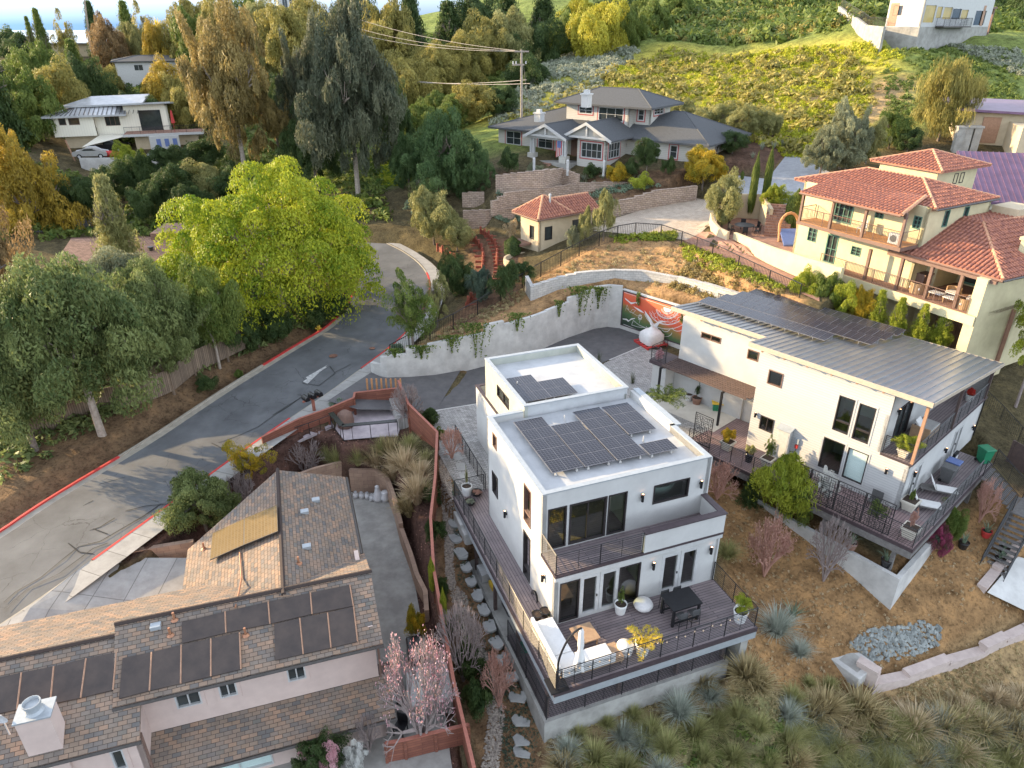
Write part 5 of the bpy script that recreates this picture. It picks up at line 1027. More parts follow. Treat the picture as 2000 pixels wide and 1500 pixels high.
# ================= BEIGE HOUSE with shingle roofs (frame BF)
b3=Q(2.857,0,980); b8=Q(2.857,650,980)
def onpl(px,py,pts):
    P=[np.array(p,float) for p in pts]; nn=np.cross(P[1]-P[0],P[2]-P[0]); d=ray(px,py); c=np.array([0,0,CH]); return c+d*(((P[0]-c)@nn)/(d@nn))
H6=thing('shingle_house',BF.w(0,0,0),'pink stucco house with multicoloured shingle roofs and black pool heating mats','house')
w=BF.w; ZE=1.0; ZRr=2.5
S1=[w(-10.2,0,ZE),w(0,0,ZE),w(0,2.8,ZRr),w(-10.2,2.8,ZRr)]; N1=[w(0,6.1,.9),w(-10.2,6.1,.9),w(-10.2,2.8,ZRr),w(0,2.8,ZRr)]
N1b=[w(-7.4,7.0,.5),w(-10.2,7.0,.5),w(-10.2,6.1,.905),w(-7.4,6.1,.905)]
E1=[w(-.2,2.5,1.0),w(-.2,12.9,1.0),w(-3.7,12.4,2.5),w(-3.7,2.5,2.5)]; W1=[w(-8.4,9.6,.45),w(-8.4,4.0,.45),w(-3.7,2.5,2.5),w(-3.7,12.4,2.5)]
S2=[w(-22,-1.25,.35),w(-9.25,-1.25,.35),w(-9.25,2.5,2.2),w(-22,2.5,2.2)]; N2=[w(-10.15,6.0,.95),w(-22,6.0,.95),w(-22,2.5,2.2),w(-10.15,2.5,2.2)]
sp=zip([S1,N1,E1,W1,S2,N2],['']*6)
mb=MB()
for p in (S1,N1,E1,W1,S2,N2): roof_plane(mb,p,.14)
rf=mb.build('roof',SHING,H6)
mb=MB()
for p in ([w(-9.4,-1.3,-1.95),w(.1,-1.3,-1.95),w(.1,.52,-1.36),w(-9.4,.52,-1.36)],): roof_plane(mb,p,.12)
mb.build('lower_roof',SHING,H6)
mb=MB()
for a,b_ in (((-10.2,2.8,2.52),(0,2.8,2.52)),((-3.7,2.5,2.52),(-3.7,12.4,2.52)),((-22,2.5,2.22),(-10.2,2.5,2.22))):
    n_=int(math.dist(a,b_)/.22)
    for k in range(n_):
        s0,s1=k/n_,(k+1.25)/n_; A=np.array(a)*(1-s0)+np.array(b_)*s0; B_=np.array(a)*(1-s1)+np.array(b_)*s1; A=np.array(w(*A));B_=np.array(w(*B_)); mb.tube(A,B_+[0,0,.03],.11,.09,5)
mb.build('ridge_cap',SHING,H6)
uvw=Pl(BF,'v',.5); mb=MB(); wo=[opn(uvw,b3(968,1080),b3(1135,1130)),opn(uvw,b3(1210,1015),b3(1330,1070)),opn(uvw,b3(1595,930),b3(1712,985))]; wo=[(a,b_,-.42,.36) for a,b_,_,_ in wo]
wall(mb,uvw,-9.8,-.3,-1.7,1.0,wo); mb.box(BF,-.5,-.3,.7,5.8,-3.7,1.4); mb.box(BF,-.6,-.42,5.8,12.2,-3.7,1.0); mb.box(BF,-4.2,-.6,12,12.2,-3.7,1.0)
mb.add([w(-.3,.5,1.0),w(-.3,5.6,1.0),w(-.3,2.8,2.35)],[(0,1,2)])
lv_=Pl(BF,'v',-.8); lw=[(-7.6,-5.0,-3.4,-2.4)]; wall(mb,lv_,-9.4,-.3,-3.7,-1.8,lw); mb.box(BF,-.5,-.3,-.8,.7,-3.7,-1.9)
lf2=Pl(BF,'v',-.75); tw=opn(lf2,b3(560,1270),b3(700,1430)); tw=(tw[0],tw[1],-1.5,.1) ; wall(mb,lf2,-22,-9.4,-3.7,.5,[tw,(-15.5,-14.4,-2.2,-.6)]); mb.box(BF,-9.6,-9.4,-.75,.5,-3.7,.3)
mb.box(BF,-21,-8,5.5,5.7,-3.7,1.0); mb.box(BF,-7.9,-7.7,5,9.5,-3.7,.5)
mb.build('wall',PINKST,H6)
for o in wo: window(uvw,*o,H6,fm=WHITEP,nx=2,casing=(PINKST,.14))
window(lf2,*tw,H6,fm=WHITEP,zsplit=tw[3]-.55,casing=(PINKST,.16)); window(lf2,-15.5,-14.4,-2.2,-.6,H6,fm=WHITEP); window(lv_,*lw[0],H6,fm=WHITEP,nx=2,gm=BLIND)
gutter(H6,[w(-10.2,-.06,0),w(0.02,-.06,0)],.92); gutter(H6,[w(-9.4,-1.36,0),w(.12,-1.36,0)],-2.03); gutter(H6,[w(-22,-1.3,0),w(-9.2,-1.3,0)],.28); gutter(H6,[w(-.12,6,0),w(-.12,12.9,0)],.92)
MB().tube(w(-9.3,-.8,.2),w(-9.3,-.8,-3.6),.05).tube(w(-.2,.4,.9),w(-.2,.4,-1.3),.05).build('downpipe',BROWNT,H6)
cp=at(*b3(190,1160),2.3); cu_,cv_=(cp[:2]-BF.o)@BF.u,(cp[:2]-BF.o)@BF.v
t=MB(); t.box(BF,cu_-.55,cu_+.55,cv_-.4,cv_+.4,-1.9,2.2); t.prism([w(cu_-1.0,cv_-.7,0)[:2],w(cu_+1.0,cv_-.7,0)[:2],w(cu_+1.0,cv_+.7,0)[:2],w(cu_-1.0,cv_+.7,0)[:2]],[-3.7]*4,[-2.0]*4); ch=t.build('chimney',PINKST,H6)
MB().box(BF,cu_-.6,cu_+.6,cv_-.45,cv_+.45,2.2,2.26).lathe(w(cu_,cv_,2.26),[(.33,0),(.26,.1),(.26,.3),(.3,.32),(.3,.42),(.28,.42),(.24,.3)],16).build('cap',COPE,ch)
t=thing('satellite_dish',w(cu_-1.0,cv_+.1,2.2),'small white satellite dish left of the pink chimney','satellite dish'); m_=MB(); m_.lathe((0,0,0),[(.02,0),(.2,.03),(.38,.12),(.40,.13)],16,False); c=w(cu_-1.0,cv_-.2,2.5); m_.V=[(c[0]+x,c[1]-z*.8-y*.3,c[2]+y+.1) for x,y,z in m_.V]; m_.build('dish',TANKM,t); MB().path([w(cu_-1.0,cv_,1.4),w(cu_-1.0,cv_,2.4),c],.03).build('mast',WHITEP,t)
# solar mats (thermal)
def mats(tops,bots,plane,label,proto_h=.05,m_=POOLP,group='black pool heating mats',name='solar_mat'):
    for k in range(len(tops)-1):
        q=[onpl(*b3(*bots[k]),plane),onpl(*b3(*bots[k+1]),plane),onpl(*b3(*tops[k+1]),plane),onpl(*b3(*tops[k]),plane)]
        cen=sum(q)/4; q=[p+(cen-p)*.02 for p in q]; up=[p+[0,0,.09] for p in q]; o=MB().slab(up,.04).build(name,m_,H6); e=MB(); e.tube(up[1],up[2],.03,.03,5); e.build('edge_pipe',CEDAR,o)
mats([(1015,680),(1260,620),(1500,565),(1735,515),(1955,470)],[(1015,800),(1265,740),(1510,690),(1745,635),(1975,590)],S1,'black heating mat, %s from the left in the upper row under the ridge')
mats([(685,880),(850,845),(1015,805),(1180,770),(1340,735)],[(665,1110),(838,1065),(1012,1025),(1180,985),(1348,945)],S1,'black heating mat, %s from the left in the lower row')
mats([(1530,690),(1675,655),(1830,625),(1975,590)],[(1537,895),(1695,860),(1850,825),(1998,790)],S1,'black heating mat, %s of the lower right three near the gable end')
mats([(-60,1000),(125,960),(305,925),(485,880),(655,845)],[(-100,1215),(100,1170),(285,1140),(455,1105),(635,1060)],S2,'black heating mat, %s from the left on the lower roof by the chimney')
tt=[(1190,200),(1368,118),(1550,42)]; bt_=[(1176,350),(1366,266),(1556,190)]
for k in range(2):
    q=[onpl(*b3(*p),W1) for p in (bt_[k],bt_[k+1],tt[k+1],tt[k])]; up=[p+[0,0,.28] for p in q]; o=MB().slab(up,.05).build('solar_panel',GUTTER,H6); e=np.array(up[0]); c=sum(up)/4; MB().face([tuple(p+(c-p)*.03+[0,0,.004]) for p in up],[(0,0),(1.6,0),(1.6,2.4),(0,2.4)]).build('cells',PV2,o)
for pp,plane,lb in ((b3(975,660),S1,'short copper vent pipe left of the upper mats'),(b3(952,745),S1,'short copper vent pipe left of the lower mats'),(b3(1372,745),S1,'copper vent pipe in the gap between the mats'),(b3(1668,345),E1,'copper vent pipe on the rear wing'),(b3(1140,265),W1,'copper vent pipe beside the amber panel')):
    p=onpl(*pp,plane); o=MB().tube(p-[0,0,.05],p+[0,0,.4],.05,.05,8).lathe(p,[(.16,0),(.07,.08)],8,False).build('vent_pipe',COPPER,H6)
for pp,plane,lb in ((b3(870,700),S1,'flat tan roof vent left of the upper mats'),(b3(1700,60),E1,'small square roof vent, upper one on the rear wing'),(b3(1712,255),E1,'small square roof vent, lower one on the rear wing'),((617,978),E1,'square roof vent at the far end of the rear wing')):
    p=onpl(*pp,plane); f_=Fr(p,17.8); o=MB().box(f_,-.2,.2,-.15,.15,p[2]-.05,p[2]+.14).build('roof_vent',COPE,H6,bevel=.02)
pa=onpl(*b3(1340,290),W1);pb_=onpl(*b3(1335,520),N1);pc=onpl(*b3(1315,600),S1)
tag(MB().path([pa+[0,0,.08],onpl(*b3(1350,430),W1)+np.array([0,0,.08]),pb_+[0,0,.1],pc+[0,0,.1]],.04).build('conduit_pipe',COPPER,H6),None,None)
# ================= OTHER HOUSES
def simple_house(name,fr,u1,v1,z0,z1,label,wm,rm,ze=None,zr_=None,wins=(),cat='house',ov=.7,flat=False,u0=0,ridge_along='u',group=None):
    H=thing(name,fr.w(u0,0,z0),label,cat,group); mb=MB(); pl=Pl(fr,'v',0); pr_=Pl(fr,'U',u1)
    wf=[x[:4] for x in wins if len(x)<5]; wr=[x[:4] for x in wins if len(x)>=5]
    wall(mb,pl,u0,u1,z0-3,z1,wf); wall(mb,pr_,0,v1,z0-3,z1,wr); mb.box(fr,u0,u0+.2,.2,v1,z0-3,z1); mb.box(fr,u0,u1,v1-.2,v1,z0-3,z1-.01); mb.build('wall',wm,H)
    for o in wf: window(pl,*o,H,fm=WHITEP if wm!=LWHITE else BROWNT,nx=2)
    for o in wr: window(pr_,*o,H,fm=WHITEP)
    if flat: MB().box(fr,u0-ov,u1+ov,-ov,v1+ov,z1,z1+.3).build('roof',rm,H)
    else: 
        p_,r_=hip(fr,u0-ov,u1+ov,-ov,v1+ov,z1,zr_,ridge_along=ridge_along); roofset(H,p_,r_,rm,th=.15)
    return H
# brown roofed house at left
F7=Fr(at(135,512,3.0),4); H7=thing('brown_roof_house',F7.w(0,0,0),'low brown house with a plain brown shingle roof behind the oak trees','house')
mb=MB(); pl=Pl(F7,'v',0); wn=(.7,2.2,1.5,2.5); wall(mb,pl,-.5,15,-1,3.0,[wn]); mb.box(F7,-.5,-.3,.2,7,-1,3);mb.box(F7,14.8,15,.2,7,-1,3); mb.build('wall',BROWNW,H7); window(pl,*wn,H7,fm=WHITEP,nx=2)
roofset(H7,[[F7.w(-1.2,-.8,2.9),F7.w(15.6,-.8,2.9),F7.w(15.6,3.8,4.4),F7.w(-1.2,3.8,4.4)],[F7.w(15.6,8.3,2.9),F7.w(-1.2,8.3,2.9),F7.w(-1.2,3.8,4.4),F7.w(15.6,3.8,4.4)]],[(F7.w(-1.2,3.8,4.4),F7.w(15.6,3.8,4.4))],SHINGB)
MB().box(F7,11.8,12.2,3.2,3.6,4,5.6).build('chimney',TERRA,H7); MB().box(F7,7.0,12.5,3.2,7.5,3.5,4.9).build('roof_dormer',SHINGB,H7)
MB().lathe(F7.w(7.5,1.5,3.6),[(.2,0),(.2,.3),(.3,.3),(.3,.4)],10).build('roof_vent',GUTTER,H7)
# far cream house
f8=Q(6.25,80,170); F8=Fr(at(108,269,9.2),19); H8=thing('hillside_house',F8.w(0,0,9),'cream two storey house with pale metal roofs and a terrace above parked cars','house')
k8=lambda px,py,z:F8.uv(*f8(px,py),z)
pl8=Pl(F8,'v',0); pl8b=Pl(F8,'v',.8)
def o8(pl,p,q): return opn(pl,f8(*p),f8(*q))
ow8=[o8(pl8,(205,385),(315,465)),o8(pl8,(325,380),(480,460)),]; ow9=[o8(pl8b,(770,362),(975,468)),o8(pl8b,(1180,285),(1500,520))]
e8=pl8b.px(*f8(1560,480))[0]; m8=pl8.px(*f8(640,400))[0]; print('far',ow8,ow9,e8,m8)
zb=pl8.px(*f8(300,610))[1]; zt8=pl8.px(*f8(300,350))[1]; zh=pl8b.px(*f8(1200,215))[1]
mb=MB(); wall(mb,pl8,0,m8,zb,zt8,ow8); mb.box(F8,0,.2,.2,8,zb,zt8); wall(mb,pl8b,m8,e8,zb,zt8,[ow9[0]]); s8=pl8b.px(*f8(1010,300))[0]; wall(mb,pl8b,s8,e8,zt8,zh,[]) if 0 else None
mb2=MB(); wall(mb,pl8b,s8,e8,zt8,zh); mb.box(F8,e8-.2,e8,1,9,zb,zh-.3)
mb.box(F8,1,e8,8.8,9,zb,zh-.6); mb.build('wall',LWHITE,H8)
window(pl8,*ow8[0],H8,fm=BROWNT);window(pl8,*ow8[1],H8,fm=BROWNT);window(pl8b,*ow9[0],H8,fm=BROWNT,nx=3); window(pl8b,*ow9[1],H8,fm=DFRAME,nx=2,name='glass_doors',inset=-.02,proud=.06)
roofset(H8,[[F8.w(-1,-.9,zt8),F8.w(s8+.4,-.6,zt8),F8.w(s8+.2,3.5,zt8+1.0),F8.w(2.5,3.5,zt8+1.0)],[F8.w(1.2,2.4,zt8+1.1),F8.w(s8+2.5,2.6,zt8+1.2),F8.w(s8+3.4,6.5,zt8+2.2),F8.w(5,6.0,zt8+2.1)]],[],LSEAM,th=.25)
mb=MB(); mb.slab([F8.w(s8-1.2,-.2,zh+.25),F8.w(e8+.9,-.2,zh+.4),F8.w(e8+1.2,6,zh-.2),F8.w(s8-1,6,zh)],.25); mb.build('upper_roof',LSEAM,H8)
mb=MB()
for k in range(20): u=.3+k*.6; mb.slab([F8.w(u,-.8,zt8+.1),F8.w(u+.06,-.8,zt8+.1),F8.w(max(u,3)+.06,3.4,zt8+1.05),F8.w(max(u,3),3.4,zt8+1.05)],.06)
mb.build('roof_seam',GUTTER,H8)
mb=MB(); dx0=s8; zd=zb+.35; mb.box(F8,s8-.3,e8+5,-3.2,.8,zd-.35,zd); mb.build('terrace_slab',WHITEP,H8); MB().box(F8,s8-.2,e8+4.9,-3.1,.79,zd+.002,zd+.02).build('terrace_floor',PAVERED,H8)
rail([F8.w(s8,-3.0,0),F8.w(e8+4.8,-3.0,0)],zd,1.0,H8,post=2,nb=6,name='terrace_railing')
MB().box(F8,s8+1,e8+4,-1.8,.75,zb-3,zd-.36).build('ground_floor_wall',CREAM,H8); MB().box(F8,1,m8+.1,1.2,2,zb-3,zb).build('ground_floor_wall',CREAM,H8)
tag(MB().lathe(F8.w(e8+1,-2.2,zd),[(.03,0),(.03,1.2),(.3,1.3),(.22,2.0),(.12,2.9),(.02,3.1)],8).build('closed_parasol',REDP),'closed red parasol on the far terrace beside the glass doors','parasol')
sh=MB(); sh.slab([F8.w(m8-1.5,-4.8,zb-.9),F8.w(s8+.2,-2.2,zb+.1),F8.w(s8,.6,zb+.0),F8.w(m8+.3,.5,zb+.05)],.04); tag(sh.build('shade_sail',LWHITE),'pale fabric shade sail stretched over the parked cars','shade sail')
tag(MB().tube(F8.w(m8-2.5,-5,zb-4.2),F8.w(m8-3.3,-5,zb+.2),.1).build('sail_pole',CEDAR),'leaning timber pole holding the shade sail','pole')
# small parked cars
def car(loc,rz,body,label,truck=False):
    t=thing('parked_car',loc,label,'car','cars parked below the cream house'); f=Fr(loc,math.degrees(rz)); z=loc[2]
    prof=[(-2.2,.45),(-2.25,.75),(-2.1,.95),(-1.3,1.05),(-.6,1.42),(.5,1.45),(1.2,1.05),(2.0,.9),(2.2,.7),(2.2,.4)] if not truck else [(-2.6,.5),(-2.6,1.1),(-.6,1.1),(-.4,1.75),(.8,1.78),(1.3,1.2),(2.4,1.1),(2.5,.9),(2.5,.5)]
    m=MB(); n_=len(prof); L=[f.w(x,-.85,z+h) for x,h in prof]; Rr=[f.w(x,.85,z+h) for x,h in prof]; m.add(L+Rr,[tuple(range(n_)),tuple(range(2*n_-1,n_-1,-1))]+[(i,(i+1)%n_,n_+(i+1)%n_,n_+i) for i in range(n_)]); m.build('body',body,t,bevel=.06)
    gm=MB(); gp=[(-.95,1.1),(-.55,1.34),(.45,1.36),(1.0,1.08)] if not truck else [(-.45,1.15),(-.3,1.66),(.75,1.68),(1.15,1.22)]
    for sy in (-.856,.856): gm.face([f.w(x,sy,z+h) for x,h in gp])
    gm.build('window',DGLASS,t)
    for x in (-1.4,1.4):
        for sy in (-.8,.8): a=np.array(f.w(x,sy-.1,z+.34));b_=np.array(f.w(x,sy+.1,z+.34)); w_=MB().tube(a,b_,.34,.34,14).build('wheel',BLACKP,t); MB().tube(a+(a-b_)*.03,b_+(b_-a)*.03,.2,.2,10).build('rim',ALU,w_)
    return t
zc=8.6
p=at(*f8(620,830),zc-1.2); car((p[0],p[1],zc-1.6),math.radians(12),SILVER,'silver car parked in front beside the leaning pole below the cream house'); p=at(*f8(700,760),zc-.8); car((p[0]+.6,p[1]+2.2,zc-1.5),math.radians(12),BLACKP,'dark pickup parked behind the silver car below the cream house',True)
p=at(*f8(840,850),zc-1.5); o=thing('kayak_stack',p,'red and white covered boats lying beside the silver car','boat'); m_=MB(); m_.lathe((0,0,0),[(.02,-2.2),(.35,-1.2),(.45,0),(.35,1.2),(.02,2.2)],10); m_.V=[(p[0]+z,p[1]+x,p[2]+y+.4) for x,y,z in m_.V]; m_.build('hull',REDP,o,True)
t=thing('stacked_panels',at(*f8(1480,740),8),'white boxed panels with blue markings stacked under the far terrace','panels'); q=at(*f8(1350,770),7.6); fq=Fr(q,19); MB().box(fq,0,4,0,.3,q[2],q[2]+1.9).build('board',WHITEP,t)
for k in range(3): MB().box(fq,.9+k*1.1,1.5+k*1.1,-.02,-.005,q[2]+.4,q[2]+1.5).build('marking',BLUEP,t)
curvewall('retaining_wall',[at(*f8(500,1010),5.6),at(*f8(1050,1000),5.6)],[7.2,7.1],.4,CONCW,'grey wall below the parked silver car','retaining wall'); curvewall('retaining_wall',[at(*f8(1330,1000),5.2),at(*f8(1800,1040),4.7)],[7.3,7.0],.4,CONCW,'stained grey retaining wall under the stacked white panels','retaining wall',kz=-1)
curvewall('retaining_wall',[at(*f8(1350,1090),4),at(*f8(1760,1090),4)],[4.6,4.4],.4,RUSTW,'low rust brown wall at the foot of the cream house slope','retaining wall')
# skyline houses
f1=Q(2.857,0,0)
F9=Fr(atY(235,172,150),25); simple_house('white_house',F9,13,8,atY(235,172,150)[2],atY(235,120,150)[2],'white house with small windows and a low grey roof high on the left hill',WHITEP,GREYR,zr_=atY(235,110,150)[2],wins=[(3.2,4.8,atY(0,139,150)[2],atY(0,127,150)[2]),(7,8.4,atY(0,139,150)[2],atY(0,128,150)[2]),(5.2,6.6,atY(0,170,150)[2],atY(0,162,150)[2])])
F10=Fr(atY(255,106,172),12); z0_=atY(255,112,172)[2]; simple_house('modern_hill_house',F10,9,6,z0_,atY(255,92,172)[2],'tan modern house with tall windows on the skyline at left',CREAM,GREYR,wins=[(3.5,4.7,z0_+.3,z0_+2.3),(4.9,6.1,z0_+.3,z0_+2.3),(1.5,2.3,z0_+.3,z0_+2.0)],flat=True)
F11=Fr(atY(300,126,160),18); z0_=atY(300,130,160)[2]; simple_house('low_roof_house',F11,20,7,z0_,atY(300,119,160)[2],'long low roofed house with a brick chimney behind the gold tree',CREAM,GREYR,zr_=atY(300,105,160)[2])
F12=Fr(atY(85,95,185),5); z0_=atY(85,95,185)[2]; simple_house('flat_roof_house',F12,18,7,z0_,atY(85,86,185)[2],'flat pale roof with vents just under the left skyline',CREAM,LSEAM,flat=True)
F13=Fr(atY(545,25,190),20); z0_=atY(545,25,190)[2]; tag(MB().box(F13,0,9,0,6,z0_-16,z0_-2.5).build('hilltop_foundation',CONC),'tall concrete base under the white hilltop house at top left of centre','foundation'); simple_house('white_hilltop_house',F13,9,6,z0_,atY(545,-25,190)[2],'white house with tall glazing partly hidden at the top edge left of centre',WHITEP,LSEAM,wins=[(1,2.2,z0_+.6,z0_+4.5),(2.6,3.8,z0_+.6,z0_+4.5),(4.2,5.4,z0_+.6,z0_+4.5)],flat=True)
# house on the hill, top right
t5=Q(5,1600,0); pc=atY(*t5(945,420),118); F14=Fr(pc,34); F14b=Fr(pc,34-90)
z0_=pc[2]; H14=thing('hilltop_house',pc,'white modern house on a concrete base at the top right hill edge','house')
pa=Pl(F14,'v',0); pb2=Pl(F14,'u',0)   # right facade, left facade
zf=pa.px(*t5(1020,262))[1]; print('hill z',z0_,zf,pb2.px(*t5(640,265)),pa.px(*t5(1620,300)))
zf=z0_+3.0 if not (z0_+1<zf<z0_+5) else zf
La=pa.px(*t5(1640,300))[0]; Lb=pb2.px(*t5(640,265))[0]; 
ob=opn(pb2,t5(735,55),t5(800,150)); oa=[opn(pa,t5(1045,45),t5(1110,225)),opn(pa,t5(1160,60),t5(1185,180)),opn(pa,t5(1225,65),t5(1280,190)),opn(pa,t5(1310,80),t5(1370,190)),opn(pa,t5(1395,90),t5(1440,190)),opn(pa,t5(1535,100),t5(1600,250))]
mb=MB(); wall(mb,pa,0,La,zf,zf+9,oa); wall(mb,pb2,0,Lb,zf,zf+9,[ob]); mb.build('wall',WHITEP,H14)
mb=MB(); mb.box(F14,-.05,La,-.05,Lb,z0_-7,zf); mb.build('base',CONC,H14)
AMB=mat('painted_amber_reflection_glass',(.55,.40,.12),(.40,.30,.10),.15,scale=.6,bmp=0)  # amber reflection put into the pane's base colour
for i,o in enumerate(oa): window(pa,*o,H14,fm=WHITEP,gm=AMB if i in (0,1,2,4) else DGLASS)
window(pb2,*ob,H14,fm=BROWNT)
a0=pa.px(*t5(1130,260))[0];a1_=pa.px(*t5(1400,260))[0]; MB().box(F14,a0,a1_,-1.3,-.06,zf-.1,zf+.1).build('balcony',GUTTER,H14); rail([F14.w(a0,-.1,0),F14.w(a0,-1.25,0),F14.w(a1_,-1.25,0),F14.w(a1_,-.1,0)],zf+.1,1.1,H14,vertical=True,name='balcony_railing')
MB().box(F14,La+.0,La+2.5,.5,4,zf+2.6,zf+2.9).box(F14,La+1.8,La+2.1,.6,.9,z0_-2,zf+2.6).build('side_balcony',BROWNT,H14); MB().box(F14,.9*La-.9,.9*La-.2,-.03,-.0,zf+.1,zf+3).build('timber_panel',CEDAR,H14); MB().box(F14,-.03,-.005,Lb-1.6,Lb-.3,zf+.1,zf+3.2).build('timber_panel',CEDAR,H14)
tb=[(640,330),(470,310),(380,260),(280,190),(200,120)]; ttp=[260,245,180,120,60]
bb=[atY(*t5(*p),118+i*5) for i,p in enumerate(tb)]; zz=[zup(t5(*p),b_[2],t5(0,t_)[1]) for p,b_,t_ in zip(tb,bb,ttp)]
curvewall('retaining_wall',bb,zz,.4,CONC,'grey concrete terrace wall running left from the hilltop house','retaining wall',kz=-2.5)
rail([b_ for b_ in bb],0,1.1,None,zs=zz,label='dark railing along the concrete wall of the hilltop house',cat='railing',mat_=GUTTER,post=3)
# purple roofed house right
p=atY(*t5(1640,1400),84); F15=Fr(p,-20); z0_=p[2]; H15=thing('purple_roof_house',p,'cream house with purple standing seam roofs at the right edge','house')
mb=MB(); mb.box(F15,-3,10,2,8,z0_-2,z0_+3.0); mb.box(F15,2,14,-4,2,z0_-6,z0_+2.2); mb.box(F15,6,16,3,9,z0_+3,z0_+5.4); mb.build('wall',CREAM,H15)
mb=MB(); mb.slab([F15.w(-4.5,1,z0_+3.5),F15.w(6.3,1,z0_+3.2),F15.w(6.3,8,z0_+4.0),F15.w(-4.5,8,z0_+4.2)],.25); mb.slab([F15.w(5,1.5,z0_+6.2),F15.w(16,1.5,z0_+5.2),F15.w(16,9,z0_+6.2),F15.w(5,9,z0_+7.2)],.25); mb.build('roof',PSEAM,H15)
MB().box(F15,-.6,1.2,1.9,1.99,z0_-.2,z0_+2.6).build('door',CEDAR,H15)
p2=at(1900,330,12.2); F16=Fr(p2,-14); mb=MB(); q=[F16.w(-.5,-3.5,10.0),F16.w(12,-3.5,10.0),F16.w(12,4,13.2),F16.w(-.5,4,13.2)]; mb.slab(q,.2)
for k in range(24): u=-.4+k*.5; mb.slab([F16.w(u,-3.5,10.06),F16.w(u+.05,-3.5,10.06),F16.w(u+.05,4,13.26),F16.w(u,4,13.26)],.06)
H16=thing('purple_roof_wing',p2,'lower wing under a plain purple seamed roof behind the villa','house'); mb.build('roof',PSEAM,H16); MB().box(F16,.3,12,-2.6,3.5,5,10.2).build('wall',LWHITE,H16)
tag(curvewall('timber_fence',[atY(*t5(1320,1250),92),atY(*t5(1870,1230),92)],[atY(*t5(1320,1200),92)[2],atY(*t5(1870,1150),92)[2]],.1,REDWOOD,'dark red timber fence above the purple roofed house','fence'),None,None)
for i,xx in enumerate((1310,1380,1470)): 
    p=atY(*t5(xx,1460),84); MB_=MB().box(Fr(p,-10),0,.8,0,.8,p[2]-1.5,p[2]+2.3).box(Fr(p,-10),-.1,.9,-.1,.9,p[2]+2.3,p[2]+2.5); tag(MB_.build('wall_pillar',CONC),['leftmost of the three grey pillars in front of the purple roofed house','middle of the three grey pillars in front of the purple roofed house','rightmost of the three grey pillars in front of the purple roofed house'][i],'pillar','grey gate pillars')
# ================= MURAL on the concrete wall
qm=Q(9.09,1180,540); m0=at(1210,641,0); m1_=at(1400,706,0); td=(m1_-m0)[:2]; td/=np.linalg.norm(td); 
class MW:
    p=m0[:2]; t=td; n=np.array([td[1],-td[0]])
    def w(s,a,d,z): q=s.p+s.t*a+s.n*d; return (q[0],q[1],z)
    px=Pl.px
mw=MW(); mpt=lambda x,y:mw.px(*qm(x,y))
A0,Z1=mpt(345,265); _,Z0=mpt(310,845); A1=9.6; A0,_=mpt(328,560)
print('mural',A0,Z0,Z1)
t=thing('mural',mw.w((A0+A1)/2,.03,Z0),'painted orange and green mural of white birds, flower and sun on concrete','mural')
m,n,l,b=nodes('mural_paint'); uvn=n.new('ShaderNodeUVMap'); sx=n.new('ShaderNodeSeparateXYZ'); l.new(uvn.outputs[0],sx.inputs[0]); md=n.new('ShaderNodeMath'); md.operation='MULTIPLY_ADD'; md.inputs[1].default_value=.06; l.new(sx.outputs[0],md.inputs[0]); l.new(sx.outputs[1],md.inputs[2])
nn=noise(n,l,coord(n,'pos'),1.2,4); m2=n.new('ShaderNodeMath'); m2.operation='MULTIPLY_ADD'; m2.inputs[1].default_value=.35; l.new(nn.outputs[0],m2.inputs[0]); l.new(md.outputs[0],m2.inputs[2])
r_=ramp(n,[(.2,(.025,.045,.03)),(.42,(.07,.13,.05)),(.55,(.28,.16,.05)),(.66,(.62,.09,.045)),(1.0,(.74,.17,.07))]); sc=n.new('ShaderNodeMath'); sc.operation='MULTIPLY'; sc.inputs[1].default_value=.72; l.new(m2.outputs[0],sc.inputs[0]); l.new(sc.outputs[0],r_.inputs[0]); l.new(r_.outputs[0],b.inputs['Base Color']); b.inputs['Roughness'].default_value=.8
H_=Z1-Z0
MB().add([mw.w(A0,.01,Z0),mw.w(A1,.01,Z0),mw.w(A1,.01,Z1),mw.w(A0,.01,Z1)],[(0,1,2,3)],[[(0,0),(A1-A0,0),(A1-A0,1),(0,1)]]).build('painting',m,t)
mb=MB()
for a,b_,c,d in ((A0-.1,A1,Z1,Z1+.1),(A0-.1,A1,Z0-.1,Z0),(A0-.1,A0,Z0,Z1)): mb.box(mw,a,b_,.0,.03,c,d)
mb.build('border',FASCIA,t)
wh=MB(); MWH=mat('mural_white',(.74,.72,.70),(.66,.64,.62),.8,bmp=0)
def poly(pts,dd=.02): wh.face([mw.w(*(lambda q:(q[0],dd,q[1]))(mpt(*p))) for p in pts])
def tri(pts):
    import mathutils
    P=[Vector((*mpt(*p),0)) for p in pts]; tr=mathutils.geometry.tessellate_polygon([P]); wh.add([mw.w(p[0],.022,p[1]) for p in P],[tuple(x) for x in tr])
tri([(370,375),(420,415),(470,455),(500,460),(560,455),(635,465),(620,480),(550,475),(480,492),(440,455),(375,400)])
tri([(520,528),(600,565),(660,600),(715,650),(650,628),(600,597),(560,562)])
tri([(330,745),(400,748),(440,780),(480,745),(555,735),(545,750),(480,768),(430,805),(400,775),(335,760)])
tri([(720,600),(770,665),(830,745),(885,850),(930,820),(1000,790),(1120,790),(1040,812),(980,835),(940,895),(965,930),(890,940),(820,930),(840,880),(800,790),(740,680)])
sc_=mpt(1130,560); tri([(1058,538)]+[(1130+72*math.cos(a),570+70*math.sin(a)) for a in [math.pi*(1-k/10) for k in range(11)]]+[(1202,585)])
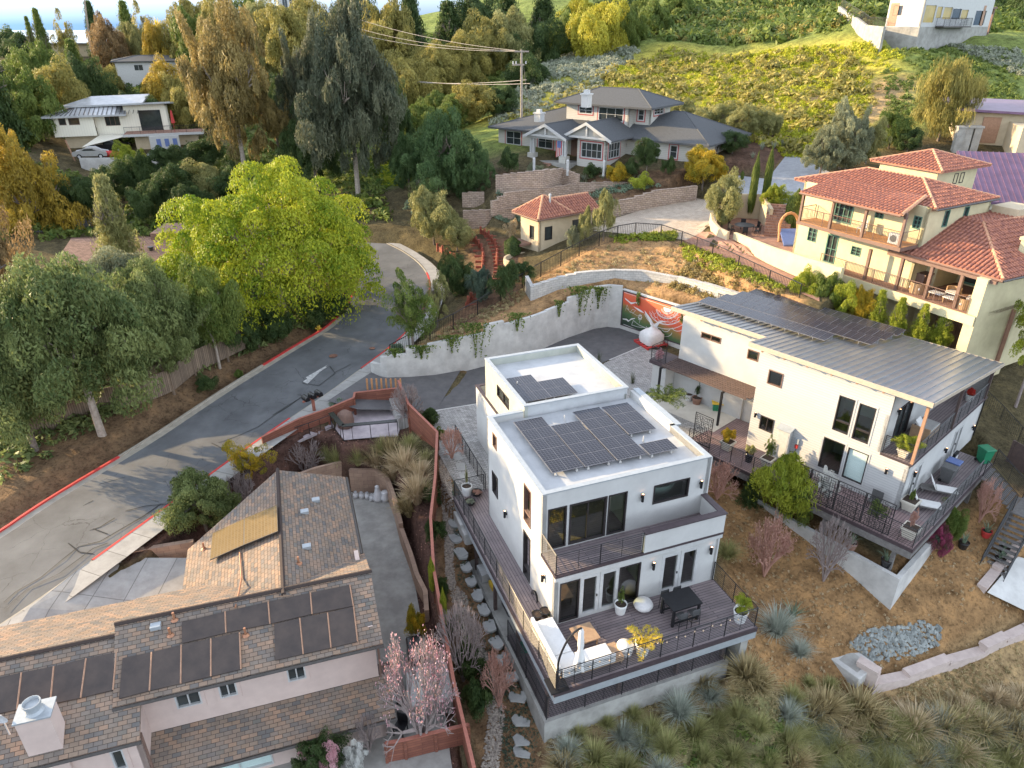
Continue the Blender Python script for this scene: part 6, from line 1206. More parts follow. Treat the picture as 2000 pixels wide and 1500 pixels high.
for k in range(8):
    a=k*math.pi/4; cx,cy=640+26*math.cos(a),722+36*math.sin(a); tri([(cx+12*math.cos(b2)*math.cos(a)-7*math.sin(b2)*math.sin(a)*1.0,cy+20*math.cos(b2)*math.sin(a)+9*math.sin(b2)*math.cos(a)) for b2 in [k2*math.pi/4 for k2 in range(8)]])
def mline(pts,w_=.035):
    Pm=[np.array(mpt(*p)) for p in pts]
    for a,b2 in zip(Pm[:-1],Pm[1:]):
        d=b2-a; L=np.linalg.norm(d); 
        if L<1e-4: continue
        nv=np.array([-d[1],d[0]])/L*w_/2; wh.face([mw.w(*(lambda q:(q[0],.018,q[1]))(x)) for x in (a-nv,b2-nv,b2+nv,a+nv)])
cen=(1130,575)
for rr,a0_,a1_2 in ((92,-.1,3.2),(110,-.1,3.2),(190,.2,3.1),(205,.2,3.1),(330,.5,2.9),(420,.9,2.9)):
    mline([(cen[0]+rr*math.cos(a),cen[1]+rr*.85*math.sin(a)) for a in np.linspace(a0_,a1_2,30)],.045 if rr>150 else .035)
for rr,nn_,am in ((255,8,26),(300,9,22),(145,6,14)):
    mline([(cen[0]+(rr+am*abs(math.sin(nn_*a)))*math.cos(a),cen[1]+(rr+am*abs(math.sin(nn_*a)))*.85*math.sin(a)) for a in np.linspace(.2,3.0,90)],.03)
for k in range(9):
    a=.35+k*.3; 
    for q in (170,230,280): x,y=cen[0]+q*math.cos(a),cen[1]+q*.85*math.sin(a); tri([(x-7,y),(x,y-7),(x+7,y),(x,y+8)])
mline([(640,760),(625,830)],.02); mline([(490,860),(520,780),(620,860),(740,910),(600,895),(490,860)],.03); mline([(380,600),(410,500),(440,590),(400,560),(470,640),(500,580),(560,600),(520,650),(460,620),(600,700)],.02); mline([(740,960),(750,880),(770,930),(900,975)],.02)
for cx,cy,q in ((1095,990,110),(1095,930,70),(1310,900,100)): mline([(cx+q*math.cos(a),cy+q*.7*math.sin(a)) for a in np.linspace(.1,3.0,20)],.04)
mline([(A,B) for A,B in ((360,280),(1270,585))],.03); mline([(345,845),(1170,1180)],.04)
wh.build('white_line_work',MWH,t)
# bulk bag on red pallet
p=at(1271,672,0); fb=Fr(p,25); t=thing('pallet',p,'red pallet under the white bulk bag in the courtyard','pallet'); 
for k in range(5): MB().box(fb,-1.05,1.05,-1.0+k*.45,-.75+k*.45,.16,.2).build('slat',REDP,t)
for k in (-1,0,.9): MB().box(fb,k,k+.12,-1.0,1.05,.0,.158).build('bearer',REDP,t)
m_=MB(); pr_=[(.82,.0),(.86,.3),(.84,.8),(.74,1.0),(.45,1.12),(.2,1.3),(.12,1.42),(.22,1.6),(.1,1.6)]; N4=24
vs=[]
for r,z in pr_:
    for k in range(N4):
        a=2*math.pi*k/N4; sq=1/max(abs(math.cos(a)),abs(math.sin(a))) if z<.95 else 1.0; sq=min(sq,1.28); rr=r*sq*(1+.03*math.sin(7*a+z*9)); vs.append((p[0]+rr*math.cos(a+.43)*.95,p[1]+rr*math.sin(a+.43)*.95,.21+z))
m_.add(vs,[(i*N4+k,i*N4+(k+1)%N4,(i+1)*N4+(k+1)%N4,(i+1)*N4+k) for i in range(len(pr_)-1) for k in range(N4)]); bg=m_.build('bulk_bag',BAGW,None,True); tag(bg,'white tied bulk bag sitting on a red pallet before the mural','bag')
# ================= FENCES
def boardfence(pts,zs,h,name,label,mt=REDWOOD,th=.05,cap=True,posts=2.0,group=None,cm=None):
    P=[np.array(p[:2]) for p in pts]; t=thing(name,(P[0][0],P[0][1],zs[0]),label,'fence',group); mb=MB(); cb=MB(); s=0
    for i in range(len(P)-1):
        a,b_=P[i],P[i+1]; L=np.linalg.norm(b_-a); f=Fr(a,math.degrees(math.atan2(*(b_-a)[::-1]))); z0,z1=zs[i],zs[i+1]
        for (da,db,bot,top,dst) in ((0,th,0,h,mb),)+(((-.05,th+.05,h,h+.05,cb),) if cap else ()):
            vs=[f.w(0,da,z0+bot),f.w(L,da,z1+bot),f.w(L,db,z1+bot),f.w(0,db,z0+bot),f.w(0,da,z0+top),f.w(L,da,z1+top),f.w(L,db,z1+top),f.w(0,db,z0+top)]
            dst.add(vs,[(0,3,2,1),(4,5,6,7),(0,1,5,4),(1,2,6,5),(2,3,7,6),(3,0,4,7)],[[(0,0)]*4,[(s,0),(s+L,0),(s+L,.1),(s,.1)],[(s,bot),(s+L,bot),(s+L,top),(s,top)],[(0,bot),(th,bot),(th,top),(0,top)],[(s+L,bot),(s,bot),(s,top),(s+L,top)],[(0,bot),(th,bot),(th,top),(0,top)]])
        n_=max(1,int(L/posts)); s+=L
        for k in range(n_+1):
            q=k/n_; MB().box(Fr(a+(b_-a)*q,math.degrees(f.a)),-.06,.06,-.05,th+.05,z0+(z1-z0)*q-.4,z0+(z1-z0)*q+h-.002).build('post',mt,t)
    mb.build('boards',mt,t)
    if cap: cb.build('top_rail',cm or REDTOP,t)
    return t
FT=[(777,742,.3),(797,788,.1),(853,843,-.5),(849,930,-.9),(840,1010,-1.3),(846,1110,-1.9),(862,1200,-2.4),(885,1330,-3.3),(925,1500,-4.4)]
boardfence([at(x,y,z+1.85) for x,y,z in FT],[z for x,y,z in FT],1.8,'boundary_fence','long tall redwood board fence running down between the two properties')
FS=[(776,757,.35),(692,766,.2),(690,776,.2),(640,797,.1),(585,816,-.2),(512,852,-.6)]
boardfence([at(x,y,z+1.0) for x,y,z in FS],[z for x,y,z in FS],.95,'low_fence','low red board fence beside the stamped concrete steps and sidewalk')
F3=[(752,1452),(790,1445),(850,1430),(915,1415)]
boardfence([at(x,y,YZ+1.2) for x,y in F3],[YZ]*4,1.15,'patio_fence','short red board fence enclosing the lower patio of the pink house'); 
lfp=[(40,985,-.4),(100,960,-.2),(185,918,.1),(235,900,.3),(290,880-10,.6),(339,848-12,.75),(381,800-12,.9),(504,725-10,1.5)]
c4=Q(2.857,0,480); fb_=[c4(200,1090),c4(560,930),c4(830,870),c4(970,810),c4(1090,710),c4(1440,540)]; zz=[-.3,.2,.6,.7,.9,1.4]
OLDW=brick('old_fence_boards',.14,4,.012,[(.17,.125,.09),(.27,.20,.14)],(.04,.03,.02),.9,off=0,bmp=.4)
boardfence([at(*p,z) for p,z in zip(fb_,zz)],zz,1.7,'wooden_fence','old brown vertical board fence behind the big oak tree',mt=OLDW,cap=False)
# iron fence along the slope
IF=[(763,704,1.0),(800,684,1.4),(840,664,1.9),(886,643,2.3),(933,615,2.7),(977,587,3.0),(1020,562,3.5),(1056,540,3.9),(1095,519,4.5),(1131,500,5.1),(1170,480,5.7),(1205,468,6.0),(1240,462,6.2),(1290,466,6.3),(1330,480,6.3),(1390,505,6.2),(1440,530,6.1),(1500,560,6.0),(1560,588,5.9)]
rail([at(*p) for p in IF],0,1.35,None,zs=[p[2]-.05 for p in IF],vertical=True,post=2.4,pick=.16,name='iron_fence',label='black iron picket fence climbing the slope above the concrete wall',cat='fence',r=.014,pr=.035)
rail([at(1400,598,3.6),at(1500,640,3.4),at(1620,690,3.0)],3.5,1.2,None,vertical=True,name='iron_fence',label='short black iron fence behind the zinc roofed house',cat='fence',pick=.16)
rail([at(1918,795,.2),at(1950,830,-.4),at(1985,870,-1.0),at(2030,905,-1.4)],0,1.4,None,zs=[.1,-.4,-1.0,-1.5],vertical=True,name='iron_fence',label='black iron picket fence descending at the right edge beside the bins',cat='fence',pick=.14)
boardfence([at(1965,905,-1.0),at(2060,960,-1.4)],[-1.0,-1.4],1.7,'dark_fence','dark stained board fence panel at the right edge',mt=POSTW,cap=False)
# ================= NEIGHBOUR PATIO
PZ=-.15
sheet('stamped_patio',[at(x,y,PZ) for x,y in ((688,792),(765,790),(782,830),(778,852),(672,860),(655,838),(662,805))],STAMP,.02)
mb=MB()
for k in range(8):
    a=at(652-k*14,832+k*6,PZ-.1*k);b_=at(640-k*14,806+k*6,PZ-.1*k); c=at(624-k*14,812+k*6,PZ-.1*k);d=at(636-k*14,838+k*6,PZ-.1*k); mb.slab([a,d,c,b_],.16)
tag(mb.build('patio_steps',STAMP),'curving stamped concrete steps descending beside the low red fence','steps')
tp_=[at(650,836,PZ),at(672,862,PZ),at(778,852,PZ)]; PR_=rail(tp_,PZ,1.15,None,vertical=True,pick=.9,name='patio_railing',label='black railing with a broad top board around the stamped patio',cat='railing',r=.02)
mb=MB()
for a,b_ in zip(tp_[:-1],tp_[1:]): f=Fr(a,math.degrees(math.atan2(*(b_-a)[1::-1]))); mb.box(f,0,np.linalg.norm((b_-a)[:2]),-.18,.18,PZ+1.15,PZ+1.2)
mb.build('bar_top',BLACKP,PR_)
rail([at(563,866,-.9),at(606,852,-.55),at(648,836,PZ)],0,1.0,None,zs=[-.9,-.55,PZ],vertical=True,pick=.9,name='stair_railing',label='black handrail beside the stamped steps',cat='railing',r=.015)
p=at(676,832,PZ); m_=MB(); m_.lathe(p,[(.55,0),(.6,.5),(.5,.95),(.25,1.15),(.02,1.2)],10); tag(m_.build('covered_grill',BROWNT,None,True),'brown fabric covered grill behind the black railing','grill cover')
t=thing('timber_bench',at(742,785,.05),'orange brown timber bench with tall slanting uprights by the red fence','bench')
for k in range(8):
    x=710+k*9.3; a=at(x,788,PZ); MB().path([a,a+[0,0,.45],a+[.28,.5,.8],a+[.28,.55,1.7]],.07,6).build('upright',ORANGE,t)
a=at(706,788,PZ);b_=at(778,785,PZ); f=Fr(a,math.degrees(math.atan2(*(b_-a)[1::-1])))
L_=np.linalg.norm((b_-a)[:2]); MB().box(f,0,L_,-.1,.5,PZ+.42,PZ+.48).build('seat',ORANGE,t); MB().box(f,0,L_,-.12,-.06,PZ+.1,PZ+.3).build('front_rail',ORANGE,t)
p=at(783,815,PZ); f=Fr(p,-70); tag(MB().box(f,-1.6,1.5,-.45,.45,PZ-.1,PZ+.75).build('stone_counter',PAVER),'pale stone barbecue counter against the tall red fence','counter')
# mailboxes
t=thing('mailbox_stand',at(614,803,.25),'three black mailboxes on one red timber post by the sidewalk','mailbox'); q=at(614,803,.25); MB().box(Fr(q,45),-.08,.08,-.08,.08,q[2]-.5,q[2]+.95).box(Fr(q,45),-.75,.75,-.06,.06,q[2]+.95,q[2]+1.05).build('post',REDTOP,t)
for k in (-.5,0,.5):
    f=Fr(q,45); m_=MB(); a=np.array(f.w(k,-.3,0));b_=np.array(f.w(k,.3,0)); pts=[(-.15,0),(.15,0),(.15,.2),(.1,.3),(0,.34),(-.1,.3),(-.15,.2)]; n_=7
    vs=[f.w(k+x,-.32,q[2]+1.06+z) for x,z in pts]+[f.w(k+x,.32,q[2]+1.06+z) for x,z in pts]; m_.add(vs,[tuple(range(n_)),tuple(range(2*n_-1,n_-1,-1))]+[(i,(i+1)%n_,n_+(i+1)%n_,n_+i) for i in range(n_)]); m_.build('mailbox',BLACKP,t)
# hydrant
p=G(623,650); t=thing('fire_hydrant',p,'yellow fire hydrant on the dirt verge near the red kerb','hydrant'); MB().lathe(p,[(.2,0),(.2,.06),(.13,.08),(.13,.55),(.18,.56),(.18,.6),(.14,.66),(.06,.78),(.02,.8)],14).build('body',YEL,t,True); MB().tube(p+[-.26,0,.42],p+[.26,0,.42],.075,.075,10).build('outlet',YEL,t)
# utility pole with wires
p=at(1019,246,10.2); p=atY(1019,243,103); zt_p=zup((1019,243),p[2],97); t=thing('utility_pole',p,'tall weathered wooden utility pole with crossarms behind the craftsman house','utility pole')
MB().tube(p-[0,0,1],[p[0]-.1,p[1],zt_p],.2,.14,10).build('pole',BARKP,t); MB().box(WF,p[0]-1.0,p[0]+.9,p[1]-.08,p[1]+.08,zt_p-.3,zt_p-.12).box(WF,p[0]-1.3,p[0]+.3,p[1]-.08,p[1]+.08,zt_p-1.9,zt_p-1.7).build('crossarm',BARKP,t)
for k in (-1.2,-.8,.5): MB().lathe((p[0]+k,p[1]-.1,zt_p-1.72),[(.06,0),(.1,.1),(.05,.2),(.09,.3),(.02,.36)],8).build('insulator',TANKM,t)
MB().tube([p[0]+.2,p[1],zt_p-2],[p[0]+1.4,p[1]+.5,p[2]-.5],.02).build('guy_wire',TWIG,t)
def wire(a,b_,sag,lb,r=.018):
    a=np.array(a);b_=np.array(b_); pts=[a+(b_-a)*s-np.array([0,0,sag*4*s*(1-s)]) for s in np.linspace(0,1,20)]; o=MB().path(pts,r,4).build('overhead_wire',mat_wire); tag(o,lb,'wire','overhead wires')
mat_wire=mat('wire_sheath',(.40,.36,.32),(.34,.30,.27),.6,bmp=0)
T_=[p[0],p[1],zt_p-.1]
for k,(q,lb,dz) in enumerate((((725,22),'uppermost overhead wire running left from the pole top',0),((755,55),'second overhead wire running left from the pole top',0),((750,68),'third overhead wire running left from the pole top',0),((785,145),'upper of the two thick low wires running left from the pole',-3.4),((770,135),'lower of the two thick low wires running left from the pole',-3.8))):
    wire([T_[0]-.9+.5*k,T_[1],T_[2]+dz-.05*k],atY(q[0]-130,q[1]-(25 if k<3 else 10),150),1.3,lb,.03 if k<3 else .045)
# ================= PATH, STEPS, STONES, ROCKS by the central house
gst=[(r3(0,0),)]
STN=[r3(75,215),r3(125,330),r3(165,445),r3(45,1015),r3(60,1195),r3(125,1370),r5(130,20),r5(190,170),r5(250,340),r5(325,520),r5(400,690),r5(475,900),r5(560,1100),r5(635,1300),r7(220,650),r7(325,880),r7(370,1170),r7(385,1410),(1020,1480-13)]
mb=None
for i,q in enumerate(STN):
    g=G(*q); a=random.uniform(-.2,.2)+math.radians(25); big=i>13; f=Fr(g,math.degrees(a)+(0 if not big else 60)); hw,hh=(.28,.42)
    pts=[]
    for k in range(10): an=2*math.pi*k/10; rr=1+random.uniform(-.12,.12); sx_=1/max(abs(math.cos(an)),abs(math.sin(an))); pts.append(f.w(hw*math.cos(an)*sx_*rr,hh*math.sin(an)*sx_*rr,0)[:2])
    o=MB().prism(pts,g[2]-.05,g[2]+.07).build('stepping_stone',STONE); tag(o,'pale stepping stone in the stone path beside the central house','stepping stone','stepping stones beside the central house')
# gravel bed
def scatter(name,poly_px,N,size,mt,kind='stuff',flat=.6,zoff=0,jit=.4,cols=None):
    P=[G(*p) for p in poly_px]; xs=[p[0] for p in P];ys=[p[1] for p in P]; X=rng.uniform(min(xs),max(xs),N*6);Y=rng.uniform(min(ys),max(ys),N*6); k=inside([tuple(p) for p in P],X,Y); X=X[k][:N];Y=Y[k][:N]; Z=zt(X,Y)+zoff; mb=MB()
    base=[(1,0,0),(-1,0,0),(0,1,0),(0,-1,0),(0,0,1),(0,0,-1)]; fs=[(0,2,4),(2,1,4),(1,3,4),(3,0,4),(2,0,5),(1,2,5),(3,1,5),(0,3,5)]
    for x,y,z in zip(X,Y,Z):
        s_=size*random.uniform(1-jit,1+jit); a=random.uniform(0,6.28); c_,s2=math.cos(a),math.sin(a); e=random.uniform(.7,1.3)
        mb.add([(x+(vx*c_*e-vy*s2)*s_,y+(vx*s2*e+vy*c_)*s_,z+vz*s_*flat) for vx,vy,vz in base],fs)
    o=mb.build(name,mt); o['kind']=kind; return o
GRAV=mat('gravel_stone',(.44,.38,.32),(.17,.14,.12),.85,scale=9,bmp=.2)
scatter('gravel',[r3(0,430),r3(30,700),r3(60,790),r5(30,100),r5(60,390),r5(200,520),r5(230,760),r5(330,900),r5(370,1130),r5(520,1300),r5(560,1480),(985,1400),(975,1500),(940,1500),(955,1400),(935,1320),(905,1250),(885,1180),(870,1120),(868,1040),(862,960),(858,900),(870,880)],5200,.065,GRAV)
scatter('river_rock',[(1662,1252),(1700,1228),(1760,1222),(1800,1212),(1835,1222),(1838,1255),(1800,1275),(1740,1292),(1700,1290),(1655,1262)],620,.12,ROCKM,flat=.8,jit=.55)
# white flagstone / concrete bits right garden, low block wall
pxwall('block_wall',[(1703,1357),(1760,1342),(1830,1318),(1900,1288),(1950,1268),(2010,1240)],[1331,1312,1283,1252,1228,1205],[-6.3,-6.35,-6.3,-6.2,-6.1,-6.0],mat('pink_block',(.56,.46,.41),(.48,.39,.35),.85,scale=3),'low stepped pink block wall curving above the dry slope',n=3,step=True,kz=-.2) if 0 else None
PINKB=mat('pink_block',(.58,.48,.43),(.48,.39,.35),.85,scale=3)
def blockrow(px,h0,label,n,w_=.4,h=.2,rows=2):
    P=[G(*p) for p in px]; t=thing('block_wall',P[0],label,'garden wall'); mb=MB()
    for i in range(len(P)-1):
        a,b_=P[i],P[i+1]; L=np.linalg.norm((b_-a)[:2]); f=Fr(a,math.degrees(math.atan2(*(b_-a)[1::-1])))
        k=max(1,int(L/1.5)); 
        for j in range(k):
            zt2=a[2]+(b_[2]-a[2])*(j)/k+h0; zt2=round(zt2/.2)*.2; mb.box(f,L*j/k,L*(j+1)/k,0,w_,zt2-1.2,zt2-.2); mb.box(f,L*j/k-.03,L*(j+1)/k+.03-.06*(j==k-1),-.05,w_+.05,zt2-.2,zt2)
    mb.build('blocks',PINKB,t); return t
blockrow([(1703,1357),(1770,1340),(1850,1312),(1920,1286),(2040,1232)],.75,'low stepped pink block wall curving above the dry slope',5)
blockrow([(1668,1315),(1703,1357)],.85,'short pink block wall piece meeting the concrete slab',2)
blockrow([(1922,1160),(1950,1125),(1985,1085),(2000,1060)],.5,'stepped pink blocks edging the timber stairs',3)
g=G(1665,1300); f=Fr(g,35); t=thing('concrete_slab',g,'square grey concrete drain cover beside the rocks','drain cover'); MB().box(f,-.8,.8,-.8,.8,g[2]-.4,g[2]+.3).build('slab',CONCW,t,bevel=.05); MB().box(f,-.5,.5,-.5,.5,g[2]+.3,g[2]+.31).build('lid',CONC,t)
sheet('concrete_pad',[G(1925,1165),G(1985,1095),G(2080,1120),G(2080,1240)],CONCW,.3)
# stairs right
t=thing('timber_stairs',R.w(7.5,-3,-1),'dark timber stairs with black railings leading down from the right deck','stairs')
for k in range(7): MB().box(R,7.2,9.0,-2.0-.28*(k+1),-2.0-.28*k,-.2*(k+1)-.05,-.2*(k+1)).build('tread',WOODG,t)
MB().box(R,7.0,9.3,-5.2,-3.98,-1.5,-1.42).build('landing',WOODG,t)
for k in range(12): MB().box(R,7.0-.28*(k+1),7.0-.28*k,-5.2,-4.0,-1.45-.2*(k+1)-.05,-1.45-.2*(k+1)).build('tread',WOODG,t)
for yy in (-5.22,-3.98): MB().slab([R.w(7.0,yy,-1.4),R.w(3.6,yy,-3.9),R.w(3.6,yy+.06,-3.9),R.w(7.0,yy+.06,-1.4)],.25).build('stringer',WOODG,t)
rail([R.w(7.2,-2.05,0),R.w(7.2,-4.0,0)],0,1.1,t,zs=[0,-1.42]); rail([R.w(9.1,-2.05,0),R.w(9.1,-4.0,0),R.w(9.2,-5.2,0),R.w(7,-5.25,0),R.w(3.6,-5.25,0)],0,1.1,t,zs=[0,-1.42,-1.42,-1.42,-3.9]); rail([R.w(7,-3.95,0),R.w(3.6,-3.95,0)],0,1.1,t,zs=[-1.42,-3.9])
for u,v in ((7.1,-4.1),(9.1,-4.1),(7.1,-5.1),(9.1,-5.1)): MB().box(R,u,u+.15,v,v+.15,-4,-1.5).build('post',WOODG,t)
# winding timber lined steps by the casita
c2=Q(2.857,650,0)
RT=mat('timber_edging',(.33,.09,.05),(.22,.06,.04),.75,scale=5)
for i,(px,lb) in enumerate((([(755,1335),(800,1360),(830,1400),(840,1450),(835,1540),(800,1640),(740,1720)],'left of the winding path'),([(825,1305),(870,1330),(905,1375),(918,1430),(915,1500)],'between the two winding paths'),([(585,1400),(640,1425),(690,1445)],'beside the lower shrubs'))):
    P=[G(*c2(*p)) for p in px]; t=thing('timber_edging',P[0],'row of red timber posts and boards '+lb,'edging')
    for a,b_ in zip(P[:-1],P[1:]):
        L=np.linalg.norm((b_-a)[:2]); f=Fr(a,math.degrees(math.atan2(*(b_-a)[1::-1]))); MB().slab([a+[0,0,.5],b_+[0,0,.5],b_+[.05,.05,.5],a+[.05,.05,.5]],.6).build('board',RT,t)
        for k in range(max(1,int(L/.8))): q=a+(b_-a)*k/max(1,int(L/.8)); MB().box(Fr(q,20),-.09,.09,-.09,.09,q[2]-.2,q[2]+.8).build('post',RT,t)
for i,(px0,px1,w_) in enumerate(((( 800,1340),(780,1700),26),((880,1320),(930,1560),22))):
    t=thing('garden_steps',G(*c2(*px0)),'winding timber edged earth steps, %s flight'%('left' if i==0 else 'right'),'steps')
    for k in range(13):
        s=k/12; x=px0[0]*(1-s)+px1[0]*s+(45 if i==0 else 25)*math.sin(math.pi*s); y=px0[1]*(1-s)+px1[1]*s; g=G(*c2(x,y)); f=Fr(g,-5); MB().box(f,-.65,.65,-.08,.08,g[2]-.1,g[2]+.1).build('riser',RT,t)
# ================= OBJECTS
def pot(loc,r,h,mt,label,name='plant_pot',square=False,soil=True,ang=42,group=None):
    t=thing(name,loc,label,'plant pot',group)
    if square:
        f=Fr(loc,ang); b=MB(); b.box(f,-r,r,-r,r,loc[2]+h*.8,loc[2]+h); 
        v=[f.w(x*r*k,y*r*k,loc[2]+z) for z,k in ((0,.62),(h*.8,.85)) for x,y in ((-1,-1),(1,-1),(1,1),(-1,1))]; b.add(v,[(0,3,2,1),(4,5,6,7),(0,1,5,4),(1,2,6,5),(2,3,7,6),(3,0,4,7)]); b.build('body',mt,t); MB().box(f,-r*.82,r*.82,-r*.82,r*.82,loc[2]+h+.001,loc[2]+h+.01).build('soil',SOIL,t)
    else:
        MB().lathe(loc,[(r*.72,0),(r*.95,h*.8),(r,h),(r*.9,h),(r*.86,h*.88)],18,False).build('body',mt,t,True); MB().lathe((loc[0],loc[1],loc[2]+h*.86),[(r*.87,0),(.01,.02)],14,False).build('soil',SOIL,t)
    return t
pot(C.w(2.95,-2.75,0),.34,.62,POTW,'white pot holding the golden palm on the main deck'); pot(C.w(8.0,-2.7,0),.34,.6,POTW,'white pot with a bright leafy plant in the right corner of the main deck'); pot(C.w(3.2,-.35,0),.3,.55,POTW,'white pot with a thin young tree beside the french doors'); pot(C.w(8.25,-2.35,0),.22,.4,POTW,'small empty white pot behind the corner plant pot')
q=C.uv(*r3(200,660),0); pot(C.w(*q,0),.32,.62,POTW,'white pot with a thin cactus on the side walkway')
for qq,lb in ((r3(320,660),'wide shallow bowl of reddish succulents on the side walkway'),(r3(235,775),'wide shallow bowl of pale succulents on the side walkway')): pot(at(*qq,.0),.33,.2,BLACKP,lb,'planter_bowl')
for qq,lb in ((r5(1055,800),'left wire basket planter with yellow flowers behind the sofa'),(r5(1150,760),'right wire basket planter with yellow flowers behind the sofa')): pot(at(*qq,.25),.25,.3,BLACKP,lb,'planter_basket')
# sofa L
t=thing('corner_sofa',C.w(.3,-2,0),'L shaped teak corner sofa with white cushions on the main deck','sofa')
MB().box(C,-.95,.0,-2.7,.1,.12,.32).box(C,0,1.95,-2.95,-2.1,.12,.32).build('frame',TEAK,t); MB().box(C,-.85,-.02,-2.0,.05,.33,.52).build('seat_cushion',CUSH,t,bevel=.04); MB().box(C,.02,1.5,-2.9,-2.12,.33,.52).build('seat_cushion',CUSH,t,bevel=.04); MB().box(C,-.85,-.0,-2.9,-2.03,.33,.52).build('seat_cushion',CUSH,t,bevel=.04)
MB().box(C,-1.08,-.93,-2.9,.05,.32,.85).build('back_cushion',CUSH,t,bevel=.04); MB().box(C,-.9,1.5,-3.06,-2.93,.32,.8).build('back_cushion',CUSH,t,bevel=.04)
MB().box(C,1.52,1.95,-2.95,-2.1,.33,.38).build('side_shelf',TEAK,t)
for u,v in ((-.9,-2.8),(-.9,0),(-.08,0),(1.85,-2.9),(1.85,-2.15),(0,-2.15)): MB().box(C,u,u+.06,v,v+.06,0,.12).build('leg',TEAK,t)
t=thing('coffee_table',C.w(.95,-1.35,0),'square low teak coffee table between the sofa and house','table'); f=Fr(C.w(.95,-1.25,0),math.degrees(C.a)+2); MB().box(f,-.5,.5,-.5,.5,.38,.43).build('tabletop',TEAK,t)
for u in (-.42,.38):
    for v in (-.42,.38): MB().box(f,u,u+.05,v,v+.05,0,.38).build('leg',TEAK,t)
t=thing('side_table',C.w(2.25,-2.5,0),'round pale stone side table beside the golden palm','table'); MB().lathe(C.w(2.25,-2.5,0),[(.3,0),(.34,.2),(.36,.42),(.37,.45),(.01,.45)],20).build('drum',CUSH,t,True)
t=thing('pouf',C.w(4.3,-.5,0),'round white woven pouf against the house wall','pouf'); MB().lathe(C.w(4.3,-.5,0),[(.2,0),(.4,.12),(.46,.25),(.38,.4),(.02,.46)],20).build('cover',BAGW,t,True)
# bar table + stools
t=thing('bar_table',C.w(5.6,-1.45,0),'tall black bar table on the main deck','table'); MB().box(C,4.85,6.35,-2.05,-.95,.96,1.04).build('tabletop',DARKM,t)
for u in (4.9,6.2):
    for v in (-2.0,-1.1): MB().box(C,u,u+.1,v,v+.1,0,.96).build('leg',DARKM,t)
for v in (-2.0,-1.1): MB().box(C,5.0,6.2,v+.02,v+.08,.12,.2).build('stretcher',DARKM,t)
STM=mat('stool_mesh',(.10,.10,.10),(.07,.07,.07),.6,bmp=0)
def stool(loc,rz,label):
    t=thing('bar_stool',loc,label,'bar stool','black bar stools'); f=Fr(loc,rz); z=loc[2]; MB().box(f,-.2,.2,-.2,.2,z+.66,z+.7).build('seat',STM,t); MB().box(f,-.2,.2,.17,.2,z+.75,z+.98).build('backrest',STM,t)
    for u in (-.2,.17):
        for v in (-.2,.17): MB().tube(f.w(u*1.15,v*1.15,z),f.w(u,v,z+(.98 if v>0 else .66)),.018,.018,5).build('leg',DARKM,t)
    MB().path([f.w(-.22,-.2,z+.28),f.w(.2,-.2,z+.28),f.w(.2,.2,z+.28),f.w(-.22,.2,z+.28)],.014).build('footrest',DARKM,t)
stool(C.w(5.25,-2.1,0),200.8,'left bar stool on the near side of the black bar table'); stool(C.w(5.9,-2.1,0),200.8,'right bar stool on the near side of the black bar table'); stool(C.w(5.25,-.9,0),20.8,'left bar stool between the bar table and wall'); stool(C.w(5.9,-.9,0),20.8,'right bar stool between the bar table and wall')
# cantilever parasol closed
b0=np.array(C.w(-1.15,-3.05,0)); t=thing('parasol',b0,'closed white cantilever parasol on a curved dark mast at the deck corner','parasol')
arc=[b0,b0+[0,0,1.3]]; 
for k in range(1,9): s=k/8; arc.append(b0+np.array([1.0*s**1.4*.9,.35*s**1.4,1.3+1.55*math.sin(s*math.pi/2)]))
MB().path(arc,.045,8).build('mast',DARKM,t); e=arc[-1]; 
MBc=MB(); N5=14; vs=[]
for r,z in ((.03,0),(.1,-.25),(.12,-.9),(.09,-1.15),(.16,-1.6),(.24,-2.2),(.2,-2.25)):
    for k in range(N5): a=2*math.pi*k/N5; rr=r*(1+.25*math.sin(5*a+z*3)); vs.append((e[0]+rr*math.cos(a),e[1]+rr*math.sin(a),e[2]+z))
MBc.add(vs,[(i*N5+k,i*N5+(k+1)%N5,(i+1)*N5+(k+1)%N5,(i+1)*N5+k) for i in range(6) for k in range(N5)]); MBc.build('canopy',CUSH,t,True); MB().box(Fr(b0,20),-.4,.4,-.35,.45,0,.06).build('base',DARKM,t)
# string lights on the deck rail
bb=MB(); t=thing('string_lights',C.w(0,-3.3,1),'string of small warm bulbs draped along the front deck railing','string lights'); pts=[np.array(C.w(-1.2+.45*k,-3.30,1.02-(.12 if k%2 else 0))) for k in range(21)]; MB().path(pts,.008,3).build('cable',DARKM,t)
BULB=mat('bulb_glass',(.8,.6,.4),(.7,.5,.35),.2,bmp=0)
for k,q in enumerate(pts): MB().lathe(q-[0,0,.1],[(.01,0),(.035,.03),(.03,.07),(.012,.1)],6).build('bulb',BULB,t)
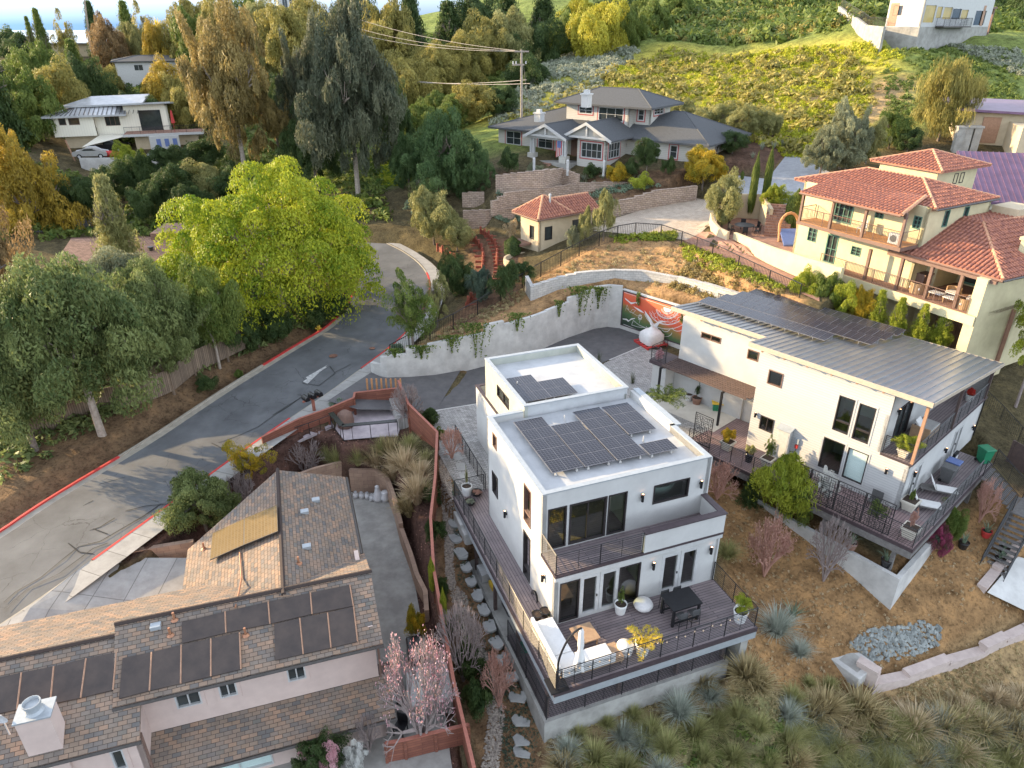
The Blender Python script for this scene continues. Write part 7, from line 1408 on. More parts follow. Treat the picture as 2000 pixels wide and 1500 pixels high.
# hose coil on walkway wall, heat pumps below, hose reel
q=lf.px(*r5(1055,530)); t=MB(); 
for k in range(3): 
    P_c=[lf.w(q[0]+(.26+.03*k)*math.cos(a),.06+.04*k,q[1]+(.3+.03*k)*math.sin(a)) for a in np.linspace(0,2*math.pi,17)]; t.path(P_c,.018,5)
tag(t.build('hose_coil',DARKM),'black hose coiled on the side wall above the walkway','hose')
for k,(qq,lb) in enumerate(((r5(690,640),'nearest grey heat pump under the walkway'),(r5(490,250),'grey equipment box under the far walkway'))):
    c_=C.uv(*qq,-2.4); f=C; t=thing('heat_pump',C.w(-.7,c_[1],-2.7),lb,'heat pump'); MB().box(C,-.75,-.35,c_[1]-.5,c_[1]+.5,-2.7,-1.75).build('body',GREYB,t); MB().box(C,-.77,-.75,c_[1]-.4,c_[1]+.4,-2.6,-1.85).build('grille',DARKM,t)
c_=C.uv(*r5(390,330),-2.5); t=thing('storage_bin',C.w(-1.0,c_[1],-2.7),'white storage box with yellow lidded tool case under the walkway','storage box'); MB().box(C,-1.2,-.7,c_[1],c_[1]+.9,-2.7,-2.2).build('box',WHITEP,t); MB().box(C,-.9,-.5,c_[1]-.8,c_[1]-.2,-2.7,-2.45).build('tool_case',YEL,t)
mb=MB()
for k in range(6): mb.path([np.array(C.w(-.75+.35*math.cos(a)+.1*k,1.6+.35*math.sin(a),-2.66+.02*k)) for a in np.linspace(0,2*math.pi,15)],.02,5)
tag(mb.build('garden_hose',HOSE),'tangled green garden hose on the lower deck under the walkway','hose')
# block steps left of walkway
for k,(qq,lb) in enumerate(((r3(150,1010),'upper rough stone block under the walkway edge'),(r3(200,1130),'lower rough stone block under the walkway edge'))):
    g=G(*qq); tag(MB().box(Fr(g,20.8),-.35,.35,-.7,.7,g[2]-.3,g[2]+.45).build('stone_block',CONCW,None,bevel=.05),lb,'stone block')
# right deck: planters, loungers, bins, washer, sofa
pq=lambda qq,z=0:at(*qq,z)
PLN=mat('cream_planter',(.66,.62,.52),(.58,.54,.46),.7,bmp=.05)
for qq,r,h,lb,mt_ in ((a3(500,735),.38,.6,'square cream planter with an orange fruit bush on the right house deck',PLN),(a3(985,930),.36,.55,'square cream planter with a lemon tree partly hidden by the pine shrub',PLN),(a6(170,470),.42,.62,'square cream planter at the siding corner by the sun loungers',PLN),(a6(175,740),.42,.62,'square cream planter at the outer deck corner with a leafless stem',PLN)): pot(pq(qq),r,h,mt_,lb,square=True,name='square_planter')
pot(pq(a3(760,880)),.27,.6,BLACKP,'black round pot with a small shrub against the deck railing')
pot(pq(r2(1030,760)),.3,.5,CONCW,'grey round pot empty on the pergola patio'); pot(pq(r2(1125,800)),.36,.5,TERRA,'brown clay pot with a thin plant on the pergola patio')
t=thing('toy_table',pq(r2(1385,880)),'yellow plastic play table with a green base under the pergola','play table'); q=pq(r2(1385,880)); MB().box(Fr(q,-10),-.45,.45,-.3,.3,.55,.6).build('top',YEL,t); MB().box(Fr(q,-10),-.35,.0,-.2,.2,0,.55).build('bin',GREENB,t); MB().lathe(q+[.1,0,.6],[(.1,0),(.12,.08),(.02,.14)],8).build('toy',REDP,t)
def lounger(loc,rz,label):
    t=thing('sun_lounger',loc,label,'sun lounger','cushioned sun loungers'); f=Fr(loc,rz); z=loc[2]; MB().box(f,-.9,.95,-.33,.33,z+.24,z+.28).build('frame',WOODG,t); MB().box(f,-.1,1.0,-.31,.31,z+.29,z+.4).build('seat_cushion',CUSH,t,bevel=.04)
    MB().slab([f.w(-.12,-.31,z+.38),f.w(-.12,.31,z+.38),f.w(-.5,.31,z+1.05),f.w(-.5,-.31,z+1.05)],.1).build('back_cushion',CUSH,t)
    for u in (-.8,.85):
        for v in (-.28,.24): MB().box(f,u,u+.05,v,v+.05,z,z+.24).build('leg',WOODG,t)
lounger(np.array(R.w(3.4,-.85,0)),-22,'cushioned sun lounger nearest the wheelie bins'); lounger(np.array(R.w(1.2,-.75,0)),-22,'cushioned sun lounger beside the square cream planter')
def bin_(loc,rz,mt_,lid,label):
    t=thing('wheelie_bin',loc,label,'wheelie bin','wheelie bins'); f=Fr(loc,rz); z=loc[2]; v=[f.w(x*k,y*k*1.1,z+h) for h,k in ((.05,.24),(.95,.31)) for x,y in ((-1,-1),(1,-1),(1,1),(-1,1))]; MB().add(v,[(0,3,2,1),(4,5,6,7),(0,1,5,4),(1,2,6,5),(2,3,7,6),(3,0,4,7)]).build('body',mt_,t); MB().box(f,-.35,.35,-.4,.38,z+.95,z+1.05).build('lid',lid,t,bevel=.03); MB().tube(f.w(-.3,.38,z+.92),f.w(.3,.38,z+.92),.02).build('handle',mt_,t)
    for s_ in (-.28,.28): MB().tube(f.w(s_-.03,.25,z+.1),f.w(s_+.03,.25,z+.1),.1,.1,10).build('wheel',BLACKP,t)
bin_(np.array(R.w(5.0,-.75,0)),42,GREYB,GREYB,'grey wheelie bin with a grey lid beside the house wall'); bin_(np.array(R.w(5.85,-.7,0)),42,GREYB,BLUEP,'grey wheelie bin with a blue lid beside the grey one'); bin_(np.array(R.w(8.9,-1.5,0)),10,GREENB,GREENB,'tall green wheelie bin at the top of the timber stairs')
t=thing('folded_chair',R.w(7.0,-.6,0),'folded dark chair leaning by the house wall','chair'); MB().box(R,6.7,7.3,-.5,-.35,.1,1.0).build('frame',DARKM,t); MB().box(R,6.8,7.2,-.52,-.5,.4,.8).build('seat',TANKM,t)
t=thing('outdoor_armchair',R.w(3.6,.5,3.02),'wood sided daybed with grey cushions on the upper balcony','daybed'); f=Fr(R.w(3.9,.75,3.02),42); z=3.02; MB().box(f,-.9,.9,-.45,.45,z+.1,z+.4).build('frame',TEAK,t); MB().box(f,-.98,-.9,-.5,.5,z,z+.8).build('side_panel',TEAK,t); MB().box(f,-.85,.85,-.42,.42,z+.41,z+.58).build('seat_cushion',GREYCUSH,t,bevel=.04); MB().slab([f.w(-.8,.1,z+.7),f.w(-.2,.1,z+.75),f.w(-.2,.4,z+1.1),f.w(-.8,.4,z+1.05)],.15).build('pillow',CUSH,t)
pot(np.array(R.w(.5,.6,3.02)),.3,.5,PLN,'square planter with a lemon bush at the balcony corner',square=True,name='balcony_planter'); pot(np.array(R.w(10.2,.5,3.02)),.25,.45,CONCW,'round pot with a red plant at the far balcony end')
q=fw_.px(*a4(530,1070)); t=thing('deck_chair',R.w(-.7,q[0],0),'black deck chair half hidden behind the fretwork screen','chair'); MB().box(R,-1.0,-.5,q[0]-.3,q[0]+.3,.4,.45).build('seat',STM,t); MB().box(R,-.52,-.46,q[0]-.3,q[0]+.3,.45,1.0).build('backrest',STM,t)
for u in (-1,-.52):
    for v in (-.28,.25): MB().box(R,u,u+.04,q[0]+v,q[0]+v+.04,0,.4).build('leg',DARKM,t)
# villa terrace furniture
def wchair(loc,rz,label):
    t=thing('wicker_armchair',loc,label,'armchair','wicker armchairs'); f=Fr(loc,rz); z=loc[2]; m_=MB(); pts=[]
    for a in np.linspace(-.3,math.pi+.3,9): pts.append((.5*math.cos(a),.45*math.sin(a)))
    for (x0,y0),(x1,y1) in zip(pts[:-1],pts[1:]): m_.slab([f.w(x0,y0,z+.75),f.w(x1,y1,z+.75),f.w(x1*.85,y1*.85,z+.75),f.w(x0*.85,y0*.85,z+.75)],.75)
    m_.build('shell',WICK,t); MB().box(f,-.4,.4,-.35,.35,z+.3,z+.48).build('seat_cushion',CUSH,t,bevel=.05)
for u,v,rz,lb in ((11.4,-.3,119,'wicker armchair behind the second terrace post'),(13.3,.9,-61,'wicker armchair facing out between the terrace posts'),(14.7,.9,-130,'wicker armchair beside the terrace end pier'),(15.0,-.5,160,'wicker armchair at the front corner of the terrace')): wchair(np.array(M.w(u,v,6.99)),rz,lb)
for u,v,lb in ((12.8,-.2,'left low white table on the villa terrace'),(13.9,-.3,'right low white table on the villa terrace')):
    t=thing('low_table',M.w(u,v,6.99),lb,'table'); MB().box(M,u-.45,u+.45,v-.3,v+.3,7.35,7.42).build('tabletop',CUSH,t)
    for du in (-.4,.35):
        for dv in (-.25,.2): MB().box(M,u+du,u+du+.05,v+dv,v+dv+.05,6.99,7.35).build('leg',WICK,t)
t=thing('white_chair',M.w(6.6,-1.0,10.22),'white chair on the villa balcony','chair'); MB().box(M,6.3,6.8,-1.2,-.7,10.6,10.66).build('seat',WHITEP,t); MB().box(M,6.3,6.8,-.74,-.68,10.66,11.2).build('backrest',WHITEP,t)
for u in (6.32,6.74):
    for v in (-1.18,-.76): MB().box(M,u,u+.04,v,v+.04,10.22,10.6).build('leg',WHITEP,t)
t=thing('air_conditioner',M.w(9.4,-1.4,10.22),'white air conditioner unit at the end of the villa balcony','air conditioner'); MB().box(M,9.1,9.9,-1.5,-1.15,10.23,10.95).build('body',WHITEP,t); fq=M.w(9.5,-1.52,10.6); MB().tube(np.array(fq),np.array(M.w(9.5,-1.5,10.6)),.25,.25,12).build('fan_grille',GREYB,t)
p=at(1452,455,7); t=thing('patio_table',p,'dark oval dining table on the villa patio','table'); MB().lathe(p,[(.05,0),(.06,.7),(.9,.72),(.9,.76),(.01,.77)],16).build('tabletop',DARKM,t)
for k in range(6):
    a=k*math.pi/3+.3; q=p+[1.3*math.cos(a),1.3*math.sin(a),0]; f=Fr(q,math.degrees(a)-90); t=thing('patio_chair',q,'dark metal chair around the villa patio table','chair','dark chairs round the patio table'); MB().box(f,-.22,.22,-.22,.22,7.42,7.45).build('seat',DARKM,t); MB().box(f,-.22,.22,.2,.23,7.45,7.95).build('backrest',DARKM,t)
    for u in (-.2,.17):
        for v in (-.2,.17): MB().box(f,u,u+.03,v,v+.03,7.0,7.42).build('leg',DARKM,t)
p=at(1537,470,7); t=thing('play_slide',p,'orange and blue inflatable play slide against the villa wall','play slide')
MB().path([p+[-.8,-.3,0]]+[p+np.array([.8*-math.cos(a),.2,1.3+1.1*math.sin(a)]) for a in np.linspace(0,math.pi,9)]+[p+[.8,-.3,0]],.13,8).build('arch',ORANGE,t); MB().slab([p+[-.7,.3,1.0],p+[.7,.3,1.0],p+[.9,-1.8,.15],p+[-.9,-1.8,.15]],.15).build('slide',BLUEP,t)
t=thing('curved_stairs',at(1520,450,7),'curved brick stairs between the hedge and vine on the villa patio','stairs')
for k in range(12):
    q=at(1516+k*.4-0,462-0,7)+np.array([.25*k*.4,.32*k,0]); f=Fr(q,-5-k*1.5); MB().box(f,-1.1,1.1,0,.36,6.5,7.0+.17*(k+1)).build('step',PAVERED,t)
# propane tanks etc in the yard
t5_=Q(5,500,700)
for i,(qq,s_) in enumerate((((975,1360),.45),((1032,1365),.45),((1088,1368),.45),((1132,1388),.45))):
    p=at(*t5_(*qq),YZ); t=thing('propane_tank',p,'small white propane tank in the yard corner row','gas tank','small propane tanks'); MB().lathe(p,[(.12,0),(.16,.04),(.17,.2),(.15,.32),(.06,.38)],14).build('body',TANKM,t,True); MB().lathe(p+[0,0,.38],[(.1,0),(.1,.1),(.08,.1),(.08,.0)],10,False).build('collar',TANKM,t)
p=at(*t5_(1195,1380),YZ); t=thing('large_cylinder',p,'large tapering grey metal float beside the propane tanks','metal float'); MB().lathe(p,[(.34,0),(.36,.2),(.3,.3),(.3,.45),(.22,.6),(.16,.85),(.14,1.0),(.16,1.05),(.02,1.15)],16).build('body',TANKM,t,True)
p=at(*t5_(1265,1390),YZ); t=thing('metal_drum',p,'short white metal drum with a tilted top at the yard corner','drum'); MB().lathe(p,[(.26,0),(.28,.3),(.2,.45),(.24,.7),(.22,.72)],14).build('body',TANKM,t,True)
RUS=brick('stained_block',.6,.3,.008,[(.34,.23,.17),(.42,.29,.21)],(.2,.13,.1),.9,bmp=.3)
curvewall('yard_wall',[at(686,960,YZ),at(705,962,YZ),at(735,960,YZ),at(757,975,YZ),at(770,1010,YZ),at(782,1060,YZ)],[-1.9,-1.85,-1.9,-1.95,-2.1,-2.2],.25,RUS,'rust stained curved yard wall around the propane tanks','retaining wall')
curvewall('yard_wall',[at(782,1060,YZ),at(800,1110,YZ),at(812,1150,YZ),at(828,1180,YZ),at(830,1215,YZ)],[-2.5,-2.55,-2.6,-2.7,-2.8],.25,RUS,'low brown block wall edging the concrete yard beside the mulch','retaining wall')
curvewall('yard_wall',[at(560,965,-2.6),at(620,945,-2.6),at(690,925,-2.6)],[-1.5,-1.4,-1.5],.2,RUS,'curved brown wall behind the rear wing of the shingle roof','retaining wall')
curvewall('yard_wall',[at(262,1092,-1.7),at(380,1073,-1.7)],[-1.2,-1.2],.3,RUS,'long low brown kerb wall by the driveway apron','garden wall')
b8_=b8
p=at(*b8_(310,1060),YZ); t=thing('storage_chest',p,'dark brown storage chest against the pink wall','chest'); f=Fr(p,17.8); MB().box(f,-.5,.5,-.8,.8,YZ,YZ+.9).build('body',POSTW,t); MB().box(f,-.55,.55,-.85,.85,YZ+.9,YZ+1.0).build('lid',POSTW,t,bevel=.03)
p=at(*b8_(322,1140),YZ); t=thing('outdoor_fan',p,'small white box fan unit on the patio by the chest','fan'); MB().box(Fr(p,10),-.28,.28,-.2,.2,YZ,YZ+.75).build('body',WHITEP,t,bevel=.03); MB().tube(p+[0,0,.76],p+[0,0,.77],.2,.2,14).build('grille',GREYB,t)
p=at(*b8_(550,1090),YZ); t=thing('hot_tub',p,'grey covered hot tub behind the blossoming tree','hot tub'); MB().box(Fr(p,10),-1.0,1.0,-1.0,1.0,YZ,YZ+.8).build('cabinet',CONC,t,bevel=.05); MB().box(Fr(p,10),-1.08,1.08,-1.08,1.08,YZ+.8,YZ+.92).build('cover',GREYCUSH,t,bevel=.04)
p=at(*b8_(470,900),YZ); t=thing('covered_grill',p,'black covered barbecue beside the chest','grill'); MB().box(Fr(p,15),-.4,.4,-.7,.7,YZ,YZ+1.15).build('cover',BLACKP,t,bevel=.08)
p=at(*b8_(380,1290),YZ); t=thing('garden_chair',p,'dark iron garden chair on the lower patio','chair'); f=Fr(p,-20); MB().box(f,-.25,.25,-.25,.25,YZ+.42,YZ+.46).build('seat',DARKM,t); MB().box(f,-.25,.25,.22,.26,YZ+.46,YZ+1.0).build('backrest',DARKM,t)
for u in (-.24,.2):
    for v in (-.24,.2): MB().box(f,u,u+.04,v,v+.04,YZ,YZ+.42).build('leg',DARKM,t)
# ================= VEGETATION
def wob(P):
    a=rng.uniform(0,6.28,6); th=np.arctan2(P[:,1],P[:,0]); z=P[:,2]; f=1+.13*np.sin(2*th+a[0]+2*z)+.10*np.sin(3*th+a[1]-3*z)+.08*np.sin(5*th+a[2]+5*z)+.06*np.sin(9*th+7*z+a[3]); P=P.copy(); P[:,0]*=f; P[:,1]*=f; P[:,2]*=1+.10*np.sin(4*P[:,0]+a[4])+.08*np.sin(5*P[:,1]+a[5]); return P
def leafmesh(name,P,Nn,sz,asp,tint,long_axis=None):
    if name.startswith('crown_') and name[6:] in ('round','oak','cauli','droop','airy','bush','weep','spiky'): P=wob(P) if name!='crown_cauli' else (wob(P)+P*2)/3
    """P centres (n,3), Nn normals, sz sizes, asp aspect (length/width)"""
    n=len(P); Nn=Nn/np.linalg.norm(Nn,axis=1)[:,None]
    if long_axis is None: r=rng.normal(size=(n,3))
    else: r=long_axis+rng.normal(size=(n,3))*.25
    a=np.cross(Nn,r); a/=np.linalg.norm(a,axis=1)[:,None]+1e-9; b=np.cross(a,Nn); sz=np.broadcast_to(sz,(n,))[:,None]
    L=b*sz*asp; Wd=a*sz; fold=Nn*sz*.25
    V=np.stack([P-L,P+Wd*.62-fold,P+L,P-Wd*.62-fold],1).reshape(-1,3)
    me=bpy.data.meshes.new(name); me.vertices.add(4*n); me.vertices.foreach_set('co',V.ravel()); me.loops.add(4*n); me.loops.foreach_set('vertex_index',np.arange(4*n)); me.polygons.add(n); me.polygons.foreach_set('loop_start',np.arange(0,4*n,4)); me.update(calc_edges=True)
    t=me.attributes.new('tint','FLOAT','POINT'); t.data.foreach_set('value',np.repeat(np.clip(tint,0,1),4)); me.materials.append(MT['leaf_mid']); return me
def dirs(n,up=0.):
    d=rng.normal(size=(n,3)); d[:,2]+=up; return d/np.linalg.norm(d,axis=1)[:,None]
def crown_round(N,M,lr=(.2,.38),ls=.035,squash=1.,asp=1.5,up=.5,hang=0,inner=.55,flatb=.12):
    c=dirs(M,.25)*rng.uniform(inner,.82,(M,1)); c[0]=0; c[:,2]=c[:,2]*.5*squash+.5; c[:,2]=np.clip(c[:,2],flatb,None); R_=rng.uniform(*lr,M); k=rng.integers(0,M,N); d=dirs(N,up); rr=rng.uniform(.55,1.05,N)**.6
    P=c[k]+d*(R_[k]*rr)[:,None]*np.array([1,1,.62*squash]); lt=rng.uniform(0,1,M); tint=lt[k]*.55+rng.uniform(0,.45,N)
    if hang: P[:,2]-=rng.uniform(0,hang,N)*rr; 
    return P,d+rng.normal(size=(N,3))*.6,ls*rng.uniform(.6,1.3,N),asp,tint
def crown_cauli(N,M,ls):
    i=np.arange(M)+.5; ph=np.arccos(1-1.25*i/M); th=np.pi*(1+5**.5)*i; c=np.stack([np.cos(th)*np.sin(ph),np.sin(th)*np.sin(ph),np.cos(ph)],1)*rng.uniform(.6,.98,(M,1)); c[:,2]=c[:,2]*.62+.34; lr=rng.uniform(.10,.21,M); k=rng.choice(M,N,p=lr**2/np.sum(lr**2)); d=dirs(N,1.1)
    P=c[k]+d*(lr[k]*rng.uniform(.8,1.05,N))[:,None]*np.array([1,1,.75]); tint=rng.uniform(0,1,M)[k]*.5+rng.uniform(0,.5,N); return P,d+rng.normal(size=(N,3))*.5,ls*rng.uniform(.6,1.3,N),1.3,tint
def crown_droop(N,M,ls,length=.3):
    c=dirs(M,.1)*rng.uniform(.35,.9,(M,1)); c[:,2]=c[:,2]*.46+.52; S_=N//9; k=rng.integers(0,M,S_); d=dirs(S_,.3); st=c[k]+d*rng.uniform(.08,.2,(S_,1))*np.array([1,1,.5]); j=np.repeat(np.arange(S_),9); t=np.tile(np.arange(9)/8,S_)
    P=st[j]+rng.normal(size=(len(j),3))*.012; P[:,2]-=t*length*rng.uniform(.3,1,S_)[j]*.5; P[:,:2]+=d[j][:,:2]*(t*.05)[:,None]; P[:,2]=np.maximum(P[:,2],.02); tint=rng.uniform(0,1,M)[k][j]*.55+rng.uniform(0,.45,len(j)); return P,d[j]*np.array([1,1,.1])+rng.normal(size=(len(j),3))*.4,ls*rng.uniform(.6,1.2,len(j)),2.2,tint,np.array([0,0,1.])
def crown_conifer(N,ls,tiers=13,open_=.25,top=.03):
    t=rng.integers(0,tiers,N); z=(t+.5)/tiers; br=rng.integers(0,9,N); th=br*2*np.pi/9+t*1.3; rmax=(1-z)**.85*.98+top; wob=.75+.25*np.sin(t*5.1+br*2.3); r=rmax*wob*rng.uniform(.08,1,N)**.7
    P=np.stack([np.cos(th)*r,np.sin(th)*r,z+.06*(1-z)-r*.10],1); P+=rng.normal(size=(N,3))*np.array([.07,.07,.018]); P[:,2]=np.clip(P[:,2],0,None); return P,rng.normal(size=(N,3))+[0,0,1.2],ls*rng.uniform(.6,1.2,N),1.8,rng.uniform(0,1,(tiers*9))[t*9+br]*.5+rng.uniform(0,.5,N)
def crown_column(N,ls):
    z=rng.uniform(0,1,N); th=rng.uniform(0,6.28,N); rm=np.where(z<.15,.6+z*2.6,np.where(z>.7,(1-z)/.3,1))*.95; r=rm*rng.uniform(.7,1.02,N); P=np.stack([np.cos(th)*r,np.sin(th)*r,z],1); return P,np.stack([np.cos(th),np.sin(th),.3+0*z],1)+rng.normal(size=(N,3))*.4,ls*rng.uniform(.6,1.2,N),1.4,rng.uniform(0,1,N)
def grass_mesh(N,arch=.5,wd=.02,lean=1.0,plume=0):
    th=rng.uniform(0,6.28,N); L=rng.uniform(.6,1.05,N); ln=rng.uniform(.1,1,N)*lean; V=[];K=4
    b0=np.stack([np.cos(th),np.sin(th),0*th],1); side=np.stack([-np.sin(th),np.cos(th),0*th],1); base=b0*rng.uniform(0,.14,N)[:,None]; rows=[]
    for k in range(K):
        s=k/(K-1); h=L*(s-arch*ln*s*s*.75); o=base+b0*(ln*L*(s*.35+.6*s*s))[:,None]+np.array([0,0,1.])*h[:,None]; w=wd*(1-s*.92)*(1+.5*(s>.6)*plume); rows+= [o-side*w,o+side*w]
    A=np.stack(rows,1); n=A.shape[1]; V=A.reshape(-1,3); f=[]
    for k in range(K-1): f.append(np.stack([np.arange(N)*n+2*k,np.arange(N)*n+2*k+1,np.arange(N)*n+2*k+3,np.arange(N)*n+2*k+2],1))
    F=np.concatenate(f); me=bpy.data.meshes.new('blades'); me.vertices.add(len(V)); me.vertices.foreach_set('co',V.ravel()); me.loops.add(F.size); me.loops.foreach_set('vertex_index',F.ravel()); me.polygons.add(len(F)); me.polygons.foreach_set('loop_start',np.arange(0,F.size,4)); me.update(calc_edges=True)
    t=me.attributes.new('tint','FLOAT','POINT'); t.data.foreach_set('value',np.repeat(rng.uniform(0,1,N),n)); me.materials.append(MT['leaf_mid']); return me
leafmat('leaf_mid',(.03,.07,.015),(.12,.18,.04))
LM={k:leafmat('leaf_'+k,*v) for k,v in dict(acid=((.10,.20,.01),(.52,.52,.04),.38),oak=((.07,.11,.035),(.27,.31,.11)),dark=((.03,.06,.02),(.11,.16,.05)),euc_painted_sun=((.16,.13,.05),(.46,.35,.13)),euc=((.055,.075,.045),(.20,.21,.13)),gold=((.22,.17,.03),(.60,.42,.06)),bronze=((.14,.10,.05),(.42,.28,.13)),mid=((.06,.11,.02),(.24,.29,.07)),khaki=((.15,.15,.04),(.52,.44,.13)),yellow=((.28,.28,.03),(.62,.56,.08)),pepper=((.05,.10,.035),(.16,.24,.09)),olive=((.16,.17,.06),(.44,.42,.17)),gray=((.13,.15,.09),(.36,.37,.22)),lime=((.14,.20,.02),(.48,.50,.06)),cyp=((.05,.09,.02),(.20,.24,.05)),orangeleaf=((.20,.22,.03),(.68,.42,.03)),grassg=((.24,.26,.09),(.54,.50,.24)),grassb=((.28,.32,.26),(.60,.62,.54)),grassy=((.24,.20,.09),(.62,.50,.28)),straw=((.42,.32,.18),(.74,.60,.40)),agave=((.13,.20,.14),(.34,.42,.28)),pink=((.55,.25,.28),(.80,.55,.58)),coral=((.42,.22,.17),(.60,.38,.30)),magenta=((.10,.10,.05),(.55,.06,.22)),palm=((.05,.10,.03),(.18,.26,.07)),goldpalm=((.45,.35,.03),(.85,.62,.08)),purple=((.06,.10,.08),(.15,.2,.13)),hill=((.26,.32,.02),(.64,.60,.06)),sage=((.22,.25,.18),(.42,.44,.33)),redfl=((.5,.03,.03),(.75,.1,.06)),white=((.6,.6,.55),(.8,.8,.78))).items()}  # golden eucalyptus tone is orange sunlight put into the leaf colour
CRN={}
def proto(k,f,*a,**kw): CRN[k]=[leafmesh('crown_'+k,*f(*a,**kw)) for _ in range(2)]
proto('round',crown_round,34000,60,lr=(.14,.3),ls=.017); proto('oak',crown_round,80000,130,lr=(.09,.22),ls=.011,asp=1.7,up=.3,inner=.3); proto('cauli',crown_cauli,90000,120,.0095); proto('droop',crown_round,70000,190,lr=(.05,.15),ls=.0095,asp=2.2,inner=.15,hang=.05,up=.2,flatb=.05); proto('weep',crown_droop,34000,90,.012,.34)
proto('conifer',crown_conifer,18000,.02); proto('fir',crown_conifer,20000,.02,18); proto('column',crown_column,7000,.09); proto('bush',crown_round,11000,26,lr=(.2,.42),ls=.032,up=.8,inner=.35); proto('airy',crown_round,16000,60,lr=(.08,.2),ls=.014,inner=.2); proto('hedge',crown_column,6000,.07); proto('spiky',crown_round,9000,30,lr=(.2,.4),ls=.02,asp=3.6,up=1.2)
GRS=[grass_mesh(520,.75,.013) for _ in range(3)]; PLM=[grass_mesh(420,.6,.018,plume=1.5) for _ in range(2)]; AGV=[grass_mesh(26,.35,.06,.8)]; TWG=[]
def trunk_mesh(kind,seed):
    rnd=random.Random(seed); mb=MB(); mb.tube((0,0,-.06),(rnd.uniform(-.02,.02),0,.32),.05,.036,8)
    def br(p,d,L,r,n):
        q=(p[0]+d[0]*L,p[1]+d[1]*L,p[2]+d[2]*L); mb.tube(p,q,r,r*.62,5,False)
        if n>0:
            for _ in range(3 if n>1 else 2): v=Vector(d)+Vector([rnd.uniform(-.75,.75) for _ in range(3)]); v.normalize(); br(q,(v[0],v[1],abs(v[2])*.8+.1),L*.72,r*.6,n-1)
    for k in range(5): a=k*1.26+rnd.random(); br((0,0,.26+.03*k),(math.cos(a)*.6,math.sin(a)*.6,.62),.26,.025,3)
    o=mb.build('trunk',BARK); me=o.data; bpy.data.objects.remove(o); return me
TRK=[trunk_mesh('a',i) for i in range(3)]
def bare_mesh(seed,up=.6,n0=9,depth=4,spread=.6,r0=.028):
    rnd=random.Random(seed); mb=MB()
    def br(p,d,L,r,n):
        q=(p[0]+d[0]*L,p[1]+d[1]*L,p[2]+d[2]*L); mb.tube(p,q,r,r*.65,3 if n<3 else 5,False)
        if n>0:
            for _ in range(3): v=Vector(d)+Vector([rnd.uniform(-spread,spread) for _ in range(3)])+Vector((0,0,.12)); v.normalize(); br(q,tuple(v),L*rnd.uniform(.62,.8),r*.6,n-1)
    for k in range(n0): a=k*6.28/n0+rnd.random()*.5; br((0,0,.0),(math.cos(a)*(1-up),math.sin(a)*(1-up),up),.3,r0,depth)
    zs=[v[2] for v in mb.V]; m_=max(zs); mb.V=[(v[0]/m_,v[1]/m_,v[2]/m_) for v in mb.V]; rr=max(math.hypot(v[0],v[1]) for v in mb.V); mb.V=[(v[0]/rr,v[1]/rr,v[2]) for v in mb.V]
    o=mb.build('branches',TWIG); me=o.data; bpy.data.objects.remove(o); return me
BARE=[bare_mesh(i) for i in (1,2)]
cnt=[0]
def ob(name,me,parent,loc,scale,rz,mt):
    o=bpy.data.objects.new(name,me); COL.objects.link(o); o.parent=parent; o.location=loc; o.scale=scale; o.rotation_euler=(0,0,rz)
    if mt is not None: setmat(o,mt)
    return o
def tree(pr_,lm,px,pyb,pyt,wpx,label,Y=None,z=None,tf=.12,group=None,name='tree',cat='tree',trunk=True,dr=1.0,bark=None,base=None):
    p=np.array(base) if base is not None else (atY(px,pyb,Y) if Y else (at(px,pyb,z) if z is not None else G(px,pyb)))
    zt2=zup((px,pyb),p[2],pyt) if base is None else CH; zt2=zup_p(p,pyt); H=max(.25,zt2-p[2]); dep=float(np.dot(p+[0,0,H*.5]-[0,0,CH],FW)); Rr=wpx/2*dep/CF
    t=thing(name,p,label,cat,group); cnt[0]+=1; me=CRN[pr_][cnt[0]%2]; rz=cnt[0]*1.7
    ob('crown',me,t,(0,0,H*tf),(Rr,Rr*dr,H*(1-tf)*.98),rz,LM[lm])
    if trunk: ob('trunk',TRK[cnt[0]%3],t,(0,0,0),(max(Rr*.95,H*.25)*1.0,max(Rr*.95,H*.25),H*.95),rz,bark or BARK)
    return t
def zup_p(p,pyt):
    k=(pyt-750)/CF; y=p[1]; return CH+(-k*y*math.cos(CP)-y*math.sin(CP))/(math.cos(CP)-k*math.sin(CP))
def bush(pr_,lm,px,pyb,pyt,wpx,label,**k): k.setdefault('trunk',False); k.setdefault('tf',0.0); k.setdefault('name','shrub'); k.setdefault('cat','shrub'); return tree(pr_,lm,px,pyb,pyt,wpx,label,**k)
def bare(px,pyb,pyt,wpx,label,mt=TWIG,i=0,leaf=None,lscale=1,name='bare_tree',z=None,n=0,cat='tree'):
    p=G(px,pyb) if z is None else at(px,pyb,z); H=zup_p(p,pyt)-p[2]; dep=float(np.dot(p-[0,0,CH],FW)); Rr=wpx/2*dep/CF; t=thing(name,p,label,cat); cnt[0]+=1
    ob('branches',BARE[i],t,(0,0,0),(Rr,Rr,H),cnt[0]*1.3,mt)
    if leaf: 
        vv=np.array([v.co for v in BARE[i].vertices]); k=rng.choice(np.where(vv[:,2]>.45)[0],n or 900); P=vv[k]+rng.normal(size=(len(k),3))*.03; me=leafmesh('blossom',P,rng.normal(size=P.shape),.022*lscale/Rr*1.2,1.1,rng.uniform(0,1,len(k))); ob('blossom',me,t,(0,0,0),(Rr,Rr,H),cnt[0]*1.3,LM[leaf])
    return t
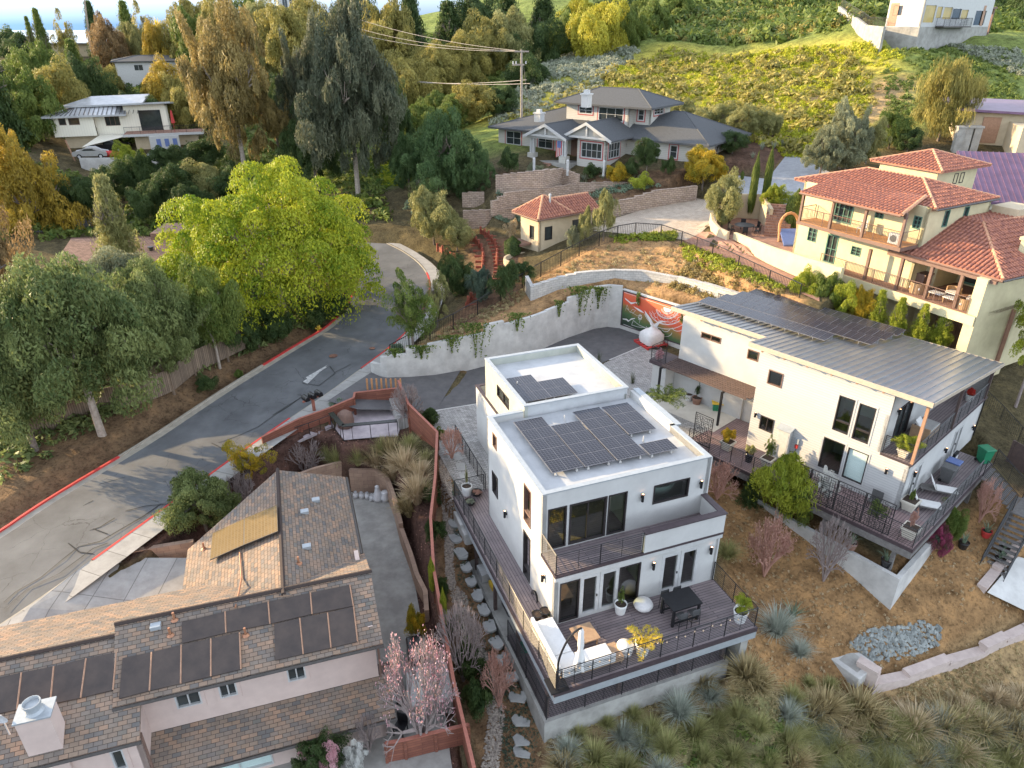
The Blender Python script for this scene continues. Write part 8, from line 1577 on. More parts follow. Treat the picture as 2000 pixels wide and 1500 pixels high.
# --- big named trees
tree('cauli','acid',560,652,322,400,'huge round acid green tree beside the road bend',tf=.06,bark=BARKP,Y=59)
tree('oak','oak',200,850,490,380,'large grey green oak with a pale trunk on the dirt verge',tf=.06,bark=BARKP); tree('oak','oak',70,880,540,290,'grey green oak at the left edge beside the large oak',tf=.05); tree('oak','oak',330,760,510,210,'grey green oak between the large oak and the broadleaf tree',tf=.1)
tree('round','mid',430,720,520,125,'glossy broadleaf tree with a pale trunk near the board fence',tf=.22,bark=BARKP); tree('oak','gray',250,640,480,230,'pale green spreading tree in front of the brown roofed house',tf=.0); tree('oak','dark',120,700,520,200,'dark oak behind the large oak at left',tf=.02)
tree('droop','bronze',25,760,350,240,'tall bronze leaved tree at the left edge',Y=58,tf=.02); tree('droop','gold',95,560,245,270,'golden leaved tree below the cream hillside house',Y=82,tf=.02); tree('oak','gold',-10,470,240,160,'golden tree cut by the left frame edge',Y=90)
tree('conifer','olive',245,540,338,125,'loose golden tipped conifer in front of the brown roof',Y=66,tf=.02)
tree('droop','euc_painted_sun',480,345,-20,235,'tall eucalyptus with sunlit golden foliage',Y=93,tf=.06,bark=BARKP); tree('droop','euc_painted_sun',455,300,40,150,'second golden eucalyptus behind the tallest one',Y=104,tf=.1); tree('droop','euc_painted_sun',545,300,180,110,'lower golden eucalyptus crown beside the grey green one',Y=96,tf=.05)
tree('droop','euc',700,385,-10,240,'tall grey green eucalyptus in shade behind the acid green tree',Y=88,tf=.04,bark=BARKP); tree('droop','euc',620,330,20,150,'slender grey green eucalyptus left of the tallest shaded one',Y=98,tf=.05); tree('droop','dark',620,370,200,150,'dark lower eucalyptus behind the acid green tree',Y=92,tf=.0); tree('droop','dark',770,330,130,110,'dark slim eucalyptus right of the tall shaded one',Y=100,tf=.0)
tree('droop','pepper',870,410,215,190,'mid green pepper tree left of the craftsman house',Y=84,tf=.03); tree('droop','pepper',930,380,290,90,'small pepper tree touching the craftsman house corner',Y=83,tf=.0); tree('droop','pepper',800,380,260,90,'left lobe pepper tree above the green meadow',Y=88,tf=.0)
tree('round','olive',848,478,368,105,'sunlit olive tree beside the sidewalk above the steps',tf=.08); tree('round','olive',893,490,425,70,'smaller sunlit olive tree next to the steps',tf=.1)
tree('airy','mid',808,690,528,135,'airy grey green tree leaning over the kerb by the iron fence',tf=.12); tree('airy','olive',855,640,535,60,'thin airy tree behind the iron fence',tf=.1)
tree('airy','oak',830,420,330,80,'small grey leaved tree above the sunlit olive',tf=.1)
bush('round','dark',890,580,495,75,'dark rounded shrub beside the winding timber path'); bush('round','purple',940,590,525,55,'bluish flowering shrubs below the winding path'); bush('spiky','dark',985,590,520,60,'dark spiky bushes by the round patio wall'); bush('spiky','dark',1020,560,512,50,'dark upright bushes near the guest house base'); bush('bush','dark',795,475,440,60,'dark prickly shrubs on the slope above the sidewalk',Y=80); bush('bush','agave',760,450,405,70,'grey green cactus clump left of the terraces',Y=84); bush('bush','agave',810,440,400,60,'second grey green cactus clump left of the terraces',Y=83)
bush('hedge','dark',1001,498,462,34,'clipped dark hedge beside the guest house stair'); bush('airy','straw',1000,470,425,34,'dry twiggy shrub left of the guest house')
tree('spiky','olive',1178,470,372,44,'slender feathery olive shrub at the guest house corner',tf=.05); bush('spiky','olive',1140,478,415,30,'thin feathery shrub against the guest house wall'); bush('spiky','gray',1118,488,440,26,'pale wispy shrub by the heat pump')
tree('oak','dark',1262,345,265,62,'small brownish green tree before the craftsman house',tf=.2); tree('round','orangeleaf',1371,372,288,98,'round tree covered in yellow orange fruit',tf=.12); tree('round','olive',1409,445,340,86,'round dense olive tree beside the paved drive',tf=.05)
bush('bush','orangeleaf',1202,358,319,50,'yellow and red tinged round shrub below the craftsman windows'); bush('bush','lime',1252,372,342,44,'light green shrub under the small dark tree'); bush('bush','dark',996,338,292,42,'dark green shrub left of the craftsman porch'); bush('bush','dark',1155,348,322,34,'small dark shrub right of the craftsman porch'); bush('bush','dark',1303,342,308,30,'small rounded topiary shrub near the fruit tree'); bush('bush','dark',1230,345,315,40,'dark shrub beside the yellow tinged one'); bush('bush','gray',1045,342,320,36,'low grey mound by the craftsman porch')
for i,(x,lb) in enumerate(((1466,'shorter left cypress column by the drive'),(1491,'right cypress column by the drive'))): tree('column','cyp',x,408+i*-2,[303,290][i],15,lb,z=8.0,tf=.0,trunk=False,name='cypress')
tree('column','cyp',1449,350,334,7,'tiny distant cypress beside the olive tree',z=9.2,tf=0,trunk=False,name='cypress')
tree('round','lime',1508,415,360,56,'yellow green vine mass over the curved stairs',z=8.0,tf=0); bush('hedge','cyp',1549,440,371,38,'tall clipped hedge column against the villa wall',z=7.6,name='hedge',cat='hedge')
# hill shrubs & trees near the villa
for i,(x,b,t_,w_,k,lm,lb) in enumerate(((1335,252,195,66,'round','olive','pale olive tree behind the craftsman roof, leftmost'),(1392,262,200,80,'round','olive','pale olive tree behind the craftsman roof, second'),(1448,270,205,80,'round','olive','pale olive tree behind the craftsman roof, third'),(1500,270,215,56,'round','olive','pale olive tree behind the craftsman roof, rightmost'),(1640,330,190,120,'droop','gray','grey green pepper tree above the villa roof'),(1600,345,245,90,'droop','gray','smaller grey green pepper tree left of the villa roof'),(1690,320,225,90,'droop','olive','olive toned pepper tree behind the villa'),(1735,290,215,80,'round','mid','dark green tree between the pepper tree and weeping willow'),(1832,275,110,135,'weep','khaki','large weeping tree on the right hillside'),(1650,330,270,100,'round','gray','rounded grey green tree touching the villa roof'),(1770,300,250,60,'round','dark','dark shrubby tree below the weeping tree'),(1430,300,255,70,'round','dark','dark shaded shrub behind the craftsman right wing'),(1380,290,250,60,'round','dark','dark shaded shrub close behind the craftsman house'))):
    tree(k,lm,x,b,t_,w_,lb,tf=.04)
# screen planting between the right house and the villa
for i,(x,b,t_,w_,lm) in enumerate(((1560,612,530,70,'lime'),(1600,622,535,75,'mid'),(1640,632,548,70,'lime'),(1672,640,560,52,'orangeleaf'),(1705,650,565,60,'lime'),(1745,660,580,58,'lime'),(1790,668,592,52,'lime'),(1832,672,605,62,'lime'))):
    tree('conifer' if i>3 else 'round',lm,x,b,t_,w_,['leftmost bright bushy screen tree behind the zinc roof','second bright bushy screen tree behind the zinc roof','third bushy screen tree behind the zinc roof','yellow flushed screen tree in mid row','fifth lime green screen conifer','sixth lime green screen conifer','seventh lime green screen conifer','rightmost lime green screen conifer by the villa pier'][i],z=4.3,tf=.02)
tree('airy','lime',1985,790,560,130,'sparse yellow green tree at the right edge beside the villa',z=.5,tf=.3,bark=TWIG)
# right house garden
bush('spiky','lime',1512,1020,895,110,'feathery pine like shrub in front of the right deck',trunk=True,bark=BARKP,tf=.12); bush('conifer','dark',1462,985,925,60,'dark low shrub behind the pine like shrub'); bush('spiky','mid',1548,1030,945,60,'upright green shoots beside the pine like shrub')
bush('bush','mid',1668,990,930,0.1 and 40,'') if 0 else None
bush('round','mid',1843,1060,985,66,'glossy green shrub below the right deck'); bush('round','magenta',1825,1085,1025,50,'magenta flowering shrub below the right deck corner'); bush('bush','purple',1812,1065,1030,36,'mixed green foliage beside the magenta shrub')
bare(1492,1125,1010,110,'bushy coral barked maple between the houses',mt=CORAL,i=0,leaf='coral',n=1500,lscale=1.4); bare(1400,975,905,90,'coral twigged maple behind the central house corner',mt=CORAL,i=1,leaf='coral',n=900,lscale=1.3); bare(1608,1135,1010,90,'leafless small tree before the concrete foundation',i=1); bare(1912,1020,930,60,'red twigged bare maple beside the timber stairs',mt=CORAL,i=0,leaf='coral',n=300); bare(975,1380,1270,90,'coral barked maple beside the stepping stones',mt=CORAL,i=1,leaf='coral',n=700)
bare(883,900,832,50,'salmon twigged shrub at the far end of the side walkway',mt=CORAL,i=1,leaf='coral',n=600,z=-.2)
tree('round','mid',1000,0,0,1,'') if 0 else None
bush('round','lime',1762,890,835,60,'',base=R.w(.5,.6,3.45)) if 0 else None
# neighbour yard
bush('round','oak',403,1035,930,150,'dense grey green rounded tree by the sidewalk above the shingle roof',trunk=True,tf=.02); tree('airy','orangeleaf',492,955,862,100,'yellow green tree with red berries beside the sidewalk',tf=.15); bare(478,1010,920,90,'leafless grey shrub beside the berried tree',i=0); bare(602,930,862,110,'leafless purplish shrub bed below the patio steps',i=1); bare(500,1050,1005,50,'small bare pale shrub beside the rear roof',i=1)
bare(828,1460,1240,190,'pale pink blossoming bare tree over the lower patio',i=0,leaf='pink',n=1600,z=-3.6,lscale=1.2); bare(905,1330,1180,120,'bare pale shrub growing through the red fence',i=1,mt=TWIG); bare(722,1470,1395,60,'leafless grey shrub by the patio chair',i=1,z=-3.6)
bush('bush','orangeleaf',815,1250,1190,42,'small bronze green bush on the concrete yard edge',z=-3.4)
bare(795,830,745,70,'thin leafless tree beside the driveway paving',i=1); bush('bush','dark',835,835,800,50,'dark clipped shrub beside the drive paving',z=-.2); bush('bush','mid',858,860,840,30,'small green shrub at the paving edge',z=-.3); bush('bush','dark',742,793-0,778,0.1 and 30,'') if 0 else None
for i,(x,b,w_,lb) in enumerate(((852,1060,46,'dark rounded shrub beside the red fence, farthest'),(862,1170,40,'dark rounded shrub beside the red fence, second'),(885,1245,40,'dark rounded shrub beside the red fence, third'),(918,1325,64,'dark rounded shrub beside the red fence, fourth'),(938,1395,70,'dark rounded shrub beside the red fence, nearest'),(848,985,34,'narrow dark shrub behind the red fence bend'))): bush('bush','dark',x,b,b-int(w_*.95),w_,lb)
bush('hedge','lime',845,1150,1090,14,'strip of bright creeper climbing over the red fence',z=-1.3,dr=1) ; bush('hedge','lime',868,1220,1150,14,'lower strip of bright creeper on the red fence',z=-1.9)
bush('round','dark',628,1520,1445,110,'rose bush with pink blooms against the pink wall',z=-3.6); bush('airy','pink',640,1515,1440,100,'scattered pink rose blooms over the rose bush',z=-3.55,name='rose_blooms',cat='roses'); bush('airy','white',700,1515,1440,60,'small white rose bush by the red patio fence',z=-3.6,name='rose_bush',cat='roses')
bush('bush','dark',405,765,735,40,'low dark shrub on the verge beside the broadleaf tree'); bush('bush','mid',468,738,722,22,'tiny green weed clump on the verge'); bush('round','dark',540,670,600,90,'dark glossy shrub under the acid green tree'); bush('round','dark',475,690,610,90,'dark shrub behind the board fence'); bush('round','dark',618,640,585,70,'dark shrub behind the hydrant'); bush('bush','dark',660,620,575,60,'dark undergrowth at the foot of the acid green tree')
bush('bush','agave',660,795,782,30,'grey green low shrub by the mailboxes',z=.3); bush('spiky','agave',775,700,672,34,'spiky grey plants at the wall end by the sidewalk')
# courtyard vines hanging on the concrete wall
def vine(x,yt,yb,w_,label,red=False):
    q=cwb(x) or (x,641,0); b_=at(*q); zt2=zup(q[:2],q[2],yt); zb2=zup(q[:2],q[2],yb); n_=int(350*w_/30); t=thing('hanging_vine',(b_[0],b_[1],zt2),label,'vine'); wd=w_*47/CF*.9; X=rng.normal(size=n_)*wd*.42; s_=rng.uniform(0,1,n_)**1.3; P=np.stack([X*(1-.45*s_),-.12-rng.uniform(0,.18,n_),-(zt2-zb2)*s_*(.6+.4*np.cos(X*9))+.12],1); me=leafmesh('foliage',P,rng.normal(size=P.shape)+[0,-1,.3],.075,1.4,rng.uniform(0,1,n_)); ob('foliage',me,t,(0,0,0),(1,1,1),0,LM['redfl' if red else 'mid'])
for a in ((775,682,700,24,'short vine over the left low step of the concrete wall'),(826,676,702,36,'vine over the second step of the concrete wall'),(885,656,690,36,'vine over the third step of the concrete wall'),(930,632,700,52,'long dark vine hanging over the middle of the concrete wall'),(1010,612,650,34,'vine hanging beside the tall step of the concrete wall'),(1090,588,620,16,'thin vine on the upper concrete wall'),(1130,560,618,52,'broad leafy vine below the block wall on the concrete wall'),(1165,562,605,34,'right half of the leafy vine on the concrete wall')): vine(*a)
def mvine(px_,lb):
    pass
for (x,y,lb) in ((1248,577,'small vine with red flowers over the mural top'),(1335,612,'dark vine hanging at the mural right end')):
    a,z=mw.px(x,y); t=thing('hanging_vine',mw.w(a,.1,z),lb,'vine'); P=np.stack([rng.normal(size=160)*.15*mw.t[0],rng.normal(size=160)*.15*mw.t[1]-.1,-rng.uniform(0,1.1,160)+.3],1); ob('foliage',leafmesh('foliage',P,rng.normal(size=P.shape),.07,1.4,rng.uniform(0,1,160)),t,(0,0,0),(1,1,1),0,LM['mid'])
# potted plants
def potted(pr_,lm,loc,r,h,label,name='potted_plant',trunk=False): 
    t=thing(name,loc,label,'plant'); cnt[0]+=1; ob('foliage',CRN[pr_][0],t,(0,0,0),(r,r,h),cnt[0],LM[lm]); return t
def frond(loc,n,L,lm,label,arch=.6,wd=.07,lean=1.0,name='palm'):
    t=thing(name,loc,label,'plant'); me=grass_mesh(n,arch,wd,lean); ob('leaves',me,t,(0,0,0),(L,L,L),random.random()*6,LM[lm]); return t
def feather(loc,nf,L,lm,label,name='palm',droop=.5):
    t=thing(name,loc,label,'palm'); P=[];Nn=[];Lx=[]
    for k in range(nf):
        a=k*2.4+random.random()*.4; el=random.uniform(.5,1.15); prev=np.zeros(3); mbp=MB(); pts=[]
        for j in range(11): s=j/10; pts.append(np.array([math.cos(a)*L*s*math.cos(el*(1-.25*s)),math.sin(a)*L*s*math.cos(el*(1-.25*s)),L*s*math.sin(el)-droop*L*s*s]))
        for j in range(1,11):
            for sgn in (-1,1):
                for e in (0,.5):
                    q=pts[j-1]*(1-e)+pts[j]*e; tg=pts[j]-pts[j-1]; sd_=np.cross(tg,[0,0,1.]); sd_/=np.linalg.norm(sd_)+1e-9; ll=L*.2*math.sin(math.pi*min(1,(j+.6)/11.5)); dv=sd_*sgn+tg/np.linalg.norm(tg)*.5+[0,0,.05]; P.append(q+dv*ll*.5); Lx.append(dv); Nn.append(np.array([0,0,1.])+rng.normal(size=3)*.3); 
    P=np.array(P); me=leafmesh('leaves',P,np.array(Nn),L*.026,4.5,rng.uniform(0,1,len(P)),long_axis=np.array(Lx)); ob('leaves',me,t,(0,0,0),(1,1,1),0,LM[lm]); return t
feather(C.w(2.95,-2.75,.55),9,1.15,'goldpalm','golden fronded palm in the white pot on the sunlit deck edge'); potted('spiky','lime',C.w(8.0,-2.7,.55),.45,.8,'bright yellow green leafy plant in the right corner pot'); potted('airy','mid',C.w(3.2,-.35,.5),.22,1.0,'thin young tree in the white pot by the french doors'); 
q=C.uv(*r3(200,660),0); potted('airy','olive',C.w(*q,.6),.12,1.3,'thin cactus stem in the white walkway pot')
for qq,lm,lb in ((r3(320,650),'coral','reddish succulents filling the walkway bowl'),(r3(235,765),'sage','pale succulents filling the walkway bowl'),(r5(1055,780),'goldpalm','yellow flowers in the left basket behind the sofa'),(r5(1150,745),'lime','yellow green flowers in the right basket behind the sofa')): potted('bush',lm,at(*qq,.25),.28,.22,lb)
feather(at(1302,782,1.7),26,1.7,'cyp','dark green fan palm between the houses',droop=.45); bush('bush','orangeleaf',1345,812,800,0.1 and 20,'') if 0 else None
for qq,r,h,lm,lb in ((a3(500,735),.5,.9,'orangeleaf','orange fruited bush in the first square planter'),(a3(985,930),.45,1.5,'mid','lemon tree in the planter behind the pine like shrub'),(a3(760,880),.35,.6,'grassg','small green shrub in the black pot on the deck'),(a6(170,470),.15,.7,'mid','thin sapling in the planter by the siding corner'),(a6(175,740),.25,1.3,'coral','leafless pink stem in the outer corner planter'),(r2(1125,800),.25,1.1,'dark','thin dark plant in the clay patio pot')): 
    potted('airy' if h>1 else 'bush',lm,at(*qq,0)+[0,0,.55],r,h,lb)
potted('round','lime',R.w(.5,.6,3.45),.75,.9,'yellow green lemon bush spilling over the balcony corner'); potted('bush','redfl',R.w(10.2,.5,3.4),.3,.5,'red leaved plant at the far balcony end'); potted('airy','white',R.w(-2.2,3.2,.2),.9,1.9,'white flowering vine behind the fretwork screens','flowering_vine'); potted('airy','mid',R.w(-2.2,.3,.3),.7,1.3,'green potted shrub behind the nearest fretwork screen'); potted('bush','pink',R.w(1.6,17.9,2.5),.35,.8,'pink flowers on the small back balcony'); 
q=at(1248,655,0); 
for x,y,z,mt_,lb in ((a6(920,740)[0],a6(920,740)[1],None,REDP,'bright red pot with a spiky succulent on the slope'),(a6(695,850)[0],a6(695,850)[1],None,BLACKP,'black pot with a spiky plant on the slope below the deck'),(a6(1050,1000)[0],a6(1050,1000)[1],None,BLACKP,'black pot with a striped agave on the pink block steps'),(a6(1090,900)[0],a6(1090,900)[1],None,BLACKP,'black pot with a spider like agave behind the front one'),(a5(955,900)[0],a5(955,900)[1],-1.7,TERRA,'tan pot with a striped agave on the concrete foundation'),(a5(1310,1080)[0],a5(1310,1080)[1],-1.95,BLACKP,'black pot with a large striped agave at the foundation corner')):
    g=G(x,y) if z is None else at(x,y,z); pot(g,.3,.45,mt_,lb); frond(g+[0,0,.4],26,.75,'agave',lb.split(' with ')[1].replace('a ','').strip()+' growing in its pot '+('on the slope' if z is None else 'on the concrete'),.5,.05,.9,'agave')
for x,y,s_,lb in ((1548,1205,.95,'large striped agave beside the grey grass clump'),(1488,292,.9,'pale blue agave on the far slope, leftmost'),(1510,290,.9,'pale blue agave on the far slope, second'),(1528,287,1.0,'pale blue agave on the far slope, rightmost'),(1486,277,.8,'pale blue agave on the far slope, uppermost'),(1470,308,.7,'small pale blue agave low on the far slope'),(1105,357,.6,'grey agave on the upper terrace'),(1140,352,.8,'grey agave beside the craftsman shrub')): frond(G(x,y),40,s_*1.1,'agave' if y>400 else 'sage',lb,.35,.05,.9,'agave')
for i,(x,y) in enumerate(((1235,745),(1170,705))): frond(at(x,y+4,0),40,1.2,'euc',['dark reed like plant between the house and courtyard','dark reed like plant beside the white roof corner'][i],.1,.012,.35,'reed_plant')
# ornamental grasses
gl=[(1215,1448,66,'b'),(1252,1462,60,'b'),(1110,1478,60,'b'),(1160,1490,70,'g'),(1270,1440,60,'g'),(1325,1400,72,'b'),(1385,1368,56,'b'),(1130,1440,40,'g'),(1185,1420,40,'g'),(1355,1440,70,'g'),(1395,1425,64,'g'),(1300,1470,66,'g'),(1235,1405,46,'g'),(1370,1340,50,'y'),(1455,1330,70,'y'),(1475,1350,64,'y'),(1515,1275-35,78,'b'),(1560,1282,50,'b'),(1545,1375,54,'g'),(1440,1405,56,'g'),(1478,1430,60,'g'),(1420,1090,50,'g'),(1500,1500,60,'g'),(1430,1490,60,'g'),(1370,1490,60,'g'),(1100,1510,60,'y'),(1220,1510,66,'g'),(1290,1515,60,'b'),(1620,1345,34,'g'),(1580,1340,30,'g')]
rr_=random.Random(3)
for k in range(70):
    x=1545+k%14*34+rr_.uniform(-14,14); y=1405+(k//14)*26+rr_.uniform(-10,10)
    if x>1700 and y<1425: y+=25
    gl.append((x,y,rr_.uniform(48,78),rr_.choice('gggybs')))
for k in range(14): gl.append((1860+rr_.uniform(0,150),1395+rr_.uniform(-25,40),rr_.uniform(30,60),rr_.choice('gys')))
gl=[g for g in gl]
GMAT={'b':('grassb','blue grey tussock grass clump'),'g':('grassg','green tussock grass clump'),'y':('grassy','tawny grass clump with dry plumes'),'s':('straw','straw coloured feathery grass clump')}
for i,(x,y,w_,k) in enumerate(gl):
    p=G(x,y); dep=float(np.dot(p-[0,0,CH],FW)); s_=w_/2*dep/CF*1.0; cnt[0]+=1; lab=GMAT[k][1]+' on the dry slope '+('below the main deck' if x<1530 else 'at the bottom right'); t=thing('grass_clump',p,lab,'grass clump',GMAT[k][1]+'s '+('below the deck' if x<1530 else 'at bottom right')); ob('blades',(GRS if k in 'bg' else PLM)[cnt[0]%2],t,(0,0,0),(s_*1.85,s_*1.85,s_*1.9),cnt[0]*2.1,LM[GMAT[k][0]])
for i,(x,y,w_,k) in enumerate(((660,905,70,'g'),(700,900,60,'g'),(735,908,76,'s'),(765,895,80,'y'),(800,880,70,'g'),(790,920,90,'s'),(820,940,80,'s'),(815,975,90,'s'),(800,1000,80,'y'),(745,880,60,'g'),(830,905,60,'g'),(640,890,50,'g'),(770,930,70,'s'),(835,965,60,'g'))):
    p=G(x,y+8); dep=float(np.dot(p-[0,0,CH],FW)); s_=w_/2*dep/CF; cnt[0]+=1; t=thing('grass_clump',p,GMAT[k][1]+' in the mulch bed beside the tall red fence','grass clump','fountain grasses beside the red fence ('+GMAT[k][0]+')'); ob('blades',(GRS if k in 'bg' else PLM)[cnt[0]%2],t,(0,0,0),(s_*1.2,s_*1.2,s_*1.6),cnt[0]*2.1,LM[GMAT[k][0]])
# background forest: each a tree
bgs=[(565,150,8,120,138,'round','khaki',4),(520,170,-5,110,142,'oak','olive',4),(610,160,-10,110,145,'round','khaki',4),(450,180,-8,110,146,'oak','khaki',4),(500,150,-12,90,165,'round','mid',4),(400,150,-5,90,175,'round','khaki',1), # px, base y, top y, width, Y, proto, mat, group index
(20,330,60,130,105,'fir','dark',0),(75,300,140,120,110,'round','mid',0),(140,290,120,110,118,'round','khaki',0),(190,260,110,90,128,'round','dark',0),(210,230,150,100,140,'round','dark',0),(110,250,90,110,140,'round','mid',0),(60,220,95,100,150,'round','mid',0),(0,240,70,120,135,'fir','dark',0),(165,200,75,70,160,'fir','mid',0),(105,160,15,46,175,'fir','mid',1),(82,150,30,30,180,'conifer','mid',1),(145,150,20,52,178,'airy','khaki',1),(205,150,0,56,180,'fir','dark',1),(232,170,30,70,165,'round','bronze',1),(265,130,0,60,180,'fir','mid',1),(300,150,5,64,175,'airy','khaki',1),(278,160,35,60,170,'oak','olive',1),(50,130,60,90,190,'round','dark',1),(20,140,55,70,195,'round','mid',1),(330,190,40,80,160,'oak','gold',1),(370,180,30,90,160,'round','khaki',1),(400,180,20,90,155,'round','mid',1),(340,255,118,90,125,'round','gold',2),(370,270,140,90,122,'round','khaki',2),(300,260,190,80,120,'round','dark',2),(265,250,180,70,122,'round','dark',2),(225,230,120,80,140,'oak','khaki',2),(185,250,180,60,125,'round','dark',2),(395,330,270,90,100,'round','dark',3),(330,350,285,80,97,'round','dark',3),(262,350,280,50,97,'round','lime',3),(290,400,300,60,92,'round','dark',3),(240,390,310,80,92,'round','dark',3),(350,400,320,100,88,'round','dark',3),(420,400,315,90,90,'round','olive',3),(470,400,320,90,90,'round','dark',3),(300,430,350,80,85,'round','dark',3),(380,430,360,90,84,'oak','dark',3),(180,420,340,100,85,'oak','dark',3),(100,430,350,120,86,'oak','mid',3),(520,400,330,90,88,'round','dark',3),
(590,170,20,120,150,'droop','euc',4),(540,160,10,80,155,'droop','khaki',4),(640,180,0,120,150,'droop','euc_painted_sun',4),(700,160,-20,120,160,'round','dark',4),(760,190,0,120,150,'round','khaki',4),(810,190,-10,120,155,'fir','dark',4),(850,215,80,130,135,'oak','khaki',4),(800,240,110,110,128,'round','khaki',4),(905,200,60,120,140,'oak','khaki',4),(880,170,0,110,165,'fir','dark',4),(930,150,-10,130,170,'round','dark',4),(960,170,30,100,150,'round','khaki',4),(1000,165,20,110,150,'round','olive',4),(1045,170,40,100,150,'round','dark',4),(990,150,-20,120,175,'fir','dark',4),(1060,140,-20,110,175,'fir','dark',4),(1110,150,20,90,158,'round','mid',4),(1165,145,0,120,150,'round','yellow',4),(1120,130,-10,90,170,'round','yellow',4),(1220,120,10,100,155,'oak','mid',4),(1265,100,-10,90,165,'round','mid',4),(1200,90,-20,110,180,'round','dark',4),(1310,70,-10,90,190,'round','mid',4),(930,240,160,110,115,'round','khaki',4),(870,250,180,90,112,'round','mid',4),(820,290,200,80,105,'round','mid',4),(980,230,170,70,115,'round','dark',4),(1030,190,110,90,130,'round','dark',4),(740,260,120,100,118,'droop','dark',4),(660,250,110,120,120,'droop','dark',4),(570,260,120,100,120,'droop','dark',4),(420,240,110,90,130,'round','dark',4),(390,230,150,70,130,'round','mid',4),
(480,200,30,100,150,'droop','khaki',4),(1360,50,-10,60,200,'bush','mid',5),(1960,120,-20,120,190,'round','dark',5),(2000,110,0,110,170,'round','dark',5),(1930,70,-20,80,210,'round','dark',5),(1550,40,-20,60,210,'bush','mid',5)]
GN=['trees on the upper left hillside','tall trees along the left skyline','trees around the cream hillside house','dark trees below the cream hillside house','woodland trees behind the craftsman house','trees behind the right hand ridge']
AD={'fir':'pointed conifer','conifer':'thin conifer','round':'rounded broadleaf tree','oak':'spreading oak like tree','airy':'open crowned tree','droop':'drooping eucalyptus like tree','bush':'low broadleaf tree'}
MA={'dark':'dark green','mid':'mid green','khaki':'khaki green','bronze':'bronze','olive':'olive','gold':'golden','euc':'grey green','euc_painted_sun':'sunlit golden brown','yellow':'bright yellow green','lime':'lime green'}
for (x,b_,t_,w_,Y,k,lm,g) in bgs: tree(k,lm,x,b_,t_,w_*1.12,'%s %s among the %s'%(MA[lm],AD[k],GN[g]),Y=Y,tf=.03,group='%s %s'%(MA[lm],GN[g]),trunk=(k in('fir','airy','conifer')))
t=thing('palm_tree',atY(318,100,165),'yellow green palm on the left skyline','palm'); ob('leaves',grass_mesh(60,.7,.06,1.0),t,(0,0,3.5),(3.2,3.2,3.2),0,LM['goldpalm']); ob('trunk',TRK[0],t,(0,0,0),(1,1,5),0,BARK)
tag(MB().tube(atY(178,100,170),[*atY(165,0,168)[:2],atY(165,0,168)[2]],.22,.14,8).build('skyline_pole',BARKP),'leaning bare utility pole on the left skyline','utility pole')
# hillside scrub (uncountable): tufts over the hill as one object
def tufts(name,poly,N,smin,smax,lm,label=None,ymax=300):
    P=[G(*p) if not isinstance(p[0],tuple) else p[0] for p in poly]; a=np.array([p[:2] for p in P]); X=rng.uniform(a[:,0].min(),a[:,0].max(),N*4);Y=rng.uniform(a[:,1].min(),a[:,1].max(),N*4); k=inside([tuple(p) for p in a],X,Y)&(np.sin(X*.35+2*np.sin(Y*.21))*np.sin(Y*.3+X*.1)+rng.uniform(-1,1,len(X))>-.35); k&=~((name=='undergrowth')&(X>-82)&(X<-46)&(Y>99)&(Y<114)); X=X[k][:N];Y=Y[k][:N]; Z=zt(X,Y); n=len(X); m_=24
    S_=np.repeat(rng.uniform(smin,smax,n),m_); d=dirs(n*m_,.8); d[:,2]=abs(d[:,2]); C_=np.repeat(np.stack([X,Y,Z],1),m_,0)+d*(S_*rng.uniform(.35,.85,n*m_))[:,None]; me=leafmesh(name,C_,d+rng.normal(size=d.shape)*.5,S_*.2,1.6,np.repeat(rng.uniform(0,1,n),m_)*.6+rng.uniform(0,.4,n*m_)); o=bpy.data.objects.new(name,me); COL.objects.link(o); setmat(o,LM[lm]); o['kind']='stuff'; return o
tufts('hill_scrub',((960,240),(1100,190),(1300,100),(1640,95),(1700,150),(1700,270),(1560,310),(1300,250),(1120,225)),9000,.22,.65,'hill'); tufts('hill_scrub',((960,240),(1100,190),(1300,100),(1640,95),(1720,150),(1700,270),(1560,310),(1300,250)),900,.6,1.6,'khaki'); tufts('sage_scrub',((950,250),(1080,120),(1250,100),(1150,200)),1000,.5,1.2,'sage'); tufts('sage_scrub',((1740,230),(1720,120),(1850,90),(1995,100),(1995,240),(1900,230)),1100,.2,.7,'mid'); tufts('sage_scrub',((1850,90),(1995,100),(1995,150)),300,.3,.9,'sage')
tufts('hill_scrub',((1280,120),(1300,92),(1640,86),(1760,100),(1760,150),(1640,120)),1500,.25,.8,'hill'); tufts('ridge_scrub',((1180,80),(1300,20),(1500,-20),(1700,-40),(1995,-40),(1995,60),(1650,60),(1300,80)),2600,.8,2.6,'mid'); tufts('ridge_scrub',((1180,80),(1300,20),(1500,-20),(1700,-40),(1700,60),(1300,80)),900,.6,1.8,'khaki')
tufts('undergrowth',((0,470),(0,200),(200,110),(600,60),(900,60),(1000,130),(900,260),(740,330),(760,440),(500,440),(300,460)),6500,.4,1.3,'mid'); tufts('undergrowth',((0,950),(0,560),(300,520),(620,560),(690,560),(600,650),(480,690),(290,770),(120,880)),2200,.3,.9,'oak')
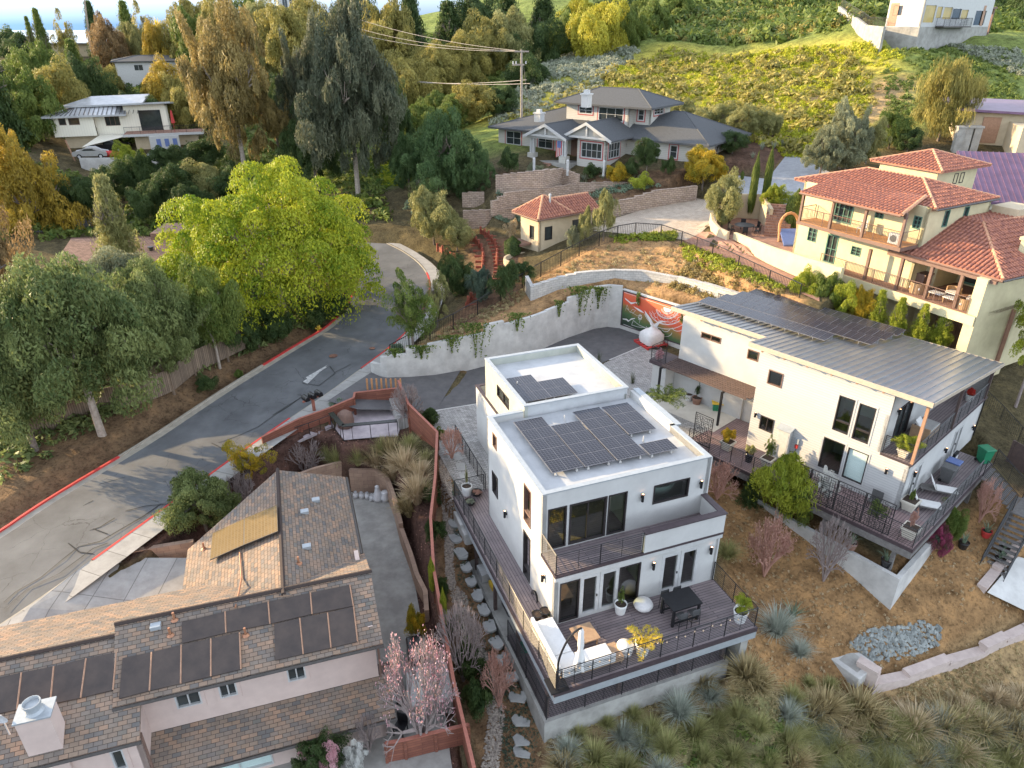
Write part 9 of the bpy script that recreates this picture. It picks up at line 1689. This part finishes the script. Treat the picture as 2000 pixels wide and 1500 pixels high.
tufts('meadow_grass',((750,370),(860,340),(860,250),(760,250),(720,300)),2500,.15,.35,'acid')
tufts('dry_weeds',((1060,1450),(1420,1320),(1560,1400),(1990,1420),(2000,1500),(1500,1560),(1000,1560)),1500,.05,.2,'grassy'); tufts('low_shrubs',((1540,1420),(1990,1430),(2000,1520),(1540,1560)),420,.3,.7,'sage'); tufts('low_shrubs',((1080,1480),(1540,1420),(1990,1440),(2000,1520),(1040,1560)),160,.2,.5,'mid'); tufts('dry_weeds',((1400,900),(1500,960),(1720,1150),(1830,1060),(1960,1000),(1990,1290),(1700,1390),(1560,1400),(1300,1420),(1420,1300),(1430,1100)),900,.05,.16,'straw'); tufts('dry_weeds',((1710,1370),(1990,1250),(1990,1400),(1750,1420)),800,.05,.18,'grassy')
tufts('slope_weeds',((763,704),(1056,548),(1180,480),(1340,485),(1540,585),(1480,600),(1200,525),(1050,560),(900,700)),1300,.08,.35,'grassy'); tufts('slope_weeds',((1350,500),(1540,580),(1480,620),(1300,560)),500,.1,.5,'euc_painted_sun')
tufts('ground_cover',(r3(20,150),r3(130,200),r3(150,1000),r5(100,0),r5(330,400),r5(620,900),r5(720,1300),(1055,1440),(1040,1500),(985,1500),(975,1400),(960,1330),r5(380,1200),r5(200,700),r5(40,200),r3(20,900)),4200,.04,.10,'purple')
tufts('terrace_plants',((970,375),(1200,362),(1290,372),(1200,378),(1060,388),(970,396)),260,.15,.5,'agave'); tufts('terrace_plants',((960,428),(1010,405),(1200,388),(1200,395),(1020,432)),260,.15,.5,'agave'); tufts('terrace_plants',((1040,345),(1180,330),(1280,350),(1180,352)),160,.15,.4,'gray')
tufts('fence_vine',((1330,478),(1440,515),(1530,565),(1520,585),(1400,530),(1330,500)),650,.15,.5,'lime'); tufts('fence_vine',((1190,462),(1320,455),(1320,470),(1200,476)),260,.15,.5,'lime')
tufts('mulch_chips',((600,845),(790,845),(850,1000),(850,1200),(890,1500),(830,1500),(800,1200),(760,960),(600,930),(480,900)),1500,.03,.08,'coral')
